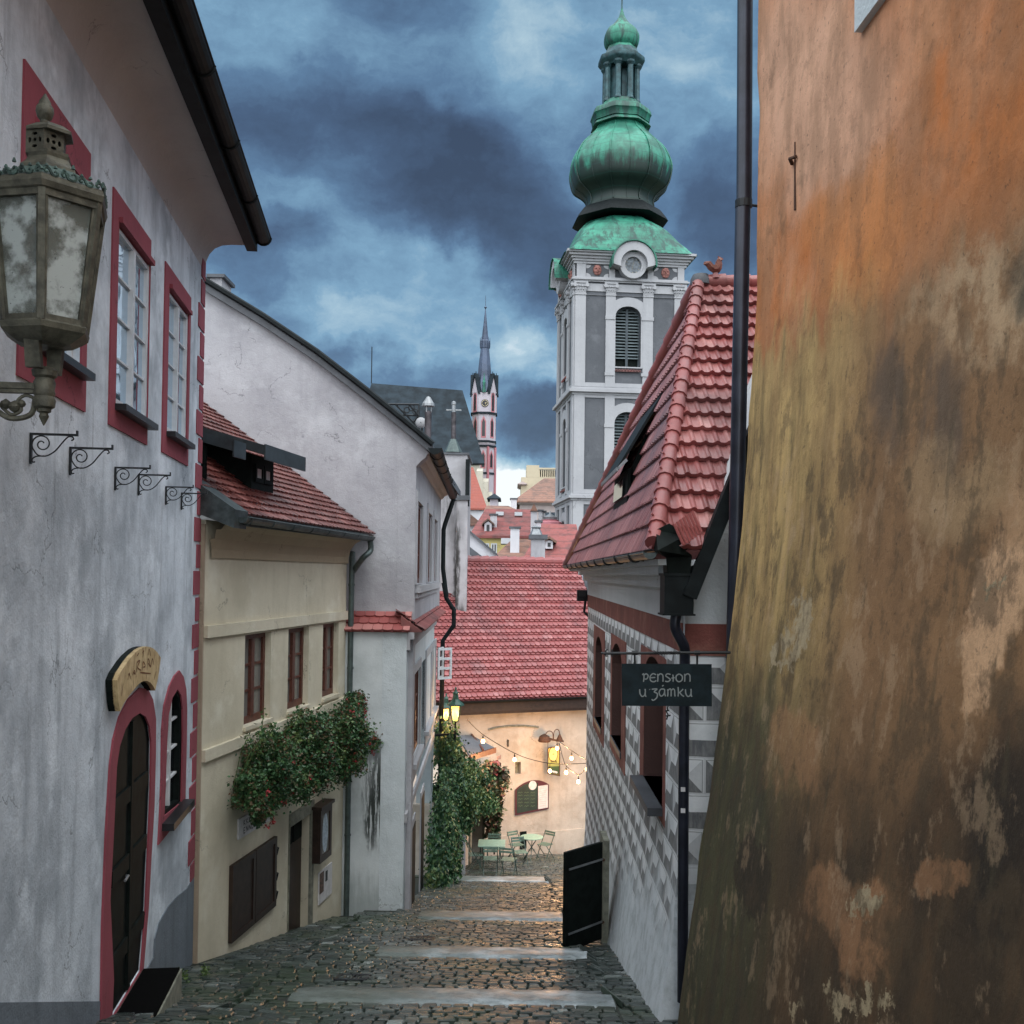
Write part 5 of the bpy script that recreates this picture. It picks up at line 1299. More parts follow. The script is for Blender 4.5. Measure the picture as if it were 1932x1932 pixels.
# eaves: boards, cove, gutter with hooks
w = MB(); w.hexa([(X0r+.02, Y0r+.05, ZE+.0), (1.56, Y0r+.05, ZE+.0), (1.56, Y1r, ZE+.0), (X0r+.02, Y1r, ZE+.0), (X0r+.02, Y0r+.05, ZE+.05), (1.56, Y0r+.05, ZE+.05), (1.56, Y1r, ZE+.05), (X0r+.02, Y1r, ZE+.05)]); w.build('eaves_soffit', M['white_gable'], SH)
w = MB(); gutter(w, (X0r-.06, Y0r-.05, ZE+.10), (X0r-.06, Y1r+.15, ZE+.10), .055)
w.build('gutter', M['gutter_zinc'], SH)
for k in range(9):
    w = MB(); y_ = 9.3+1.3*k; w.tube([(X0r-.06+.065*cos(a), y_, ZE+.10+.065*sin(a)) for a in frange(pi*.9, 1.75*pi, 8)]+[(X0r+.2, y_, ZE+.03)], .010, 5); w.build('gutter_hook', M['metal_dark'], SH)
# valley box, hopper and big downpipe at the corner
DP = MB(); hx, hy = at(1281, 1110, 8.42).x, 8.42
q = lambda x, y, Y=8.42: at(x, y, Y)
a, b_ = q(1252, 1086), q(1306, 1158)
w = MB(); w.box(a.x, b_.x, 8.36, 8.62, b_.z, a.z); w.box(a.x-.01, b_.x+.01, 8.35, 8.63, a.z, a.z+.02); w.box(a.x-.015, b_.x+.015, 8.345, 8.635, b_.z-.015, b_.z)
hp = w.build('rain_hopper', M['gutter_dark'], SH)
w = MB(); t1, t0 = q(1262, 1000), q(1300, 1086)
w.prism([(q(1232, 1040).x, 8.14, q(1232, 1040).z), (q(1236, 1000).x, 8.38, q(1236, 1000).z), (q(1262, 988).x, 8.38, q(1262, 988).z), (q(1290, 1012).x, 8.38, q(1290, 1012).z), (q(1304, 1050).x, 8.38, q(1304, 1050).z), (q(1300, 1086).x, 8.38, t0.z), (q(1258, 1086).x, 8.38, t0.z), (q(1256, 1052).x, 8.38, q(1256, 1052).z)], (0, .22, 0)); w.build('valley_box', M['wood_black'], hp)
w = MB(); pts = [q(1276, 1160, 8.5), q(1274, 1185, 8.5), q(1290, 1218, 8.52), q(1292, 1240, 8.55), V((q(1291, 1300, 8.56).x, 8.56, q(1291, 1300, 8.56).z)), V((q(1289, 1600, 8.56).x, 8.56, q(1289, 1600, 8.56).z)), V((q(1288, 1890, 8.56).x, 8.56, q(1288, 1890, 8.56).z))]
w.tube([pts[0]]+smoothline([tuple(p_) for p_ in pts], 4)[1:], .046, 12); w.build('downpipe', M['pipe_violet'], hp, smooth=True)
w = MB()
for y_ in (1490, 1530): 
    p_ = q(1289, y_, 8.505); w.box(p_.x-.018, p_.x+.018, 8.51, 8.52, p_.z-.018, p_.z+.018)
w.build('sticker', M['paper'], hp)
# small verge tiles by the valley
t_ = MB(); b0_ = q(1272, 1000, 8.3); 
for k in range(7):
    a = b0_+V((.024*k, 0, .018*k-.0)); t_.tube([a+V((0, 0, .05)), a+V((.075, -.04, -.13))], .014, 6)
t_.build('valley_tiles', M['tile_near'], SH)
# floodlight on the wall
a = WS.P(*WS.uv(cG(285, 580), 0), .0)
FL = thing('floodlight', 'small black floodlight on the far end of the sgraffito wall above the red band', 'lamp', tuple(a))
y_ = a.y; s = MB(); s.box(a.x-.24, a.x-.02, y_-.12, y_+.1, a.z-.12, a.z+.12); s.build('housing', M['metal_dark'], FL)
s = MB(); s.box(a.x-.20, a.x-.06, y_-.14, y_-.122, a.z-.02, a.z+.10); s.build('lens', M['far_glass'], FL)
s = MB(); s.tube([(a.x-.05, y_, a.z-.1), (a.x-.08, y_, a.z-.35), (a.x+.02, y_, a.z-.45)], .03, 6); s.build('bracket', M['metal_dark'], FL)
# dark iron door leaf standing open
DL = thing('iron_door', 'black iron-banded door leaf standing open into the street from the sgraffito wall', 'door', (1.1, 13.4, -4.9))
pA, pB = at(1136, 1690, 13.7), at(1067, 1700, 13.15)
Wd = Wall(pB.x, pB.y, pA.x-pB.x, pA.y-pB.y)
Ld = hypot(pA.x-pB.x, pA.y-pB.y)
zt0, zt1 = at(1067, 1609, pB.y).z, at(1134, 1598, pA.y).z; zb0, zb1 = at(1069, 1799, pB.y).z, at(1135, 1792, pA.y).z
s = MB(); s.plate(Wd, [(0, zb0), (Ld, zb0+.0), (Ld, zt0), (0, zt0)], -.045, 0, back=True); s.build('leaf', M['wood_black'], DL)
s = MB(); 
for z_ in (zt0-.24, zb0+.22): s.wbox(Wd, .06, Ld, z_, z_+.025, 0, .012)
s.build('strap', M['bright_metal'], DL)
s = MB()
for z_ in (zt0-.24, zb0+.22): s.tube([Wd.P(Ld, z_, .01), Wd.P(Ld+.10, z_, .0)], .02, 6)
s.build('hinge', M['rust'], DL)
s = MB(); jb = Wd.P(Ld+.04, 0, -.02); s.box(jb.x, jb.x+.08, jb.y-.04, jb.y+.5, zb0-.1, zt0+.02); s.build('door_jamb', M['stone_frame'], SH)
# cockerel on the ridge
a = at(1344, 526, ap.y-.06)
RK = thing('clay_cockerel', 'reddish clay cockerel figure standing on the roof ridge of the sgraffito house', 'ornament', (a.x, a.y, a.z))
cc = lambda x, y: at((1550+x*.51775)/1.548654, (700+y*.51775)/1.548654, ap.y-.06)
sil = [(1032, 190), (1020, 182), (1003, 170), (990, 150), (975, 140), (980, 125), (995, 122), (1008, 135), (1018, 150), (1035, 155), (1048, 145), (1052, 125), (1055, 108), (1066, 98), (1078, 102), (1088, 112), (1080, 120), (1083, 140), (1080, 165), (1068, 185), (1055, 192)]
s = MB(); P = [cc(*q_) for q_ in sil]; cen = sum(P, V((0, 0, 0)))/len(P)
for sg in (-1, 1):
    mid = [cen+(p_-cen)*.62+V((0, sg*.055, 0)) for p_ in P]
    for i in range(len(P)):
        j = (i+1) % len(P); s.face([P[i], P[j], mid[j], mid[i]])
    for tri in tessellate_polygon([mid]): s.face([mid[k] for k in tri])
s.build('body', simple('terracotta', (.20, .075, .05), .7, .35, 20), RK, smooth=True)
s = MB(); s.tube([cc(1045, 218), cc(1043, 188)], [.05, .03], 8); s.build('pedestal', M['tile_near'], RK)
s = MB()
for k in range(4): s.tube([cc(1062+7*k, 104+3*k), cc(1060+8*k, 94+4*k)], .008, 5)
s.build('comb', M['sg_red'], RK)

# ================================================================== ORANGE HOUSE (right foreground)
OH = thing('ochre_house', 'battered orange and ochre plastered wall, mossy and peeling, filling the right side', 'house', (3.5, 5, -3))
sil = [(1430, -260), (1431, 0), (1430, 150), (1434, 215), (1427, 320), (1425, 480), (1424, 560), (1416, 700), (1408, 850), (1396, 1000), (1384, 1120), (1370, 1220), (1347, 1400), (1316, 1620), (1291, 1800), (1273, 1932), (1262, 2060)]
YC = 8.0
prof = [(at(x, y, YC).z, at(x, y, YC).x) for x, y in sil]
def xo(z):
    if z >= prof[0][0]: return prof[0][1]
    for (z1, x1), (z0, x0) in zip(prof, prof[1:]):
        if z0 <= z <= z1:
            f = (z-z0)/(z1-z0); return x0+(x1-x0)*f
    return prof[-1][1]
KO = .055
from mathutils import noise as mnoise
def op(y, z, dn=0):
    # every height shares the straight top line; the batter fades as it comes nearer
    k = YC-y; x = xo(z)+KO*k
    return x
WO = Wall(1.96, YC, -KO, -1, 1)
if WO.N.x > 0: WO = Wall(1.96, YC, -KO, -1, -1)
w = MB(); zs_ = frange(-6.2, 7.4, 150); ys_ = frange(1.2, YC-.06, 86)
def sp(y, z):
    n = mnoise.fractal(V((y*.9, z*.9, 3.1)), .8, 2.1, 5)*.012 + mnoise.noise(V((y*.35, z*.35, 9)))*.03
    return V((op(y, z)+n, y, z))
grid = [[sp(y, z) for z in zs_] for y in ys_]
er_ = [(YC-.03, .012), (YC-.005, .04), (YC, .09)]
for (yy, dx) in er_: grid.append([V((op(YC, z)+dx+mnoise.noise(V((z*2.1, 1, 4)))*.018, yy, z)) for z in zs_])
grid.append([V((op(YC, z)+2.5, YC+.02, z)) for z in zs_])
# window opening
wo = (4.7, 5.93); wz0 = at(1577, 66, 5.93).z
for i in range(len(grid)-1):
    for j in range(len(zs_)-1):
        ym, zm = (grid[i][j].y+grid[i+1][j].y)/2, (zs_[j]+zs_[j+1])/2
        w.face([grid[i][j], grid[i+1][j], grid[i+1][j+1], grid[i][j+1]])
OM = MB()
ow = w
# material
m, t, b = newmat('ochre_weathered_plaster'); p = pos(t); X, Y, Z = t.sep(p)
N1 = t.noise(p, .9, 8, .65); N2 = t.noise(t.scale(p, (1.9, 1.9, .75)), 1.5, 9, .62); N3 = t.noise(t.scale(t.vm('ADD', p, (5, 2, 8)), (5, 5, .7)), 1.3, 9, .64); N4 = t.noise(t.vm('ADD', p, (2, 9, 4)), 3.2, 9, .68)
yz = lambda x, y: (lambda u: WO.P(u[0], u[1]))(WO.uv((x, y)))
wv = t.vm('ADD', p, t.vm('MULTIPLY', t.vm('SUBTRACT', t.noise(p, 1.1, 7, .62, out=1), (.5, .5, .5)), (.3, 1.1, 1.3)))
def bl(x, y, rx, ry, rot=0, soft=1.0, vec=None):
    c0 = yz(x, y); ax = (yz(x+rx*cos(radians(rot)), y-rx*sin(radians(rot)))-c0); bx = (yz(x+ry*sin(radians(rot)), y+ry*cos(radians(rot)))-c0)
    # invert the 2x2 (Y,Z) basis
    det = ax.y*bx.z-ax.z*bx.y
    A_ = V((0, bx.z/det, -bx.y/det)); B_ = V((0, -ax.z/det, ax.y/det))
    return t.blob(vec if vec is not None else wv, (0, c0.y, c0.z), tuple(A_), tuple(B_), soft)
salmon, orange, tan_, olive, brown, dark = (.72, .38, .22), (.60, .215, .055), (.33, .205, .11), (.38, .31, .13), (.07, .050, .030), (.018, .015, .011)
c = t.mix(t.mr(N1, .35, .66), orange, salmon)
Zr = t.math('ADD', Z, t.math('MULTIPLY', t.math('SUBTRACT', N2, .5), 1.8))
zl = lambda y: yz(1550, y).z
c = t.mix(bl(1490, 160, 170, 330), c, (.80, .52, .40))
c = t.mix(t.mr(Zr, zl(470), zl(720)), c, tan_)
c = t.mix(t.math('MULTIPLY', bl(1900, 300, 260, 330), .85), c, (.26, .095, .030))
c = t.mix(t.math('MULTIPLY', bl(1560, 430, 130, 130), .75), c, (.72, .30, .09))
lf = t.math('MULTIPLY', t.mr(Y, 5.3, 6.6), t.mr(Zr, zl(480), zl(600)))
c = t.mix(t.math('MULTIPLY', lf, .9), c, t.mix(t.mr(N3, .35, .65), (.70, .54, .26), (.40, .32, .15)))
c = t.mix(t.mr(Zr, zl(1230), zl(1620)), c, brown)  # browner towards the foot: damp stain, partly shade put into the colour
c = t.mix(t.math('MULTIPLY', t.mr(N2, .42, .62), .42), c, (.22, .135, .07))
# lichen diagonal band
lb = t.math('MULTIPLY', bl(1760, 560, 330, 130, 38), t.mr(N4, .40, .56))
c = t.mix(t.math('MULTIPLY', lb, .9), c, (.60, .47, .33))
c = t.mix(t.math('MULTIPLY', bl(1840, 470, 260, 90, 42), t.mr(N1, .44, .6)), c, (.13, .115, .085))
c = t.mix(t.math('MULTIPLY', bl(1640, 760, 150, 130, 20), t.mr(N2, .44, .6)), c, (.16, .12, .09))
c = t.mix(t.math('MULTIPLY', bl(1900, 400, 160, 230, 35), .6), c, (.16, .105, .065))
c = t.mix(t.math('MULTIPLY', bl(1700, 900, 110, 130), .5), c, (.54, .42, .27))
c = t.mix(t.math('MULTIPLY', bl(1850, 1010, 170, 220), .65), c, (.72, .50, .33))
c = t.mix(t.math('MULTIPLY', bl(1760, 1180, 45, 150, 0, .5), .85), c, (.80, .56, .38))
# mould, plus shade painted into the colour, in the lower right
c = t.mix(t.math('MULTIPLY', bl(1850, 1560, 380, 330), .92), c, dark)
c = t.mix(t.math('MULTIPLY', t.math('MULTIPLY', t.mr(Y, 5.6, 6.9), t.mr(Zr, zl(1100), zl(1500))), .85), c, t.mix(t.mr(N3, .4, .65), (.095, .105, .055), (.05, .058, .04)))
c = t.mix(t.math('MULTIPLY', t.math('MULTIPLY', t.mr(N3, .56, .70), t.mr(Zr, zl(380), zl(700))), .6), c, (.085, .075, .045))
for (x, y, rx, ry, s_) in ((1655, 1750, 34, 110, .6), (1600, 1720, 36, 100, .45), (1720, 1640, 24, 50, .45), (1530, 1420, 50, 90, .4)):
    c = t.mix(t.math('MULTIPLY', bl(x, y, rx, ry, 0, .6), s_), c, (.56, .32, .18))
pv = t.vm('ADD', p, t.vm('MULTIPLY', t.vm('SUBTRACT', t.noise(p, 9, 6, .7, out=1), (.5, .5, .5)), (0, .35, .5)))
for (x, y, rx, ry) in ((1520, 1180, 18, 60), (1505, 1235, 26, 26), (1640, 1890, 60, 26), (1590, 1910, 22, 20), (1760, 1105, 12, 14), (1648, 1700, 26, 30)):
    c = t.mix(t.math('MULTIPLY', bl(x, y, rx, ry, 0, .25, pv), t.mr(N4, .42, .5)), c, (.50, .45, .33))
c = t.mix(t.math('MULTIPLY', bl(1500, 1650, 26, 90, 8, .3, pv), .9), c, (.045, .035, .022))
N5 = t.noise(t.scale(t.vm('ADD', p, (8, 1, 5)), (1.2, 1.2, .8)), 2.4, 10, .72)
c = t.mix(t.math('MULTIPLY', t.math('MULTIPLY', t.mr(N5, .50, .60), t.mr(Zr, zl(520), zl(900))), .65), c, (.10, .075, .045))
c = t.mix(t.math('MULTIPLY', t.math('MULTIPLY', t.mr(N5, .46, .38), t.mr(Zr, zl(700), zl(950))), .35), c, (.60, .47, .34))
c = t.mix(t.math('MULTIPLY', t.mr(N4, .56, .70), .40), c, (.12, .085, .05))
c = t.mix(t.math('MULTIPLY', t.mr(t.noise(p, 26, 6), .62, .70), .5), c, (.05, .035, .02))
N6 = t.noise(t.vm('ADD', p, (4, 4, 1)), 5.5, 12, .75)
c = t.mix(t.math('MULTIPLY', t.mr(N6, .52, .60), .22), c, t.mix(1.0, c, (.45, .42, .36), 'MULTIPLY'))
c = t.mix(t.math('MULTIPLY', t.mr(N6, .43, .36), .22), c, t.mix(1.0, c, (1.45, 1.45, 1.4), 'MULTIPLY'))
c = t.mix(t.math('MULTIPLY', t.mr(t.noise(p, 90, 3, .8), .60, .70), .4), c, (.04, .03, .02))
c = t.mix(1.0, c, (.90, .77, .63), 'MULTIPLY')
t.put(b.inputs['Base Color'], c); b.inputs['Roughness'].default_value = .86
bump(t, b, t.math('ADD', t.math('ADD', t.math('MULTIPLY', t.noise(p, 2.5, 9, .6), 2.5), t.math('MULTIPLY', t.mr(N6, .50, .58), -.3)), t.math('MULTIPLY', t.noise(p, 40, 6, .7), .5)), .38, .014)
M['ochre'] = m
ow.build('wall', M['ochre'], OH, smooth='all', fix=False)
s = MB(); xw = lambda y: op(y, 3.2)
def ob(y0, y1, z0, z1, d0, d1): s.hexa([(xw(y0)-d1, y0, z0), (xw(y1)-d1, y1, z0), (xw(y1)-d0, y1, z0), (xw(y0)-d0, y0, z0), (xw(y0)-d1, y0, z1), (xw(y1)-d1, y1, z1), (xw(y1)-d0, y1, z1), (xw(y0)-d0, y0, z1)])
ob(4.4, 5.90, wz0, 6.2, -.02, .045); s.build('window_surround', M['white_low'], OH)
s = MB(); ob(4.5, 5.60, wz0+.30, 6.1, .046, .055); s.build('window_pane', M['glass_dark'], OH)
# wall anchor
a = yz(1487, 268); b_ = yz(1489, 392)
s = MB(); xa = op(a.y, 3.3); s.tube([(xa-.015, a.y, a.z), (xa-.012, a.y-.01, b_.z)], [.006, .011], 6); mz = yz(1487, 303).z
s.tube([(xa-.02, a.y+.05, mz), (xa-.05, a.y, mz+.015), (xa-.02, a.y-.05, mz+.01)], .014, 6); s.build('wall_anchor', M['rust'], OH)
# downpipe on the corner
q0, q1 = at(1407, -250, 8.12), at(1389, 1030, 8.12)
DPp = MB(); DPp.tube([q0, at(1404, 380, 8.12), at(1402, 384, 8.12), V(q1), V((q1.x-.02, q1.y, q1.z-1.4))], .062, 14); DPp.build('downpipe', M['pipe_violet'], OH, smooth=True)
s = MB(); a = at(1403, 385, 8.12); s.lathe([(.070, a.z-.03), (.070, a.z+.03)], a.xy, 14); s.tube([a, a+V((.16, 0, -.02))], .012, 6); s.build('pipe_clamp', M['metal_dark'], OH)
# ================================================================== BAROQUE TOWER
YT = 80.0
tc = at(1083, 736, YT)
ta = .10
TF = Wall(tc.x, YT, cos(ta), sin(ta))                     # front face, u to the right
TSd = Wall(tc.x, YT, -sin(ta), cos(ta), -1)               # left face, u runs away
TW = 8.9
TT = thing('church_tower', 'tall white and grey baroque church tower with louvred arched windows and green onion dome', 'tower', (tc.x+4, YT+4, -18))
U_ = lambda cx: (cx-345)*TW/1405.0                        # crop-T x -> metres along the face
zT = lambda cy: TF.uv(cT(345, cy))[1]
zU = lambda cy: TF.uv(cU(250, cy))[1]
c1z, c2z, c3z = zU(852), zU(1452), -20
body = MB(); e1_, e2_ = TF.D, TSd.D
def bp(u, v_, z): q = tc+e1_*u+e2_*v_; return V((q.x, q.y, z))
ztop = zT(165)
def ring(mb, d0, d1, z0, z1):
    mb.hexa([bp(-d1, -d1, z0), bp(TW+d1, -d1, z0), bp(TW+d1, TW+d1, z0), bp(-d1, TW+d1, z0), bp(-d1, -d1, z1), bp(TW+d1, -d1, z1), bp(TW+d1, TW+d1, z1), bp(-d1, TW+d1, z1)])
w_arc = lambda cx0, cx1, cyb, cys, cyt: arch_pts(U_(cx0), U_(cx1), cyb, cys, cyt, 12)
stages = []
# (window bottom, spring, top)
W1w = (zT(1578), zT(965), zT(815)); W2w = (zU(1372), zU(1045), zU(965)); 
W3w = (zU(1372)-10.0, zU(1640), zU(1572))
ux0, ux1 = U_(860), U_(1192)
opn = [arch_pts(ux0, ux1, *W1w, 12), arch_pts(ux0, ux1, *W2w, 12), arch_pts(ux0, ux1, *W3w, 12)]
for Wx in (TF, TSd):
    body.plate(Wx, [(0, -20), (TW, -20), (TW, ztop), (0, ztop)], -.9, 0, opn, rev=.7)
body.box  # core
q8 = [bp(.95, .95, -20), bp(TW, .95, -20), bp(TW, TW, -20), bp(.95, TW, -20), bp(.95, .95, ztop), bp(TW, .95, ztop), bp(TW, TW, ztop), bp(.95, TW, ztop)]
body.hexa(q8); body.build('wall', M['tower_grey'], TT)
pw = [(U_(345), U_(480)), (U_(737), U_(862)), (U_(1215), U_(1345)), (U_(1620), TW)]
tr = MB()
for Wx in (TF, TSd):
    for (zb_, zt_) in ((c1z+.35, zT(690)), (c2z+.3, c1z-.25), (-20, c2z-.3)):
        for (a, b_) in pw:
            tr.wbox(Wx, a+(.0 if Wx is TF else .02), b_, zb_, zt_, .003, .14)
        tr.wbox(Wx, pw[0][1], TW, zt_-.28 if zt_ < zT(700) else zt_, zt_ if zt_ < zT(700) else zt_+.01, .003, .10)
        tr.wbox(Wx, pw[0][1], TW, zb_, zb_+.32, .003, .10)
    for (wb, ws_, wt_) in (W1w, W2w, W3w):
        o_ = arch_pts(ux0-.62, ux1+.62, wb-.1, ws_+.15, wt_+.72, 14); tr.plate(Wx, o_, .003, .12, [arch_pts(ux0, ux1, wb, ws_, wt_, 12)])
        tr.wbox(Wx, pw[1][0]-.05, ux0-.02, ws_-.15, ws_+.12, .10, .20); tr.wbox(Wx, ux1+.02, pw[2][1]+.05, ws_-.15, ws_+.12, .10, .20)
        tr.wbox(Wx, pw[1][0]-.05, ux0-.02, wb-.75, wb-.50, .10, .20); tr.wbox(Wx, ux1+.02, pw[2][1]+.05, wb-.75, wb-.50, .10, .20)
    # capitals
    for (a, b_) in pw:
        z0_, z1_ = zT(690), zT(540); h = z1_-z0_
        cap = MB(); cap.wbox(Wx, a-.03, b_+.03, z0_-.02, z0_+.10, .003, .20)
        for k in range(3):
            f = k/2; cap.wbox(Wx, a-.05*k, b_+.05*k, z0_+.12+h*.28*k, z0_+.12+h*.28*k+h*.24, .003, .18+.05*k)
        for sg in (a-.10, b_+.02): cap.tube([Wx.P(sg+.04, z1_-.22, .05), Wx.P(sg+.04, z1_-.22, .36)], .16, 8)
        for k in range(4): cap.tube([Wx.P(a+(b_-a)*(k+.5)/4, z0_+.25, .16), Wx.P(a+(b_-a)*(k+.5)/4, z0_+.62, .24), Wx.P(a+(b_-a)*(k+.5)/4, z0_+.68, .34)], .07, 5)
        cap.wbox(Wx, a-.14, b_+.14, z1_-.07, z1_+.04, .003, .36); cap.build('capital', M['tower_white'], TT)
    tr.wbox(Wx, 0, TW, zT(640), zT(545), .003, .09)
    tr.wbox(Wx, 0.02, TW, zT(455), zT(300), .003, .03) if False else None
    for (a, b_) in ((U_(360), U_(475)), (U_(775), U_(850)), (U_(1270), U_(1345)), (U_(1660), U_(1745))): tr.wbox(Wx, a, b_, zT(475), zT(290), .003, .12)
tr.build('pilasters', M['tower_white'], TT)
for (z, hs) in ((c1z, (( .18, -.30, -.12), (.42, -.12, .12), (.26, .12, .30))), (c2z, ((.18, -.28, -.10), (.38, -.10, .12), (.22, .12, .28))), (zT(500), ((.20, -.16, -.04), (.34, -.04, .10), (.22, .10, .22)))):
    r_ = MB()
    for d, a, b_ in hs: ring(r_, 0, d, z+a, z+b_)
    r_.build('string_cornice', M['tower_white'], TT)
# top cornice in steps and the green metal drip
r_ = MB(); zc0, zc1 = zT(300), zT(150)
for k, d in enumerate((.15, .26, .40, .60, .78)): ring(r_, 0, d, zc0+(zc1-zc0)*k/5, zc0+(zc1-zc0)*(k+1)/5)
r_.build('top_cornice', M['tower_white'], TT)
# clock: round face in an arched hood, front and left
for Wx in (TF, TSd):
    cu, cv = U_(1062), zT(322); R = 105*TW/1405
    hood = MB()
    pts_o = [(cu+2.55*R*cos(a), cv+2.55*R*.98*sin(a)+.1) for a in frange(-.10, pi+.10, 22)]
    pts_i = [(cu+1.62*R*cos(a), cv+1.62*R*sin(a)) for a in frange(-.25, pi+.25, 22)]
    hood.plate(Wx, pts_o+pts_i[::-1], -.5, 1.16)
    o2 = [(cu+2.1*R*cos(a), cv+2.1*R*sin(a)) for a in frange(-.2, pi+.2, 22)]
    hood.plate(Wx, o2+pts_i[::-1], .3, .9) if False else None
    hood.build('clock_hood', M['tower_white'], TT)
    hd = MB(); po = [(cu+2.75*R*cos(a), cv+2.75*R*sin(a)+.05) for a in frange(-.16, pi+.16, 22)]; pi_ = [(cu+2.56*R*cos(a), cv+2.56*R*sin(a)+.1) for a in frange(-.10, pi+.10, 22)]
    hd.plate(Wx, po+pi_[::-1], -.6, 1.30); hd.build('hood_roof', M['copper'], TT)
    rg = MB(); rg.plate(Wx, [(cu+1.60*R*cos(a), cv+1.60*R*sin(a)) for a in frange(0, 2*pi*.975, 40)], .0, .75, [[(cu+R*cos(a), cv+R*sin(a)) for a in frange(0, 2*pi*.975, 40)]], rev=.3)
    ck = rg.build('clock', M['tower_white'], TT)
    dl_ = MB(); dl_.plate(Wx, [(cu+R*cos(a), cv+R*sin(a)) for a in frange(0, 2*pi*.975, 40)], .4, .5); dl_.build('dial', simple('weathered_dial', (.13, .15, .17), .5, .7, 3.0), ck)
    hn = MB()
    for k in range(12): a = k*pi/6; hn.plate(Wx, [(cu+.86*R*cos(a+d)*rr, cv+.86*R*sin(a+d)*rr) for d, rr in ((-.05, .9), (.05, .9), (.05, 1.08), (-.05, 1.08))], .5, .515)
    hn.bar(Wx.P(cu, cv, .53), Wx.P(cu-.08, cv-.42*R*1.2, .53), .05, .02); hn.bar(Wx.P(cu, cv, .53), Wx.P(cu+.10, cv+.5*R, .53), .05, .02); hn.build('hands', simple('dull_gilt', (.30, .27, .2), .5), ck)
# painted frieze: white corner fans and carved masks
fn = MB(); M['mask'] = simple('painted_mask', (.30, .13, .11), .8, .4, 6)
for Wx in (TF, TSd):
    for (a, b_) in ((480, 768), (1350, 1655)):
        for cx_ in (a, b_):
            for cy_ in (310, 460):
                s0 = 1 if cx_ == a else -1; s1 = -1 if cy_ == 310 else 1
                fn.plate(Wx, [(U_(cx_), zT(cy_))]+[(U_(cx_)+s0*.40*cos(t_), zT(cy_)+s1*.30*sin(t_)) for t_ in frange(0, pi/2, 7)], .003, .03)
        m_ = MB(); cxm, cym = U_((a+b_)/2), zT(372); q_ = Wx.P(cxm, cym, .05)
        n0_ = len(m_.v); m_.lathe([(.01, -.44), (.22, -.36), (.34, -.1), (.33, .15), (.22, .36), (.01, .42)], (0, 0), 12)
        m_.v[n0_:] = [tuple(Wx.P(cxm+x, cym+z_, .03-y_*.55 if False else .03+abs(y_)*.6)) for x, y_, z_ in m_.v[n0_:]]
        for dx in (-.13, .13): m_.tube([Wx.P(cxm+dx-.07, cym+.08, .25), Wx.P(cxm+dx+.07, cym+.10, .25)], .045, 6)
        m_.tube([Wx.P(cxm-.12, cym-.17, .24), Wx.P(cxm+.12, cym-.16, .24)], .05, 6); m_.tube([Wx.P(cxm, cym+.05, .27), Wx.P(cxm, cym-.08, .30)], .05, 6); m_.build('carved_mask', M['mask'], TT)
fn.build('corner_fans', M['tower_white'], TT)
# louvred windows with tiled sills
for Wx in (TF, TSd):
    for (wb, ws_, wt_) in (W1w, W2w, W3w):
        f = MB(); ip = arch_pts(ux0, ux1, wb, ws_, wt_, 12); cu = (ux0+ux1)/2
        f.plate(Wx, ip, -.62, -.50, [[(cu+(a-cu)*.88, (wb+wt_)/2+(b_-(wb+wt_)/2)*.95) for a, b_ in ip]]); f.wbox(Wx, cu-.10, cu+.10, wb, wt_-.1, -.55, -.42)
        o = f.build('louvre_window', simple('louvre_frame', (.045, .06, .07), .6) if 'lf' not in M else M['lf'], TT); M['lf'] = o.active_material
        s = MB(); z = wb+.75
        while z < wt_-.15:
            hw = (ux1-ux0)/2*.93
            if z > ws_: hw *= sqrt(max(.02, 1-((z-ws_)/(wt_-ws_))**2))
            for a, b_ in ((cu-hw, cu-.10), (cu+.10, cu+hw)):
                if b_-a > .05: s.hexa([Wx.P(a, z, -.42), Wx.P(b_, z, -.42), Wx.P(b_, z+.13, -.58), Wx.P(a, z+.13, -.58), Wx.P(a, z+.03, -.42), Wx.P(b_, z+.03, -.42), Wx.P(b_, z+.16, -.58), Wx.P(a, z+.16, -.58)])
            z += .25
        s.build('slats', M['lslat'] if 'lslat' in M else M.setdefault('lslat', simple('louvre_slats', (.12, .15, .16), .6, .2, 2)), o)
        s = MB(); s.plate(Wx, ip, -.9, -.68); s.build('dark_interior', M['wood_black'], o)
        s = MB(); s.hexa([Wx.P(ux0, wb-.42, .22), Wx.P(ux1, wb-.42, .22), Wx.P(ux1, wb+.0, -.45), Wx.P(ux0, wb+.0, -.45), Wx.P(ux0, wb-.34, .22), Wx.P(ux1, wb-.34, .22), Wx.P(ux1, wb+.08, -.45), Wx.P(ux0, wb+.08, -.45)])
        for k in range(9): a = Wx.P(ux0+.11+(ux1-ux0-.2)*k/8, wb-.36, .24); s.tube([a, Wx.P(ux0+.11+(ux1-ux0-.2)*k/8, wb+.06, -.42)], .07, 6)
        s.build('tile_sill', M['tile_far'], o)
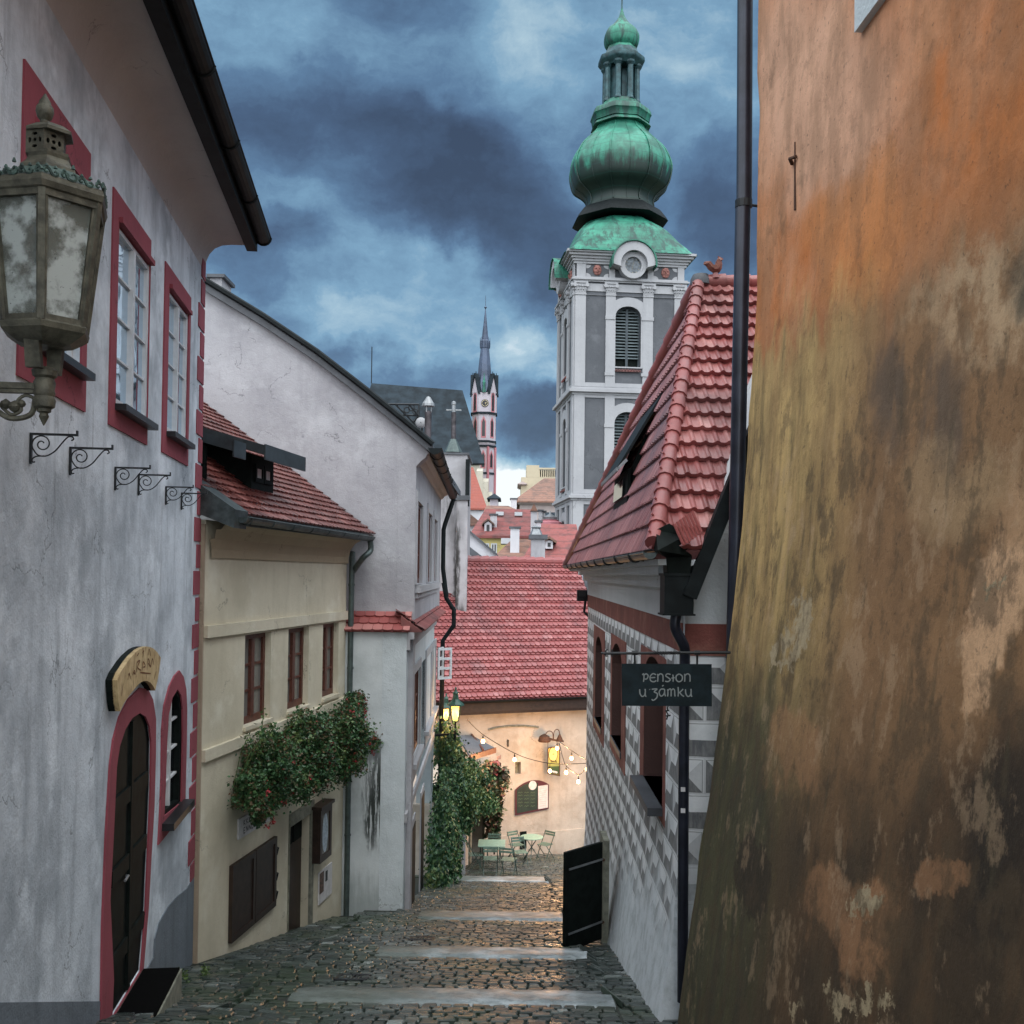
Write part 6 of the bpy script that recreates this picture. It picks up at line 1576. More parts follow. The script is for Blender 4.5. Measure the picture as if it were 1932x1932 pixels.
# dome: profile read off the photograph (half width, height)
tcen = bp(TW/2, TW/2, 0); Yc = tcen.y
S_ = .43988/1.548654*Yc/FPX
def zO(cy): return at(*cO(640, cy), Yc).z
def octr(e, sq):
    """radius factor over angle: e=1 plain circle, octagon otherwise; sq(z) blends towards the square plan"""
    def f(t_, z):
        t1 = t_-ta
        a8 = ((t1+pi/8) % (pi/4))-pi/8; o8 = 1/cos(a8)*cos(pi/8)*1.03
        a4 = ((t1+pi/4) % (pi/2))-pi/4; o4 = 1/cos(a4)
        s = sq(z) if sq else 0
        return (o8*(1-e)+e)*(1-s)+o4*s
    return f
def dome(prof, name, mat_, e=.35, sq=None, seg=48, smooth=True, cap=True, near=False):
    zz_ = (lambda cy, r: at(*cO(640, cy), Yc-r*S_*.97).z) if near else (lambda cy, r: zO(cy))
    d_ = MB(); d_.lathe([(r*S_, zz_(cy, r)) for cy, r in prof], (tcen.x, tcen.y), seg, octr(e, sq), cap=cap); return d_.build(name, mat_, TT, smooth=smooth)
sm = lambda L, k=5: [(p.x, p.y) for p in smoothline(L, k)]
zlo, zhi = ztop, ztop+3.6
dome(sm([(1672, 424), (1668, 420), (1655, 400), (1625, 385), (1580, 356), (1535, 336), (1490, 312), (1450, 270), (1430, 236)]), 'lower_roof', M['copper'], .15, lambda z: max(0, min(1, (zhi-z)/(zhi-zlo)))**.7, near=True)
dome([(1492, 318), (1470, 306), (1425, 272), (1405, 240)], 'dark_skirt', M['gutter_dark'], .0)
dome(sm([(1420, 238), (1392, 226), (1362, 222), (1330, 232), (1300, 262), (1262, 312), (1200, 334), (1130, 340), (1060, 318), (1000, 282), (950, 232), (905, 188), (870, 168), (850, 166)]), 'onion_dome', M['copper_bulb'], .55)
# ribs over the bulb
rb = MB()
for k in range(8):
    a = ta+pi/8+k*pi/4; L = sm([(1392, 226), (1362, 222), (1330, 232), (1300, 262), (1262, 312), (1200, 334), (1130, 340), (1060, 318), (1000, 282), (950, 232), (905, 188), (870, 168)], 3)
    rb.tube([(tcen.x+r*S_*cos(a)*1.005*octr(.55, None)(a, 0), tcen.y+r*S_*sin(a)*1.005*octr(.55, None)(a, 0), zO(cy)) for cy, r in L], .06, 5)
    a2 = ta+k*pi/4; rb.tube([(tcen.x+r*S_*cos(a2)*1.003*octr(.55, None)(a2, 0), tcen.y+r*S_*sin(a2)*1.003*octr(.55, None)(a2, 0), zO(cy)) for cy, r in L], .04, 5)
rb.build('seams', M['copper_bulb'], TT)
dome([(862, 200), (852, 196), (835, 180), (835, 190), (800, 196), (790, 204), (765, 198), (752, 190), (740, 150), (715, 128), (695, 124)], 'lantern_base', M['copper'], 0.0)
M['copper_dark'] = simple('dark_copper', (.03, .075, .085), .5, .5, 2, .2)
for k in range(8):
    a = ta+pi/8+k*pi/4; r = 106*S_; lt_ = MB(); lt_.lathe([(.34, zO(700)), (.34, zO(690)), (.27, zO(680)), (.25, zO(480)), (.40, zO(462)), (.42, zO(450))], (tcen.x+r*cos(a), tcen.y+r*sin(a)), 8); lt_.build('lantern_column', M['copper_dark'], TT)
lt_ = MB(); lt_.lathe([(.42, zO(700)), (.42, zO(450))], (tcen.x+.25, tcen.y), 6); 
for k in range(8):
    a = ta+pi/8+k*pi/4; b_ = a+pi/4; r = 104*S_
    if k in (5, 1): continue
    A_, B_ = V((tcen.x+r*.8*cos(a), tcen.y+r*.8*sin(a), 0)), V((tcen.x+r*.8*cos(b_), tcen.y+r*.8*sin(b_), 0))
    if k in (0, 4, 3, 7, 2, 6) and k not in (2, 6): lt_.hexa([A_+V((0, 0, zO(700))), B_+V((0, 0, zO(700))), B_*1.0+V((0, .1, zO(700))), A_+V((0, .1, zO(700))), A_+V((0, 0, zO(450))), B_+V((0, 0, zO(450))), B_+V((0, .1, zO(450))), A_+V((0, .1, zO(450)))])
lt_.build('lantern_core', M['copper_dark'], TT)
dome([(462, 118), (450, 128), (436, 150), (425, 156), (402, 154), (390, 130), (372, 118), (350, 106), (330, 96), (318, 84)], 'lantern_roof', M['copper_dark'], 0.0)
dome([(392, 128), (385, 124), (356, 108), (330, 98), (316, 86)], 'lantern_cap', M['copper'], 0.0)
dome(sm([(332, 88), (318, 104), (300, 114), (270, 119), (240, 116), (205, 98), (180, 70), (150, 44), (115, 22), (75, 9), (60, 7)]), 'small_onion', M['copper'], .4)
s = MB(); s.lathe([(7*S_, zO(68)), (5*S_, zO(20)), (4*S_, zO(-60)), (.02, zO(-160))], (tcen.x, tcen.y), 8); s.lathe([(.02, zO(-52)), (.5, zO(-75)), (.02, zO(-98))], (tcen.x, tcen.y), 12); s.build('finial', M['copper_dark'], TT)

# ================================================================== GOTHIC CHURCH
YS = 250.0
GC = thing('gothic_church', 'distant gothic church with a steep slate nave roof and slim pink-trimmed steeple with a clock', 'church', (-8, YS, -20))
GT = GC
gx = at(*cV(222, 1000), YS); gr = 118*.33639/1.548654*YS/FPX
zV = lambda cy: at(*cV(222, cy), YS).z
sv = .33639/1.548654*YS/FPX
w = MB(); ph = pi/8
for (z0, z1, k) in ((-20, zV(1590), 108), (zV(1590), zV(1340), 106), (zV(1340), zV(1070), 110), (zV(1070), zV(900), 118)): w.lathe([(k*sv, z0), (k*sv, z1)], gx.xy, 8, ph=ph)
w.build('steeple_wall', M['church_pink'], GC)
for z, k in ((zV(1075), 124), (zV(1318), 118), (zV(1358), 118), (zV(1592), 114)): w = MB(); w.lathe([(k*sv, z-.25), (k*sv, z+.25)], gx.xy, 8, ph=ph); w.build('ledge', M['slate'], GC)
for k in range(8):
    a = -pi/2+k*pi/4; n_ = V((cos(a), sin(a), 0))
    for (zb_, zt_, rr, hw) in ((zV(1055), zV(890), 118, 13), (zV(1275), zV(1120), 110, 13), (zV(1540), zV(1410), 106, 13)):
        Wf = Wall(gx.x+n_.x*rr*sv*cos(pi/8), gx.y+n_.y*rr*sv*cos(pi/8), -n_.y, n_.x)
        if k == 0 and zb_ == zV(1055): continue
        op_ = MB(); tri = MB(); op_.plate(Wf, [(-hw*sv, zb_), (hw*sv, zb_), (hw*sv, zt_-1.0), (0, zt_), (-hw*sv, zt_-1.0)], -.1, .06)
        tri.plate(Wf, [(-hw*sv*1.7, zb_-.4), (hw*sv*1.7, zb_-.4), (hw*sv*1.7, zt_-.8), (0, zt_+.6), (-hw*sv*1.7, zt_-.8)], -.1, .03); tri = tri.build('window', M['church_rose'], GC); op_.build('opening', M['far_glass'], tri)
w = MB()
for k in range(8):
    a = -pi/2+pi/8+k*pi/4; x, y = gx.x+108*sv*cos(a), gx.y+108*sv*sin(a); w.lathe([(.35, -20), (.35, zV(1360))], (x, y), 4)
w.build('corner_trim', M['church_rose'], GC)
# gables around the spire foot
for k in range(8):
    a = -pi/2+k*pi/4; n_ = V((cos(a), sin(a), 0)); Wf = Wall(gx.x+n_.x*118*sv*cos(pi/8), gx.y+n_.y*118*sv*cos(pi/8), -n_.y, n_.x)
    if k % 2 == 0 and k == 0:
        continue
    hw = 118*sv*sin(pi/8); zb_, zt_ = zV(900), zV(750)
    gb = MB(); gr_ = MB(); gb.plate(Wf, [(-hw, zb_), (hw, zb_), (0, zt_)], -1.2, .05)
    for sg in (-1, 1): gr_.bar(Wf.P(sg*hw*1.15, zb_-.4, -.3), Wf.P(0, zt_+.5, -.3), 1.3, .3, up=V((0, 0, 1)))
    gr_.tube([Wf.P(0, zt_, -.2), Wf.P(0, zt_+6*sv*6, -.2)], .10, 4); gb = gb.build('gable', M['church_pink'], GC); gr_.build('gable_roof', M['slate'], gb)
w = MB(); w.lathe([(100*sv, zV(890)), (66*sv, zV(745)), (40*sv, zV(505)), (43*sv, zV(495)), (43*sv, zV(440)), (32*sv, zV(425)), (14*sv, zV(260)), (5*sv, zV(175)), (3*sv, zV(150)), (.05, zV(40))], gx.xy, 8, ph=ph)
w.lathe([(.05, zV(160)), (13*sv, zV(143)), (.05, zV(128))], gx.xy, 10)
for k in range(8): a = k*pi/4; w.lathe([(3*sv, zV(500)), (5*sv, zV(460)), (.05, zV(405))], (gx.x+42*sv*cos(a), gx.y+42*sv*sin(a)), 5)
w.build('spire', M['slate_blue'] if 'slate_blue' in M else M.setdefault('slate_blue', simple('blue_lead_spire', (.055, .075, .12), .45, .4, .4, .2)), GC)
w = MB(); q_ = V((gx.x, gx.y-118*sv*cos(pi/8)-.2, zV(860))); w.lathe([(17*sv, zV(900)), (12*sv, zV(860)), (13*sv, zV(815)), (4*sv, zV(770)), (.05, zV(735))], q_.xy, 8); w.build('front_turret', M['copper'], GC)
Wf = Wall(gx.x, gx.y-118*sv*cos(pi/8), 1, 0); cu, cv = 10*sv, zV(993)
w = MB(); w.plate(Wf, [(cu+33*sv*cos(a), cv+33*sv*sin(a)) for a in frange(0, 2*pi*.97, 24)], 0, .15); ck = w.build('clock', simple('dark_dial', (.02, .02, .025), .6), GC)
w = MB()
for k in range(12): a = k*pi/6; w.plate(Wf, [(cu+27*sv*rr*cos(a+d), cv+27*sv*rr*sin(a+d)) for d, rr in ((-.12, .85), (.12, .85), (.12, 1.1), (-.12, 1.1))], .15, .2)
w.bar(Wf.P(cu, cv, .25), Wf.P(cu+14*sv, cv+6*sv, .25), .3, .1); w.bar(Wf.P(cu, cv, .25), Wf.P(cu+10*sv, cv-12*sv, .25), .3, .1); w.build('hands', simple('gilt', (.6, .5, .3), .5), ck)
# nave
YNv = 235.0
n_ = lambda cx, cy, Y: at(*cN(cx, cy), Y)
r0, r1, e0_, e1__ = n_(80, 613, YNv+12), n_(685, 660, YNv+12), n_(-80, 1150, YNv-6), n_(832, 1145, YNv-6)
w = MB(); P = [e0_, e1__, r1, r0]; w.prism(P, (0, .6, -.3)); b0_, b1_ = V((e0_.x, YNv+30, e0_.z)), V((e1__.x, YNv+30, e1__.z))
w.prism([r0, r1, b1_, b0_], (0, 0, -.4)); w.build('nave_roof', M['slate'], GC)
w = MB(); w.hexa([(e0_.x, YNv-5, -20), (e1__.x-1.2, YNv-5, -20), (e1__.x-1.2, YNv+29, -20), (e0_.x, YNv+29, -20), (e0_.x, YNv-5, e0_.z-.3), (e1__.x-1.2, YNv-5, e1__.z-.3), (e1__.x-1.2, YNv+29, e1__.z-.3), (e0_.x, YNv+29, e0_.z-.3)])
w.prism([(e1__.x-1.3, YNv-4.6, e1__.z-.4), (e1__.x-1.3, YNv+28.6, e1__.z-.4), (r1.x-.8, YNv+12, r1.z-.6)], (-.5, 0, 0))
w.build('nave_wall', M['church_cream'], GC)
for (cx, top_) in ((800, 1170), (838, 1240), (862, 1330)):
    a = n_(cx, top_, YNv-7); w = MB(); w.hexa([(a.x-1, YNv-10, -20), (a.x+1, YNv-10, -20), (a.x+1, YNv-5, -20), (a.x-1, YNv-5, -20), (a.x-.7, YNv-8, a.z-1), (a.x+.7, YNv-8, a.z-1), (a.x+.7, YNv-5, a.z), (a.x-.7, YNv-5, a.z)]); w.build('buttress', M['church_cream'], GC)
w = MB(); w.tube([r0, r0+V((0, 0, 9))], .12, 4); w.build('lightning_rod', M['metal_dark'], GC)

# ================================================================== TOWN BELOW
def bB(cx, cy, Y): return at(*cB(cx, cy), Y)
def house(name, label, Y, L, x0, x1, eave, ridge, zb, wm, rm, hip=(0, 0), over=.4, cat='house'):
    """ridge parallel to X; x0,x1 at eave; ridge height; hip insets left/right"""
    t_ = thing(name, label, cat, ((x0+x1)/2, Y+L/2, zb))
    w = MB(); w.hexa([(x0, Y, zb), (x1, Y, zb), (x1, Y+L, zb), (x0, Y+L, zb), (x0, Y, eave), (x1, Y, eave), (x1, Y+L, eave), (x0, Y+L, eave)])
    if hip[0] < .1: w.prism([(x0, Y, eave-.02), (x0, Y+L, eave-.02), (x0, Y+L/2, ridge-.15)], (.3, 0, 0))
    if hip[1] < .1: w.prism([(x1, Y, eave-.02), (x1, Y+L, eave-.02), (x1, Y+L/2, ridge-.15)], (-.3, 0, 0))
    w.build('wall', wm, t_)
    r = MB(); A_, B_, C_, D_ = V((x0-over, Y-over, eave-.1)), V((x1+over, Y-over, eave-.1)), V((x1+over, Y+L+over, eave-.1)), V((x0-over, Y+L+over, eave-.1))
    R0, R1 = V((x0-over+hip[0], Y+L/2, ridge)), V((x1+over-hip[1], Y+L/2, ridge))
    d = V((0, 0, -.25))
    for f in ([A_, B_, R1, R0], [C_, D_, R0, R1], [B_, C_, R1], [D_, A_, R0]): r.prism(f, d)
    r.build('roof', rm, t_); return t_
def chim(parent, cx0, cx1, cyt, cyb, Y, mt=None, dep=1.0, capp=True):
    a, b_ = bB(cx0, cyt, Y), bB(cx1, cyb, Y); w = MB(); w.box(a.x, b_.x, Y, Y+dep, b_.z-1, a.z)
    o = w.build('chimney', mt or M['far_white'], parent)
    if capp: w = MB(); w.box(a.x-.12, b_.x+.12, Y-.12, Y+dep+.12, a.z, a.z+.15); w.build('chimney_cap', M['slate_near'], o)
    return o
def dormerb(parent, cx0, cx1, cyb, cye, cyt, Y, dep=2.5):
    a, b_ = bB(cx0, cyb, Y), bB(cx1, cye, Y); zt_ = bB(cx0, cyt, Y).z; xm = (a.x+b_.x)/2
    w = MB(); w.box(a.x, b_.x, Y, Y+dep, a.z, b_.z); w.prism([(a.x, Y, b_.z), (b_.x, Y, b_.z), (xm, Y, zt_-.1)], (0, dep, 0)); o = w.build('dormer', M['far_white'], parent)
    w = MB(); w.prism([(a.x-.25, Y-.2, b_.z-.15), (xm, Y-.2, zt_), (b_.x+.25, Y-.2, b_.z-.15), (b_.x+.25, Y-.2, b_.z), (xm, Y-.2, zt_+.18), (a.x-.25, Y-.2, b_.z)], (0, dep+.2, 0)); w.build('dormer_roof', M['tile_brown'], o)
    w = MB(); w.box(a.x+(b_.x-a.x)*.3, b_.x-(b_.x-a.x)*.3, Y-.04, Y+.02, a.z+(b_.z-a.z)*.25, b_.z-.1); w.build('window', M['far_glass'], o)
def winb(parent, cx0, cx1, cyt, cyb, Y):
    a, b_ = bB(cx0, cyt, Y), bB(cx1, cyb, Y)
    w = MB(); w.box(a.x-.12, b_.x+.12, Y-.05, Y, b_.z-.12, a.z+.12); o = w.build('window', M['white_paint'], parent)
    w = MB(); xm = (a.x+b_.x)/2; w.box(a.x, xm-.06, Y-.08, Y-.051, b_.z, a.z); w.box(xm+.06, b_.x, Y-.08, Y-.051, b_.z, a.z); w.build('pane', M['far_glass'], o)
def skyl(parent, cx, cy, Y, s=.38):
    a = bB(cx, cy, Y); w = MB(); w.hexa([(a.x-s, Y-.1, a.z-s*.5), (a.x+s, Y-.1, a.z-s*.5), (a.x+s, Y+.9, a.z+s*.6), (a.x-s, Y+.9, a.z+s*.6), (a.x-s, Y-.3, a.z-s*.3), (a.x+s, Y-.3, a.z-s*.3), (a.x+s, Y+.7, a.z+s*.8), (a.x-s, Y+.7, a.z+s*.8)]); w.build('skylight', M['dish'], parent)
# a: steep orange roof below the nave
Y = 150; p0, p1, pr = bB(-60, 930, Y), bB(335, 930, Y), bB(60, 370, Y+5)
h = house('orange_roof_house', 'distant house with a steep orange-red roof below the church nave', Y, 14, p0.x, p1.x, p0.z, bB(60, 330, Y+7).z, -26, M['far_white'], M['tile_orange'], hip=(2, bB(335, 0, Y).x-bB(90, 0, Y).x))
winb(h, 185, 225, 795, 815, Y+1.5)
# b: big dark red roof over the yellow house
Y = 95; 
p0, p1 = bB(170, 1330, Y), bB(1030, 1330, Y)
h = house('yellow_house', 'yellow-walled house under a wide weathered red roof with white dormer and skylights', Y, 12, p0.x, p1.x, p0.z, bB(500, 950, Y+6).z, -22, M['yellow'], M['tile_far'], hip=(bB(400, 0, Y).x-p0.x, 0.3))
dormerb(h, 330, 440, 1335, 1170, 1115, Y+.6); chim(h, 420, 515, 1045, 1320, Y+1.5); 
skyl(h, 560, 1030, Y+4.3); skyl(h, 838, 1036, Y+4.3); skyl(h, 660, 1445, Y-3, .5)
for (a, b_) in ((448, 500), (340, 385)): winb(h, a, b_, 1480, 1590, Y-.01)
# wing sloping right in front of it
Y = 80; p0, p1 = bB(520, 1668, Y), bB(1010, 1668, Y)
h = house('brown_roof_house', 'low brown-roofed house with a tall white chimney below the yellow house', Y, 9, p0.x, p1.x+1.0, p0.z, bB(900, 1400, Y+4.5).z, -20, M['far_white'], M['tile_brown'], hip=(bB(840, 0, Y).x-p0.x, .2))
chim(h, 720, 850, 1240, 1560, Y+1)
# d: red roof to the right with dormer and broad chimney
Y = 66; p0, p1 = bB(840, 1672, Y), bB(1440, 1672, Y)
h = house('red_roof_house', 'bright red roofed house with a small white dormer beside the base of the baroque tower', Y, 9, bB(1010, 0, Y).x, p1.x+1.2, p0.z, bB(1380, 1175, Y+4.5).z, -18, M['far_white'], M['tile_far'], hip=(bB(1330, 0, Y).x-bB(1010, 0, Y).x, .2))
dormerb(h, 1238, 1350, 1540, 1430, 1392, Y+.6)
chim(h, 1105, 1172, 1150, 1330, Y+6)
Y = 52; a, b_ = bB(1030, 1395, Y), bB(1232, 1700, Y)
t_ = thing('chimney_stack', 'broad stained white chimney stack standing behind the tavern roof ridge', 'chimney', (a.x+.5, Y, -14))
w = MB(); w.box(a.x, b_.x, Y, Y+1.4, -14, a.z); w.build('stack', M['white_dirty'], t_); w = MB(); w.box(a.x-.12, b_.x+.12, Y-.12, Y+1.5, a.z, a.z+.22); w.build('cap', M['slate_near'], t_)
w = MB(); w.lathe([(.35, a.z+.22), (.2, a.z+.55), (.28, a.z+.62), (.05, a.z+.72)], ((a.x+b_.x)/2-.1, Y+.6), 8); w.build('cowl', M['bright_metal'], t_)
# white chimneys row
Y = 88; t_ = thing('white_chimney', 'tall white chimney with a dark pitched cap right of the wide weathered red roof', 'chimney', tuple(bB(1065, 1280, Y)))
chim(t_, 1025, 1110, 985, 1290, Y, capp=False); a, b_ = bB(1012, 985, Y), bB(1122, 985, Y); w = MB(); w.prism([(a.x, Y-.2, a.z), (b_.x, Y-.2, a.z), ((a.x+b_.x)/2, Y-.2, a.z+.7)], (0, 1.5, 0)); w.build('cap', M['tile_brown'], t_)
Y = 90; t_ = thing('white_chimney', 'tapering white double chimney next to the domed ornament', 'chimney', tuple(bB(1200, 1200, Y)))
chim(t_, 1140, 1190, 985, 1250, Y); chim(t_, 1190, 1235, 1000, 1200, Y+.3)
Y = 84; a = bB(1308, 1190, Y); t_ = thing('roof_turret', 'small pink and white turret with a pale bulb finial left of the tower', 'turret', tuple(a))
z = lambda cy: bB(1308, cy, Y).z
w = MB(); w.lathe([(1.0, z(1200)), (1.0, z(1150)), (.7, z(1130)), (.75, z(1115))], a.xy, 8); w.build('drum', M['church_rose'], t_); w = MB(); w.lathe([(.55, z(1115)), (.62, z(1075)), (.35, z(1050)), (.12, z(1030)), (.06, z(985))], a.xy, 10); w.build('bulb', M['bright_metal'], t_, smooth=True)
# c: palace with balustrade
Y = 180
h = house('palace', 'cream palace with an attic balustrade and a brown hipped roof on the horizon', Y, 22, bB(870, 0, Y).x, bB(1480, 0, Y).x, bB(900, 830, Y).z, bB(1340, 497, Y+11).z, -26, M['palace_pink'], M['tile_brown'], hip=(bB(1350, 0, Y).x-bB(870, 0, Y).x, .3), over=1.2)
w = MB(); Z_ = lambda cy: bB(900, cy, Y).z
w.box(bB(870, 0, Y).x-.8, bB(1480, 0, Y).x, Y-.9, Y, Z_(870), Z_(835)); w.box(bB(870, 0, Y).x-.4, bB(1480, 0, Y).x, Y-.5, Y, Z_(885), Z_(870)); w.build('cornice', M['palace_pink'], h)
Y = 205; bx = lambda cx: bB(cx, 0, Y).x; bz = lambda cy: bB(1000, cy, Y).z
w = MB(); w.box(bx(885), bx(1500), Y, Y+20, -26, bz(480)); w.box(bx(962), bx(1150), Y, Y+10, bz(482), bz(300)); w.box(bx(1150), bx(1500), Y, Y+1.2, bz(360), bz(335)); w.box(bx(1150), bx(1500), Y, Y+1.2, bz(482), bz(472))
k = 0; cx = 1150
while cx < 1480: w.box(bx(cx), bx(cx+15), Y+.1, Y+.9, bz(472), bz(360)); cx += 31
w.build('attic_wall', M['palace'], h); w = MB(); w.box(bx(1150), bx(1500), Y+1.5, Y+2, bz(472), bz(360)); w.build('dark_gaps', M['wood_black'], h)
w = MB(); w.box(bx(832), bx(975), Y-.8, Y+10, bz(590), bz(578)); w.box(bx(850), bx(960), Y-.5, Y+10, bz(602), bz(590)); w.prism([(bx(840), Y-.6, bz(578)), (bx(965), Y-.6, bz(578)), (bx(905), Y-.6, bz(545))], (0, 10, 0)); w.build('wall_cap', M['palace_pink'], h)
# f: turret with pyramid roof and distant chimneys/ridge
Y = 140; a, b_ = bB(415, 790, Y), bB(532, 950, Y); t_ = thing('stair_turret', 'small grey turret with a pyramid roof at the foot of the gothic steeple', 'turret', (a.x+3, Y, -20))
w = MB(); w.box(a.x, b_.x, Y, Y+5, -20, a.z); w.build('wall', M['church_pink'], t_)
w = MB(); xm = (a.x+b_.x)/2; zt_ = bB(470, 715, Y+2).z
for f in ([(a.x-.4, Y-.4), (b_.x+.4, Y-.4)], [(b_.x+.4, Y-.4), (b_.x+.4, Y+5.4)], [(b_.x+.4, Y+5.4), (a.x-.4, Y+5.4)], [(a.x-.4, Y+5.4), (a.x-.4, Y-.4)]): w.prism([(*f[0], a.z), (*f[1], a.z), (xm, Y+2.5, zt_)], (0, 0, -.15))
w.build('roof', M['slate'], t_)
Y = 128; h = house('long_dark_house', 'far dark red ridge with a plain grey chimney between steeple and palace', Y, 10, bB(380, 0, Y).x, bB(860, 0, Y).x, bB(500, 985, Y).z, bB(700, 905, Y+5).z, -24, M['far_white'], M['tile_brown'], hip=(.2, 1.8))
chim(h, 725, 812, 805, 930, Y+4, dep=2)
Y = 110; h = house('dark_roof_house', 'small dark slate roof tucked behind the white chimneys left of the tower', Y, 9, bB(1225, 0, Y).x, bB(1500, 0, Y).x, bB(1300, 1110, Y).z, bB(1300, 1000, Y+4.5).z, -22, M['far_white'], M['slate'])
# e: pale gable slope just behind the tavern ridge
Y = 50; t_ = thing('pale_gable_house', 'pale plain gable wall sloping down to the right behind the tavern ridge', 'house', tuple(bB(200, 1700, Y)))
P = [bB(-60, 1200, Y), bB(60, 1258, Y), bB(510, 1640, Y), bB(505, 1690, Y), bB(-60, 1760, Y)]
w = MB(); w.prism(P+[V((P[-1].x, Y, -12))] if False else [P[0], P[1], P[2], P[3], V((P[3].x, Y, -12)), V((P[0].x, Y, -12))], (0, 8, 0)); w.build('wall', M['far_white'], t_)
w = MB()
for a, b_ in ((P[0], P[1]), (P[1], P[2])): w.hexa([a+V((0, -.2, 0)), b_+V((0, -.2, 0)), b_+V((0, 8, 0)), a+V((0, 8, 0)), a+V((0, -.2, .12)), b_+V((0, -.2, .12)), b_+V((0, 8, .12)), a+V((0, 8, .12))])
w.build('roof', M['slate_near'], t_)
w = MB(); w.bar(bB(50, 1520, 49.6), bB(270, 1690, 49.6), .3, .3); w.build('gutter', M['slate_near'], t_)
Y = 100; a, b_ = bB(90, 1200, Y), bB(185, 1330, Y); t_ = thing('white_turret', 'small white attic turret with a dark flat cap beside the orange roof', 'turret', (a.x+1, Y, -18))
w = MB(); w.box(a.x-2, b_.x, Y, Y+4, -18, a.z); w.build('wall', M['far_white'], t_); w = MB(); w.prism([(a.x-2.3, Y-.4, a.z), (b_.x+1, Y-.4, a.z), (b_.x-1.5, Y-.4, a.z+2)], (0, 4.6, 0)); w.build('roof', M['tile_brown'], t_)

# ================================================================== BIG LANTERN (left foreground)
YLn = 4.7; ls = YLn/FPX*.90
lx = at(86, 640, YLn); 
lz = lambda y: at(86, y, YLn).z
LN = thing('street_lantern', 'large weathered bronze hexagonal lantern with dusty panes on a wall bracket, nearest on the left', 'lantern', (lx.x, lx.y, lz(640)))
hexph = radians(-71)
def hx_(prof, name, mat_, seg=6, smooth=False, dx=0): w = MB(); w.lathe([(r*ls, lz(y)) for y, r in prof], (lx.x+dx, lx.y), seg, ph=hexph); return w.build(name, mat_, LN, smooth=smooth)
br = M['bronze']
w = MB(); w.lathe([(r*ls, lz(y)) for y, r in ((243, 12), (238, 14), (234, 9), (228, 9), (222, 15), (212, 18), (203, 17), (197, 12), (193, 12), (186, 7), (177, 1.5))], (lx.x-12*ls, lx.y), 16); w.build('finial', br, LN, smooth=True)
hx_([(258, 50), (252, 50), (240, 30), (238, 14)], 'crown_lid', br); 
# pierced crown: six plates with round and lens-shaped holes
w = MB(); R_ = 42*ls
for k in range(6):
    a0 = hexph+k*pi/3; a1 = a0+pi/3; A_ = V((lx.x-8*ls+R_*cos(a0), lx.y+R_*sin(a0), 0)); B_ = V((lx.x-8*ls+R_*cos(a1), lx.y+R_*sin(a1), 0)); Wp = Wall(A_.x, A_.y, B_.x-A_.x, B_.y-A_.y)
    L_ = (B_-A_).length; cu, cv = L_/2, lz(277); z0_, z1_ = lz(300), lz(257)
    hs = [[(cu+5*ls*cos(t_)*.8, cv+5*ls*sin(t_)*.8) for t_ in frange(0, 2*pi*.9, 9)]]
    for a in range(4):
        t0 = a*pi/2; cx_, cy_ = cu+12*ls*cos(t0), cv+13*ls*sin(t0)
        ra, rb_ = (3.6*ls, 6*ls) if a % 2 == 0 else (6*ls, 3.6*ls)
        hs.append([(cx_+ra*cos(t_), cy_+rb_*sin(t_)) for t_ in frange(0, 2*pi*.9, 9)])
    w.plate(Wp, [(0, z0_), (L_, z0_), (L_, z1_), (0, z1_)], -.008, 0, hs, back=True)
w.build('pierced_crown', br, LN)
w = MB(); w.lathe([(30*ls, lz(300)), (30*ls, lz(256))], (lx.x-8*ls, lx.y), 6, ph=hexph); w.build('crown_core', M['wood_black'], LN)
hx_([(332, 62), (324, 60), (316, 50), (306, 44), (300, 47), (299, 43), (294, 44)], 'crown_base', br)
hx_([(368, 124), (350, 100), (332, 64), (322, 50)], 'roof_cap', M['bronze_green'], 6)
w = MB(); w.lathe([(r*ls, lz(y)) for y, r in ((392, 117), (388, 126), (378, 130), (368, 127), (364, 120))], lx.xy, 6, ph=hexph); w.build('eaves_rim', br, LN)
# cresting of scrolls along the eaves
w = MB(); R_ = 126*ls
for k in range(6):
    a0 = hexph+k*pi/3; a1 = a0+pi/3; A_ = V((lx.x+R_*cos(a0), lx.y+R_*sin(a0), lz(368))); B_ = V((lx.x+R_*cos(a1), lx.y+R_*sin(a1), lz(368))); d_ = (B_-A_)/1.0
    for j in range(7):
        c_ = A_+d_*((j+.5)/7); rr = (9 if j != 3 else 14)*ls; dd_ = d_.normalized()
        w.tube([c_+dd_*rr*(1-.12*i)*cos(i*.75+(j % 2)*pi)+V((0, 0, rr*.9+rr*(1-.12*i)*sin(i*.75+(j % 2)*pi))) for i in range(9)], [.0075]*5+[.006]*4, 5)
        w.tube([c_+V((0, 0, rr*1.9)), c_+V((0, 0, rr*2.5))], [.010, .004], 5)
w.build('cresting', M['bronze_green'], LN, smooth=True)
gt, gbm = 115, 84
w = MB(); Rt, Rb = gt*ls, gbm*ls; zt_, zb_ = lz(390), lz(618)
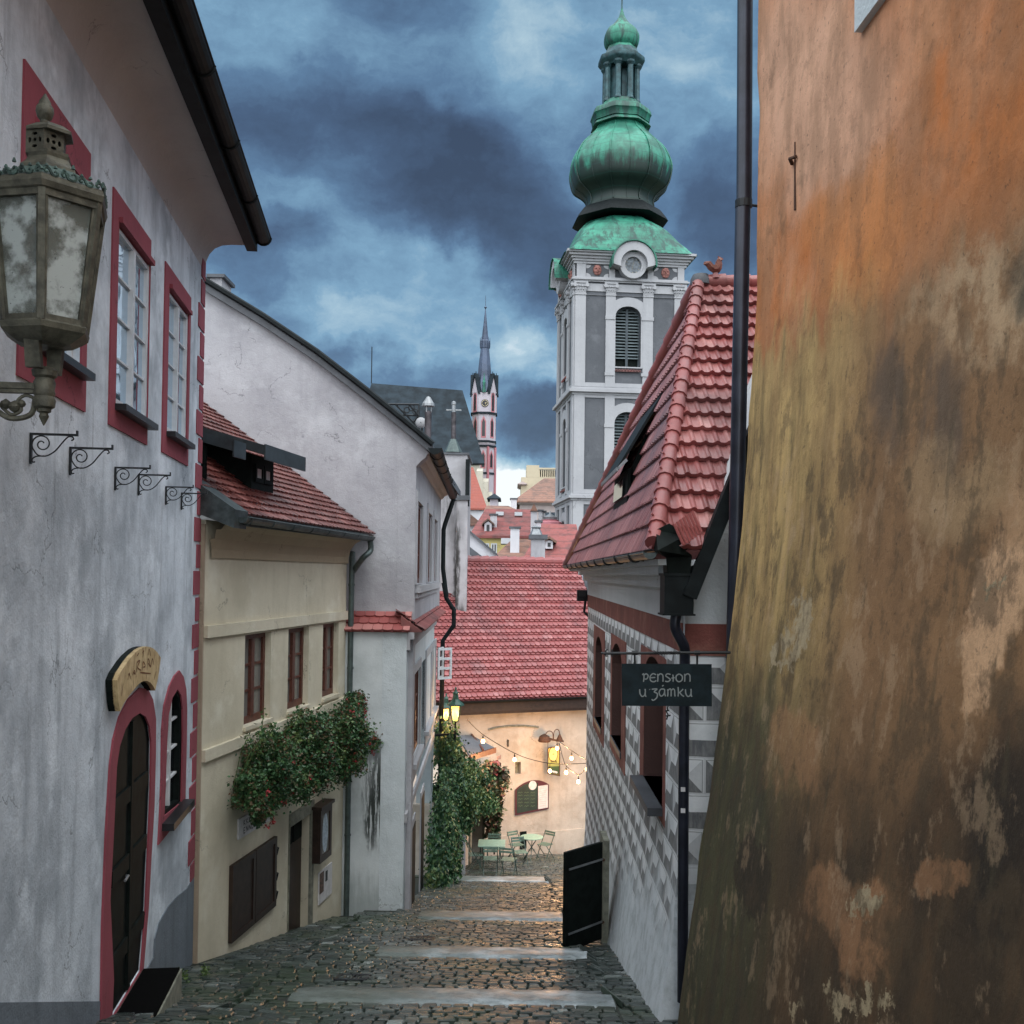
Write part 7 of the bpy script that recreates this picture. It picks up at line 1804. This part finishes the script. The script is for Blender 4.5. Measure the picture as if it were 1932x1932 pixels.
for k in range(6):
    a0 = hexph+k*pi/3; A_ = V((lx.x+Rb*cos(a0), lx.y+Rb*sin(a0), zb_)); B_ = V((lx.x+Rt*cos(a0), lx.y+Rt*sin(a0), zt_)); w.bar(A_, B_, .030, .030, up=V((cos(a0), sin(a0), 0)))
    a1 = a0+pi/3; A2, B2 = V((lx.x+Rb*cos(a1), lx.y+Rb*sin(a1), zb_)), V((lx.x+Rt*cos(a1), lx.y+Rt*sin(a1), zt_))
    w.bar(B_+(B2-B_)*.04-V((0, 0, .012)), B2+(B_-B2)*.04-V((0, 0, .012)), .022, .034); w.bar(A_+(A2-A_)*.04+V((0, 0, .012)), A2+(A_-A2)*.04+V((0, 0, .012)), .020, .026)
    for f in (.075, .925): w.bar(A_+(A2-A_)*f, B_+(B2-B_)*f, .010, .016, up=V((cos(a0+.5), sin(a0+.5), 0)))
w.build('glazing_frame', br, LN)
m, t, b = newmat('dusty_lantern_glass'); p = pos(t)
n = t.noise(p, 7, 6, .6); n2 = t.noise(p, 60, 5, .7)
c = t.mix(t.mr(n, .40, .60), (.16, .17, .145), (.42, .45, .43)); c = t.mix(t.mr(n2, .62, .70), c, (.03, .035, .03))
t.put(b.inputs['Base Color'], c); b.inputs['Roughness'].default_value = .45
tr_ = t.new('ShaderNodeBsdfTransparent'); mx = t.new('ShaderNodeMixShader'); t.put(mx.inputs[0], t.mr(n, .45, .6, .55, .90))
t.l.new(tr_.outputs[0], mx.inputs[1]); t.l.new(b.outputs[0], mx.inputs[2]); t.l.new(mx.outputs[0], t.n['Material Output'].inputs['Surface']); M['dusty'] = m
for k in range(6):
    a0 = hexph+k*pi/3; a1 = a0+pi/3; q = lambda a, r, z: V((lx.x+r*cos(a), lx.y+r*sin(a), z)); w = MB()
    w.hexa([q(a0, Rb*.96, zb_), q(a1, Rb*.96, zb_), q(a1, Rb*.94, zb_), q(a0, Rb*.94, zb_), q(a0, Rt*.96, zt_), q(a1, Rt*.96, zt_), q(a1, Rt*.94, zt_), q(a0, Rt*.94, zt_)]); w.build('pane', M['dusty'], LN)
w = MB(); w.lathe([(.05, lz(620)), (.05, lz(560)), (.03, lz(555)), (.035, lz(520)), (.05, lz(480)), (.03, lz(440)), (.01, lz(430))], lx.xy, 12); w.build('lamp_core', M['paper'], LN, smooth=True)
hx_([(656, 40), (652, 58), (640, 80), (632, 92), (622, 95), (617, 88)], 'base_plate', br)
w = MB(); 
for sg in (-1, 1):
    A_, B_ = V((lx.x+sg*.012-.01, lx.y-.05*sg-.02, lz(640))), V((lx.x+sg*.015+.0, lx.y-.03*sg, lz(706)))
w.hexa([(lx.x-20*ls, lx.y-.10, lz(700)), (lx.x+12*ls, lx.y-.10, lz(700)), (lx.x+12*ls, lx.y-.07, lz(700)), (lx.x-20*ls, lx.y-.07, lz(700)), (lx.x-22*ls, lx.y-.12, lz(632)), (lx.x+8*ls, lx.y-.12, lz(632)), (lx.x+8*ls, lx.y-.09, lz(632)), (lx.x-22*ls, lx.y-.09, lz(632))])
w.hexa([(lx.x-4*ls, lx.y+.04, lz(704)), (lx.x+22*ls, lx.y+.04, lz(704)), (lx.x+22*ls, lx.y+.07, lz(704)), (lx.x-4*ls, lx.y+.07, lz(704)), (lx.x-8*ls, lx.y+.05, lz(640)), (lx.x+26*ls, lx.y+.05, lz(640)), (lx.x+26*ls, lx.y+.08, lz(640)), (lx.x-8*ls, lx.y+.08, lz(640))])
w.lathe([(r*ls, lz(y)) for y, r in ((716, 16), (710, 24), (700, 26), (694, 20))], lx.xy, 12)
w.build('cradle', br, LN)
w = MB(); w.lathe([(r*ls, lz(y)) for y, r in ((803, 1), (796, 5), (786, 10), (780, 8), (777, 14), (772, 14), (768, 21), (756, 23), (748, 19), (742, 22), (736, 20), (722, 22), (714, 18))], lx.xy, 16); w.build('pendant_boss', br, LN, smooth=True)
# arm back to the wall
wx = WL.P(WL.uv((20, 740))[0], 0, 0); ln = -(V((lx.x, lx.y, 0))-WL.O).dot(WL.N)
aw_ = V((lx.x, lx.y, 0))-WL.N*(-ln) if False else V((lx.x, lx.y, 0))+WL.N*ln
dr_ = (aw_-V((lx.x, lx.y, 0)))
dr_.z = 0
w = MB(); A_ = V((lx.x, lx.y, lz(735))); B_ = V((aw_.x, aw_.y, lz(735)))
w.bar(A_+V((0, 0, .012)), B_+V((0, 0, .012)), .05, .028); w.bar(A_-V((0, 0, .012)), B_-V((0, 0, .012)), .038, .018); w.build('arm', br, LN)
w = MB(); dn = dr_.normalized(); PP = lambda s_, z_: A_+dn*s_+V((0, 0, z_))
w.tube([V(x) for x in smoothline([tuple(PP(*q_)) for q_ in ((.04, -.05), (.06, -.12), (.15, -.14), (.24, -.09), (.33, -.10), (.43, -.22), (.50, -.36), (dr_.length-.01, -.44))], 6)], [.013]*43, 7)
w.tube([V(x) for x in smoothline([tuple(PP(*q_)) for q_ in ((.06, -.11), (.03, -.06), (.08, -.03), (.12, -.06), (.10, -.10), (.15, -.12), (.22, -.05))], 5)], .008, 6)
for (s_, z_, r) in ((.13, -.085, .030), (.17, -.075, .026), (.10, -.07, .02)): n0_ = len(w.v); w.lathe([(.002, -r), (r*.8, -r*.5), (r, 0), (r*.8, r*.5), (.002, r)], (0, 0), 8); c_ = PP(s_, z_); w.v[n0_:] = [(x+c_.x, y+c_.y, z+c_.z) for x, y, z in w.v[n0_:]]
w.build('arm_scroll', br, LN, smooth=True)
w = MB(); w.box(B_.x-.03, B_.x+.02, B_.y-.06, B_.y+.06, lz(920), lz(700)); w.build('wall_plate', br, LN)

# ================================================================== PENSION sign
YPn = 7.75
PS = thing('hanging_sign', 'dark rectangular guesthouse sign hanging from a twisted iron bar in front of the sgraffito wall', 'sign', tuple(at(1258, 1290, YPn)))
q = lambda x, y, Y=YPn: at((1600+x*.41408)/1.548654, (1500+y*.41408)/1.548654, Y)
w = MB(); a, b_ = q(522, 1062), q(1160, 1360)
w.hexa([q(524, 1358, YPn-.012), q(1160, 1362, YPn-.012), q(1160, 1362, YPn+.012), q(524, 1358, YPn+.012), q(522, 1060, YPn-.012), q(1158, 1064, YPn-.012), q(1158, 1064, YPn+.012), q(522, 1060, YPn+.012)])
w.build('panel', simple('blue_black_paint', (.008, .016, .020), .6, .4, 9, 0, 0, 1.3), PS)
w = MB(); w.tube([q(398, 988), q(745, 986)], .011, 8); w.tube([q(940, 984), q(1215, 982), q(1290, 982)], .011, 8)
for k in range(3): w.tube([q(745+195*i/24, 986-i*.08)+V((0, .009*cos(i*.9+k*2.1), .009*sin(i*.9+k*2.1))) for i in range(25)], .0055, 5)
for x in (615, 1055): w.tube([q(x, 985), q(x, 1064)], .0085, 6); w.tube([q(x-20, 984), q(x+20, 984)], .018, 8)
w.tube([q(395, 986), q(378, 988)], .010, 6)
for (x, y) in ((415, 965), (415, 1008)): w.tube([q(408, 986), q(x-2, y), q(x+12, y-4)], .0065, 5)
w.tube([q(455, 960), q(455, 1012)], .007, 5)
w.build('iron_bar', M['metal_dark'], PS)
w = MB(); w.tube([q(845, 1362), q(848, 1392), q(838, 1398), q(850, 1420), q(840, 1455)], .006, 5); w.tube([q(830, 1395), q(858, 1390)], .006, 5); w.tube([q(832, 1430), q(868, 1425)], .006, 5); w.build('lower_finial', M['metal_dark'], PS)
WP = Wall(0, YPn-.0125, 1, 0)
M['sign_letter'] = simple('grey_lettering', (.23, .25, .25), .6, .1, 20)
def letters(mb, L, x0, y0, h, f):
    pass
w = MB(); QP = lambda x, y: WP.uv(((1600+x*.41408)/1.548654, (1500+y*.41408)/1.548654))
GL = {   # strokes in a 1x1 cell (x right, y down), uncial hand
 'P': ([[(.05, .15), (.22, 0), (.26, .5), (.20, 1.0)], [(.25, .18), (.55, .0), (.78, .25), (.62, .62), (.34, .66)]], .85),
 'E': ([[(.85, .12), (.45, -.02), (.10, .35), (.18, .85), (.55, 1.0), (.88, .85)], [(.12, .5), (.75, .45)]], .85),
 'N': ([[(.12, 0), (.15, .5), (.12, 1.0)], [(.15, .25), (.45, .0), (.75, .15), (.80, .6), (.78, 1.0)]], .9),
 'S': ([[(.75, .08), (.35, .0), (.15, .25), (.45, .48), (.72, .72), (.45, .98), (.08, .92)]], .75),
 'I': ([[(.22, .1), (.28, .5), (.25, 1.0)], [(.05, .55), (.45, .48)]], .5),
 'O': ([[(.5, .0), (.12, .25), (.12, .75), (.45, 1.0), (.82, .78), (.85, .3), (.5, .0)]], .95),
 'U': ([[(.08, .05), (.12, .6), (.35, .98), (.65, .85), (.76, .4), (.74, .0)], [(.74, .4), (.78, .9), (.9, .98)]], .95),
 '.': ([[(.25, .05), (.3, .1)]], .42),
 'Z': ([[(.05, .05), (.7, .02), (.35, .38), (.72, .62), (.66, 1.15), (.25, 1.5), (.05, 1.35)]], .8),
 'A': ([[(.75, .05), (.3, .05), (.08, .5), (.3, .95), (.62, .75), (.76, .3)], [(.75, .05), (.76, .6), (.86, .98)], [(.45, -.32), (.62, -.5)]], .95),
 'M': ([[(.08, .05), (.12, .5), (.08, 1.0)], [(.12, .25), (.35, .0), (.50, .2), (.50, 1.0)], [(.50, .25), (.75, .0), (.92, .2), (.95, .7), (.98, 1.0)]], 1.15),
 'K': ([[(.1, -.25), (.14, .4), (.10, 1.0)], [(.72, .02), (.35, .42), (.18, .5)], [(.3, .48), (.55, .8), (.82, 1.0)]], .85),
}
for text, x0, x1, y0, y1 in (('PENSION', 665, 1015, 1132, 1188), ('U.ZAMKU', 645, 1028, 1238, 1292)):
    tw = sum(GL[c_][1] for c_ in text); x = x0
    for c_ in text:
        cw = (x1-x0)*GL[c_][1]/tw
        for L in GL[c_][0]: stroke(w, WP, [QP(x+px_*cw/GL[c_][1]*.92, y0+py_*(y1-y0)) for px_, py_ in L], .0095, n1=.0015, k=6)
        x += cw
w.build('lettering', M['sign_letter'], PS)

# ================================================================== GREENERY at the annex
VN = thing('climbing_vine', 'thick green climbing vine hanging over the annex and doorway beside the gabled house', 'climbing plant', (at(860, 1600, 27).x, 27, -8.3))
vc = lambda x, y, Y, rx, ry, rz, w_: ((lambda a: (a, rx, ry, rz, w_))(cz(x, y, Y)))
lw = lambda u, v, n, *r: (Wl.P(u, v, n), *r)
w = MB(); foliage(w, [lw(5.2, -7.2, .35, .35, .8, .8, 1.0), lw(6.5, -6.6, .4, .4, .9, 1.0, 1.3), lw(7.8, -6.0, .4, .32, .9, 1.1, 1.2), lw(4.2, -7.3, .25, .25, .6, .5, .5), lw(8.4, -4.6, .5, .35, .5, .9, .8), vc(240, 640, 26.8, .34, .4, .55, .9), vc(260, 760, 26.8, .34, .4, .6, 1.0), vc(290, 900, 26.8, .34, .4, .7, 1.1), vc(200, 1150, 26.4, .45, .5, .8, 1.3), vc(240, 1300, 26.4, .50, .6, .9, 1.5), vc(180, 1450, 26.2, .40, .5, .9, 1.3), vc(330, 1080, 27.4, .6, .5, .8, 1.4), vc(390, 960, 28, .42, .5, .6, .8),
                   vc(470, 1080, 28.5, .55, .5, .38, .9), vc(520, 1060, 28.7, .36, .5, .35, .5), vc(350, 1180, 27.6, .38, .5, .5, .8), vc(260, 1480, 26.6, .35, .4, .9, 1.0), vc(130, 1540, 25.9, .28, .4, .6, .5), vc(400, 840, 28.4, .45, .5, .5, .6), vc(490, 880, 28.8, .35, .4, .25, .3), vc(210, 1560, 26.2, .3, .4, .5, .6)], 40000, .095, (0, 1), droop=1.6)
w.build('foliage', M['leaf_vine'], VN, fix=False)
w = MB()
for (pts) in ([(330, 1630, 27.2), (335, 1400, 27.2), (310, 1100, 27.2), (280, 700, 27)], [(345, 1630, 27.4), (350, 1350, 27.4), (400, 1050, 28), (470, 850, 28.6)], [(300, 1630, 27), (300, 1300, 27), (240, 900, 26.9)], [(140, 1640, 26), (150, 1300, 26), (200, 900, 26.3)]):
    w.tube(smoothline([tuple(cz(*p_)) for p_ in pts], 5), [.05]*16, 6) if len(pts) == 4 else w.tube(smoothline([tuple(cz(*p_)) for p_ in pts], 5), .04, 6)
w.build('stem', M['wood_dark'], VN, smooth=True)
w = MB()
for k in range(60):
    a = cz(RND.uniform(470, 560), RND.uniform(780, 860), 29); bb = cz(RND.uniform(580, 700), RND.uniform(830, 910), 29.3) if k % 2 else cz(RND.uniform(560, 640), RND.uniform(790, 830), 29.2)
    if k < 8: w.tube([a, (a+bb)/2+V((0, 0, .12)), bb], .008, 4)
    foliage(w, [(a+(bb-a)*RND.uniform(.4, 1), .05, .05, .12, 1)], 9, .17, (.5, 1), droop=1.2)
w.build('trailing_shoots', M['leaf_oleander'], VN, fix=False)
OL = thing('potted_oleander', 'dark reddish shrub with narrow leaves beside the annex doorway against the tavern wall', 'shrub', tuple(cz(575, 1290, 31.2)))
w = MB(); foliage(w, [vc(550, 960, 30.6, .55, .5, .30, 1), vc(575, 1060, 31, .28, .3, .6, .8), vc(580, 1180, 31.2, .22, .3, .7, .8), vc(585, 1290, 31.3, .16, .2, .35, .3), vc(500, 980, 30, .4, .4, .3, .5)], 3600, .15, (0, 1), droop=.2); w.build('foliage', M['leaf_oleander'], OL, fix=False)
w = MB(); w.tube([cz(590, 1440, 31.2), cz(585, 1250, 31.2), cz(570, 1000, 31)], .03, 6); w.build('stem', M['wood_dark'], OL)

# ================================================================== SMALL STREET LAMP
ys_ = 25.2; a = cz(314, 560, ys_); sz = ys_/FPX*.41408/1.548654*1.0
zc = lambda y: cz(314, y, ys_).z
def lampmk(px, pybase, Y, label, sc_=1.0):
    a = cz(px, pybase, Y); k = Y/FPX*.41408/1.548654*sc_; z = lambda d: a.z+d*k
    t_ = thing('wall_lamp', label, 'lamp', tuple(a), 'lit green street lamps on the annex')
    s = MB(); s.lathe([(7*k, z(-75)), (7*k, z(-30)), (11*k, z(-22)), (6*k, z(-10)), (6*k, z(52)), (14*k, z(58))], a.xy, 8); s.tube([(a.x, a.y, z(-30)), (a.x-.5, a.y-.1, z(-35))], .03, 6); s.build('post', M['gutter_dark'], t_)
    s = MB(); r0, r1 = 28*k, 46*k; zb_, zt_ = z(60), z(172)
    for i in range(4):
        a0 = pi/4+i*pi/2; a1 = a0+pi/2; q = lambda an, r, zz_: V((a.x+r*cos(an), a.y+r*sin(an), zz_))
        s.bar(q(a0, r0, zb_), q(a0, r1, zt_), .022, .022); s.bar(q(a0, r0, zb_), q(a1, r0, zb_), .022, .022); s.bar(q(a0, r1, zt_), q(a1, r1, zt_), .022, .022)
    s.build('lamp_frame', M['lampgreen'], t_)
    s = MB()
    s.lathe([(62*k, z(170)), (60*k, z(180)), (34*k, z(200)), (22*k, z(215)), (18*k, z(250)), (24*k, z(256)), (12*k, z(268)), (6*k, z(280)), (9*k, z(290)), (1*k, z(302))], a.xy, 8); s.build('lamp_roof', M['lampgreen'], t_)
    s = MB(); 
    for i in range(4):
        a0 = pi/4+i*pi/2; a1 = a0+pi/2; s.face([q(a0, r0*.95, zb_), q(a1, r0*.95, zb_), q(a1, r1*.95, zt_), q(a0, r1*.95, zt_)])
    s.build('pane', M['amber'], t_)
    s = MB(); s.lathe([(.004, z(75)), (.05, z(84)), (.055, z(98)), (.02, z(118)), (.004, z(125))], a.xy, 10); s.build('lit_bulb', M['flame_core'], t_, smooth=True)
    l = bpy.data.lights.new('lamp_light', 'POINT'); l.energy = LAMP; l.color = (1, .55, .22); l.shadow_soft_size = .08
    o = bpy.data.objects.new('lamp_light', l); COL.objects.link(o); o.parent = t_; o.location = (0, 0, z(100)-a.z)
    return t_
LAMP = 280
M['lampgreen'] = simple('green_lamp_paint', (.025, .075, .050), .35, .3, 9)
m, t, b = newmat('amber_lamp_glass'); n = t.noise(pos(t), 6, 4)
b.inputs['Base Color'].default_value = (.7, .45, .2, 1); b.inputs['Emission Color'].default_value = (1, .40, .10, 1); b.inputs['Emission Strength'].default_value = .55
tr_ = t.new('ShaderNodeBsdfTransparent'); mx = t.new('ShaderNodeMixShader'); mx.inputs[0].default_value = .55
t.l.new(tr_.outputs[0], mx.inputs[1]); t.l.new(b.outputs[0], mx.inputs[2]); t.l.new(mx.outputs[0], t.n['Material Output'].inputs['Surface']); M['amber'] = m
lampmk(314, 560, ys_, 'lit green street lamp with amber glass standing clear in front of the tavern roof')
lampmk(248, 545, 27.5, 'lit lamp with amber glass half hidden in the vine left of the clear one', .8)

# ================================================================== STRING LIGHTS
def sl_(x, y, Y): return cz(x, y, Y)
def strand(label, pts, bulbs):
    P = [sl_(*p_) for p_ in pts]; t_ = thing('string_light', label, 'string lights', tuple(P[0]), 'festoon lights across the lane')
    w = MB(); w.tube(smoothline([tuple(p_) for p_ in P], 8), .012, 5); w.build('cable', M['metal_dark'], t_)
    for (x, y0, y1, Y) in bulbs:
        a, b_ = sl_(x, y0, Y), sl_(x, y1, Y)
        s = MB(); s.tube([a, a+(b_-a)*.55], .010, 5); s.lathe([(.022, b_.z+.10), (.026, b_.z+.03), (.02, b_.z+.02)], (b_.x, b_.y), 8); s.build('socket', M['metal_dark'], t_)
        s = MB(); s.lathe([(.02, b_.z+.03), (.045, b_.z-.005), (.058, b_.z-.045), (.045, b_.z-.085), (.01, b_.z-.10)], (b_.x, b_.y), 10); s.build('bulb', M['bulb'], t_, smooth=True)
        l = bpy.data.lights.new('bulb_light', 'POINT'); l.energy = BULB; l.color = (1, .54, .24); l.shadow_soft_size = .06
        o = bpy.data.objects.new('bulb_light', l); COL.objects.link(o); o.parent = t_; o.location = V((b_.x, b_.y-.03, b_.z-.14))-V(P[0])
BULB = 55
strand('longest festoon cable sagging with four bulbs from the amber lamp to the sgraffito wall', [(400, 490, 28), (515, 598, 29), (735, 727, 30), (900, 783, 30.6), (1050, 803, 30.6), (1250, 797, 30)], [(510, 598, 632, 29), (733, 727, 762, 30), (982, 793, 842, 30.6), (1243, 797, 830, 30)])
strand('short straight festoon cable with a single bulb from the sign bracket to the sgraffito wall', [(1045, 640, 31.6), (1145, 715, 31.0), (1256, 782, 30)], [(1135, 716, 752, 31)])
strand('deeply looping festoon cable with two bulbs hanging right of the tavern sign', [(1048, 655, 31.6), (1070, 745, 31.3), (1100, 818, 31), (1185, 876, 30.5), (1235, 830, 30.1)], [(1097, 818, 853, 31), (1183, 876, 918, 30.5)])
strand('short drop of festoon cable with one bulb just under the gooseneck lamps', [(1030, 636, 31.6), (1033, 650, 31.6), (1036, 655, 31.5)], [(1033, 652, 682, 31.5)])

# ================================================================== BISTRO FURNITURE (local coordinates, z up, front = -y)
M['mint_chair'] = simple('faded_green_steel', (.13, .21, .17), .45, .3, 12)
def chair():
    t_ = thing('folding_chair', '', 'chair', (0, 0, 0), 'mint folding bistro chairs')
    s = MB()
    for k in range(6): s.box(-.19, .19, -.19+k*.064, -.145+k*.064, .445, .457)
    s.build('seat', M['mint_chair'], t_)
    s = MB()
    for z_ in (.68, .76): s.box(-.19, .19, .235, .249, z_, z_+.055)
    s.build('backrest', M['mint_chair'], t_)
    for x in (-.19, .19):
        s = MB(); s.bar((x, -.21, 0), (x, .245, .82), .020, .020); s.build('back_leg', M['mint_dark'], t_)
        s = MB(); s.bar((x*.92, .22, 0), (x*.92, -.17, .44), .018, .018); s.build('front_leg', M['mint_dark'], t_)
    s = MB(); s.bar((-.19, -.13, .14), (.19, -.13, .14), .014, .014); s.bar((-.17, .13, .11), (.17, .13, .11), .014, .014); s.build('stretcher', M['mint_dark'], t_)
    return t_
M['mint_dark'] = simple('dark_green_steel', (.05, .085, .07), .45, .2, 12)
def gz_(x, y): p = cz(x, y, 30); return p
ch0 = chair(); used = []
def put(px, py, rz, label, Y=None):
    p = hitg((1200+px*.41408)/1.548654, (1900+py*.41408)/1.548654) if Y is None else None
    if Y is not None: q_ = cz(px, py, Y); p = V((q_.x, Y, zg(q_.x, Y)))
    o = ch0 if not used else copy_tree(ch0); used.append(1); o.location = (p.x, p.y, zg(p.x, p.y)+.02); o.rotation_euler = (0, 0, radians(rz)); o['label'] = label
put(745, 1460, 35, 'mint folding chair left of the round table against the tavern wall', 31.6)
put(950, 1455, -40, 'mint folding chair right of the round table against the tavern wall', 31.9)
put(770, 1530, 20, 'mint folding chair in the middle, in front of the round table', 29.2)
put(585, 1470, 180+175, 'mint folding chair behind the square table', 30.3)
put(690, 1600, 180-15, 'mint folding chair nearest the viewer, tucked right of the square table', 27.0)
put(455, 1580, 100, 'mint folding chair left of the square table in the vine shade', 28.3)
put(560, 1610, 180, 'mint folding chair in front of the square table', 27.2)
p = cz(853, 1400, 31.0); p = V((p.x, 31.0, zg(p.x, 31)+.02))
RT = thing('round_table', 'round mint bistro table on crossed thin legs by the tavern wall', 'table', tuple(p), 'mint bistro tables')
s = MB(); s.lathe([(.34, p.z+.72), (.355, p.z+.725), (.355, p.z+.745), (.34, p.z+.75)], p.xy, 28); s.build('table_top', M['mint'], RT)
for k in range(3):
    a = k*2*pi/3+.4; s = MB(); s.bar((p.x+.30*cos(a), p.y+.30*sin(a), p.z), (p.x-.20*cos(a), p.y-.20*sin(a), p.z+.72), .022, .022); s.build('leg', M['mint_dark'], RT)
s = MB(); s.tube([(p.x+.10*cos(a), p.y+.10*sin(a), p.z+.34) for a in frange(0, 2*pi, 13)], .008, 5); s.build('ring', M['mint_dark'], RT)
p = cz(570, 1540, 28.6); p = V((p.x, 28.6, zg(p.x, 28.6)+.02))
QT = thing('square_table', 'square mint folding table in front of the dark annex doorway', 'table', tuple(p), 'mint bistro tables')
s = MB(); s.box(p.x-.38, p.x+.38, p.y-.38, p.y+.38, p.z+.72, p.z+.745); s.build('table_top', M['mint'], QT)
for sx in (-.32, .32):
    for sg in (-1, 1): s = MB(); s.bar((p.x+sx, p.y-.30*sg, p.z), (p.x+sx, p.y+.30*sg, p.z+.72), .022, .022); s.build('leg', M['mint_dark'], QT)
s = MB(); s.bar((p.x-.32, p.y-.1, p.z+.24), (p.x+.32, p.y-.1, p.z+.24), .016, .016); s.build('stretcher', M['mint_dark'], QT)

# ================================================================== LIGHT AND SKY
wd = bpy.data.worlds.new('World'); scn.world = wd; wd.use_nodes = True
t = NT(wd.node_tree); bg = t.n['Background']
sky = t.new('ShaderNodeTexSky', sky_type='NISHITA'); sky.sun_disc = False
SUN_EL, SUN_AZ = radians(58), radians(168)
sky.sun_elevation = SUN_EL; sky.sun_rotation = SUN_AZ; sky.altitude = 500; sky.dust_density = 1.5
D0 = t.new('ShaderNodeTexCoord').outputs['Generated']
D = t.vm('NORMALIZE', D0)
dx, dy, dz_ = t.sep(D)
# cloud-layer coordinates: project the direction on a flat layer overhead, blended with the plain direction
wn = t.vm('SUBTRACT', t.noise(D, 2.6, 8, .60, out=1), (.5, .5, .5))
DW = t.vm('ADD', D, t.vm('MULTIPLY', wn, (.26, .26, .20)))
wn2 = t.vm('SUBTRACT', t.noise(t.vm('ADD', D, (4, 1, 7)), 7.0, 7, .6, out=1), (.5, .5, .5))
DW = t.vm('ADD', DW, t.vm('MULTIPLY', wn2, (.06, .06, .05)))
def sb(x, y, rx, ry, rot=0, soft=1.0):
    c0 = ray(x, y).normalized(); a = (ray(x+rx*cos(radians(rot)), y+rx*sin(radians(rot))).normalized()-c0); bb = (ray(x-ry*sin(radians(rot)), y+ry*cos(radians(rot))).normalized()-c0)
    A_ = a/a.length_squared; B_ = bb/bb.length_squared
    k = t.blob(DW, tuple(c0), tuple(A_), tuple(B_), soft)
    return t.math('MULTIPLY', k, t.math('GREATER_THAN', dy, 0.0))
n1 = t.noise(t.scale(D, (1.6, 1.6, 3.4)), 2.4, 9, .58); n2 = t.noise(t.scale(t.vm('ADD', DW, (3, 5, 1)), (1, 1, 2.2)), 7.5, 12, .66)
val = t.math('ADD', t.math('MULTIPLY', t.math('SUBTRACT', n1, .5), 1.0), t.math('MULTIPLY', t.math('SUBTRACT', n2, .5), .60))
val = t.math('ADD', val, .445)
def addb(v, amp, *a, **k): return t.math('ADD', v, t.math('MULTIPLY', sb(*a, **k), amp))
for amp, x, y, rx, ry, rot in ((.20, 500, 60, 330, 170, 0), (-.22, 680, 270, 420, 130, 24), (-.26, 930, 400, 360, 130, 28), (.16, 1020, 160, 230, 150, 60), (.22, 1340, 180, 220, 260, 20), (.30, 760, 560, 270, 130, 18), (.30, 990, 650, 170, 90, 10),
                               (-.20, 560, 470, 200, 90, 10), (-.22, 640, 690, 240, 80, -5), (-.42, 1000, 780, 140, 70, 5), (.75, 980, 925, 170, 62, 0), (.40, 920, 880, 150, 50, 0), (-.20, 1350, 420, 130, 160, 0)):
    val = addb(val, amp, x, y, rx, ry, rot)
cl = t.ramp(val, [(0.0, (.030, .048, .085)), (.22, (.052, .092, .165)), (.42, (.092, .175, .290)), (.62, (.18, .33, .47)), (.80, (.38, .53, .62)), (1.0, (.86, .90, .91))])
# unseen sky overhead and behind the viewer, brightened to light the walls
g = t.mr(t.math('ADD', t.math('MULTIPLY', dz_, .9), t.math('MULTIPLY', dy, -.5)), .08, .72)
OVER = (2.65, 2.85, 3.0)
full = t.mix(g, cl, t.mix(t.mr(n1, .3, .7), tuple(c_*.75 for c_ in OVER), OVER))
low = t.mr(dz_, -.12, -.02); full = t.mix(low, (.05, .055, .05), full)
KSKY = .10
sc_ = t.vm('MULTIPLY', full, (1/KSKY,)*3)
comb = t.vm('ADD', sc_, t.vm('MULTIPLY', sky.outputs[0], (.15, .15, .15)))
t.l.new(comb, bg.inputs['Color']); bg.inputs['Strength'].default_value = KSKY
sd = bpy.data.lights.new('sun', 'SUN'); sd.energy = 0.9; sd.angle = radians(28); sd.color = (1, .97, .92)
so = bpy.data.objects.new('sun', sd); COL.objects.link(so)
sv_ = V((sin(SUN_AZ)*cos(SUN_EL), cos(SUN_AZ)*cos(SUN_EL), sin(SUN_EL)))
so.rotation_euler = (-sv_).to_track_quat('-Z', 'Y').to_euler(); so.location = (0, -5, 12)
scn.view_settings.view_transform = 'Standard'; scn.view_settings.look = 'None'; scn.view_settings.exposure = 0.05; scn.view_settings.gamma = 1
scn.render.engine = 'CYCLES'
scn.cycles.max_bounces = 6; scn.cycles.diffuse_bounces = 3; scn.cycles.transparent_max_bounces = 8
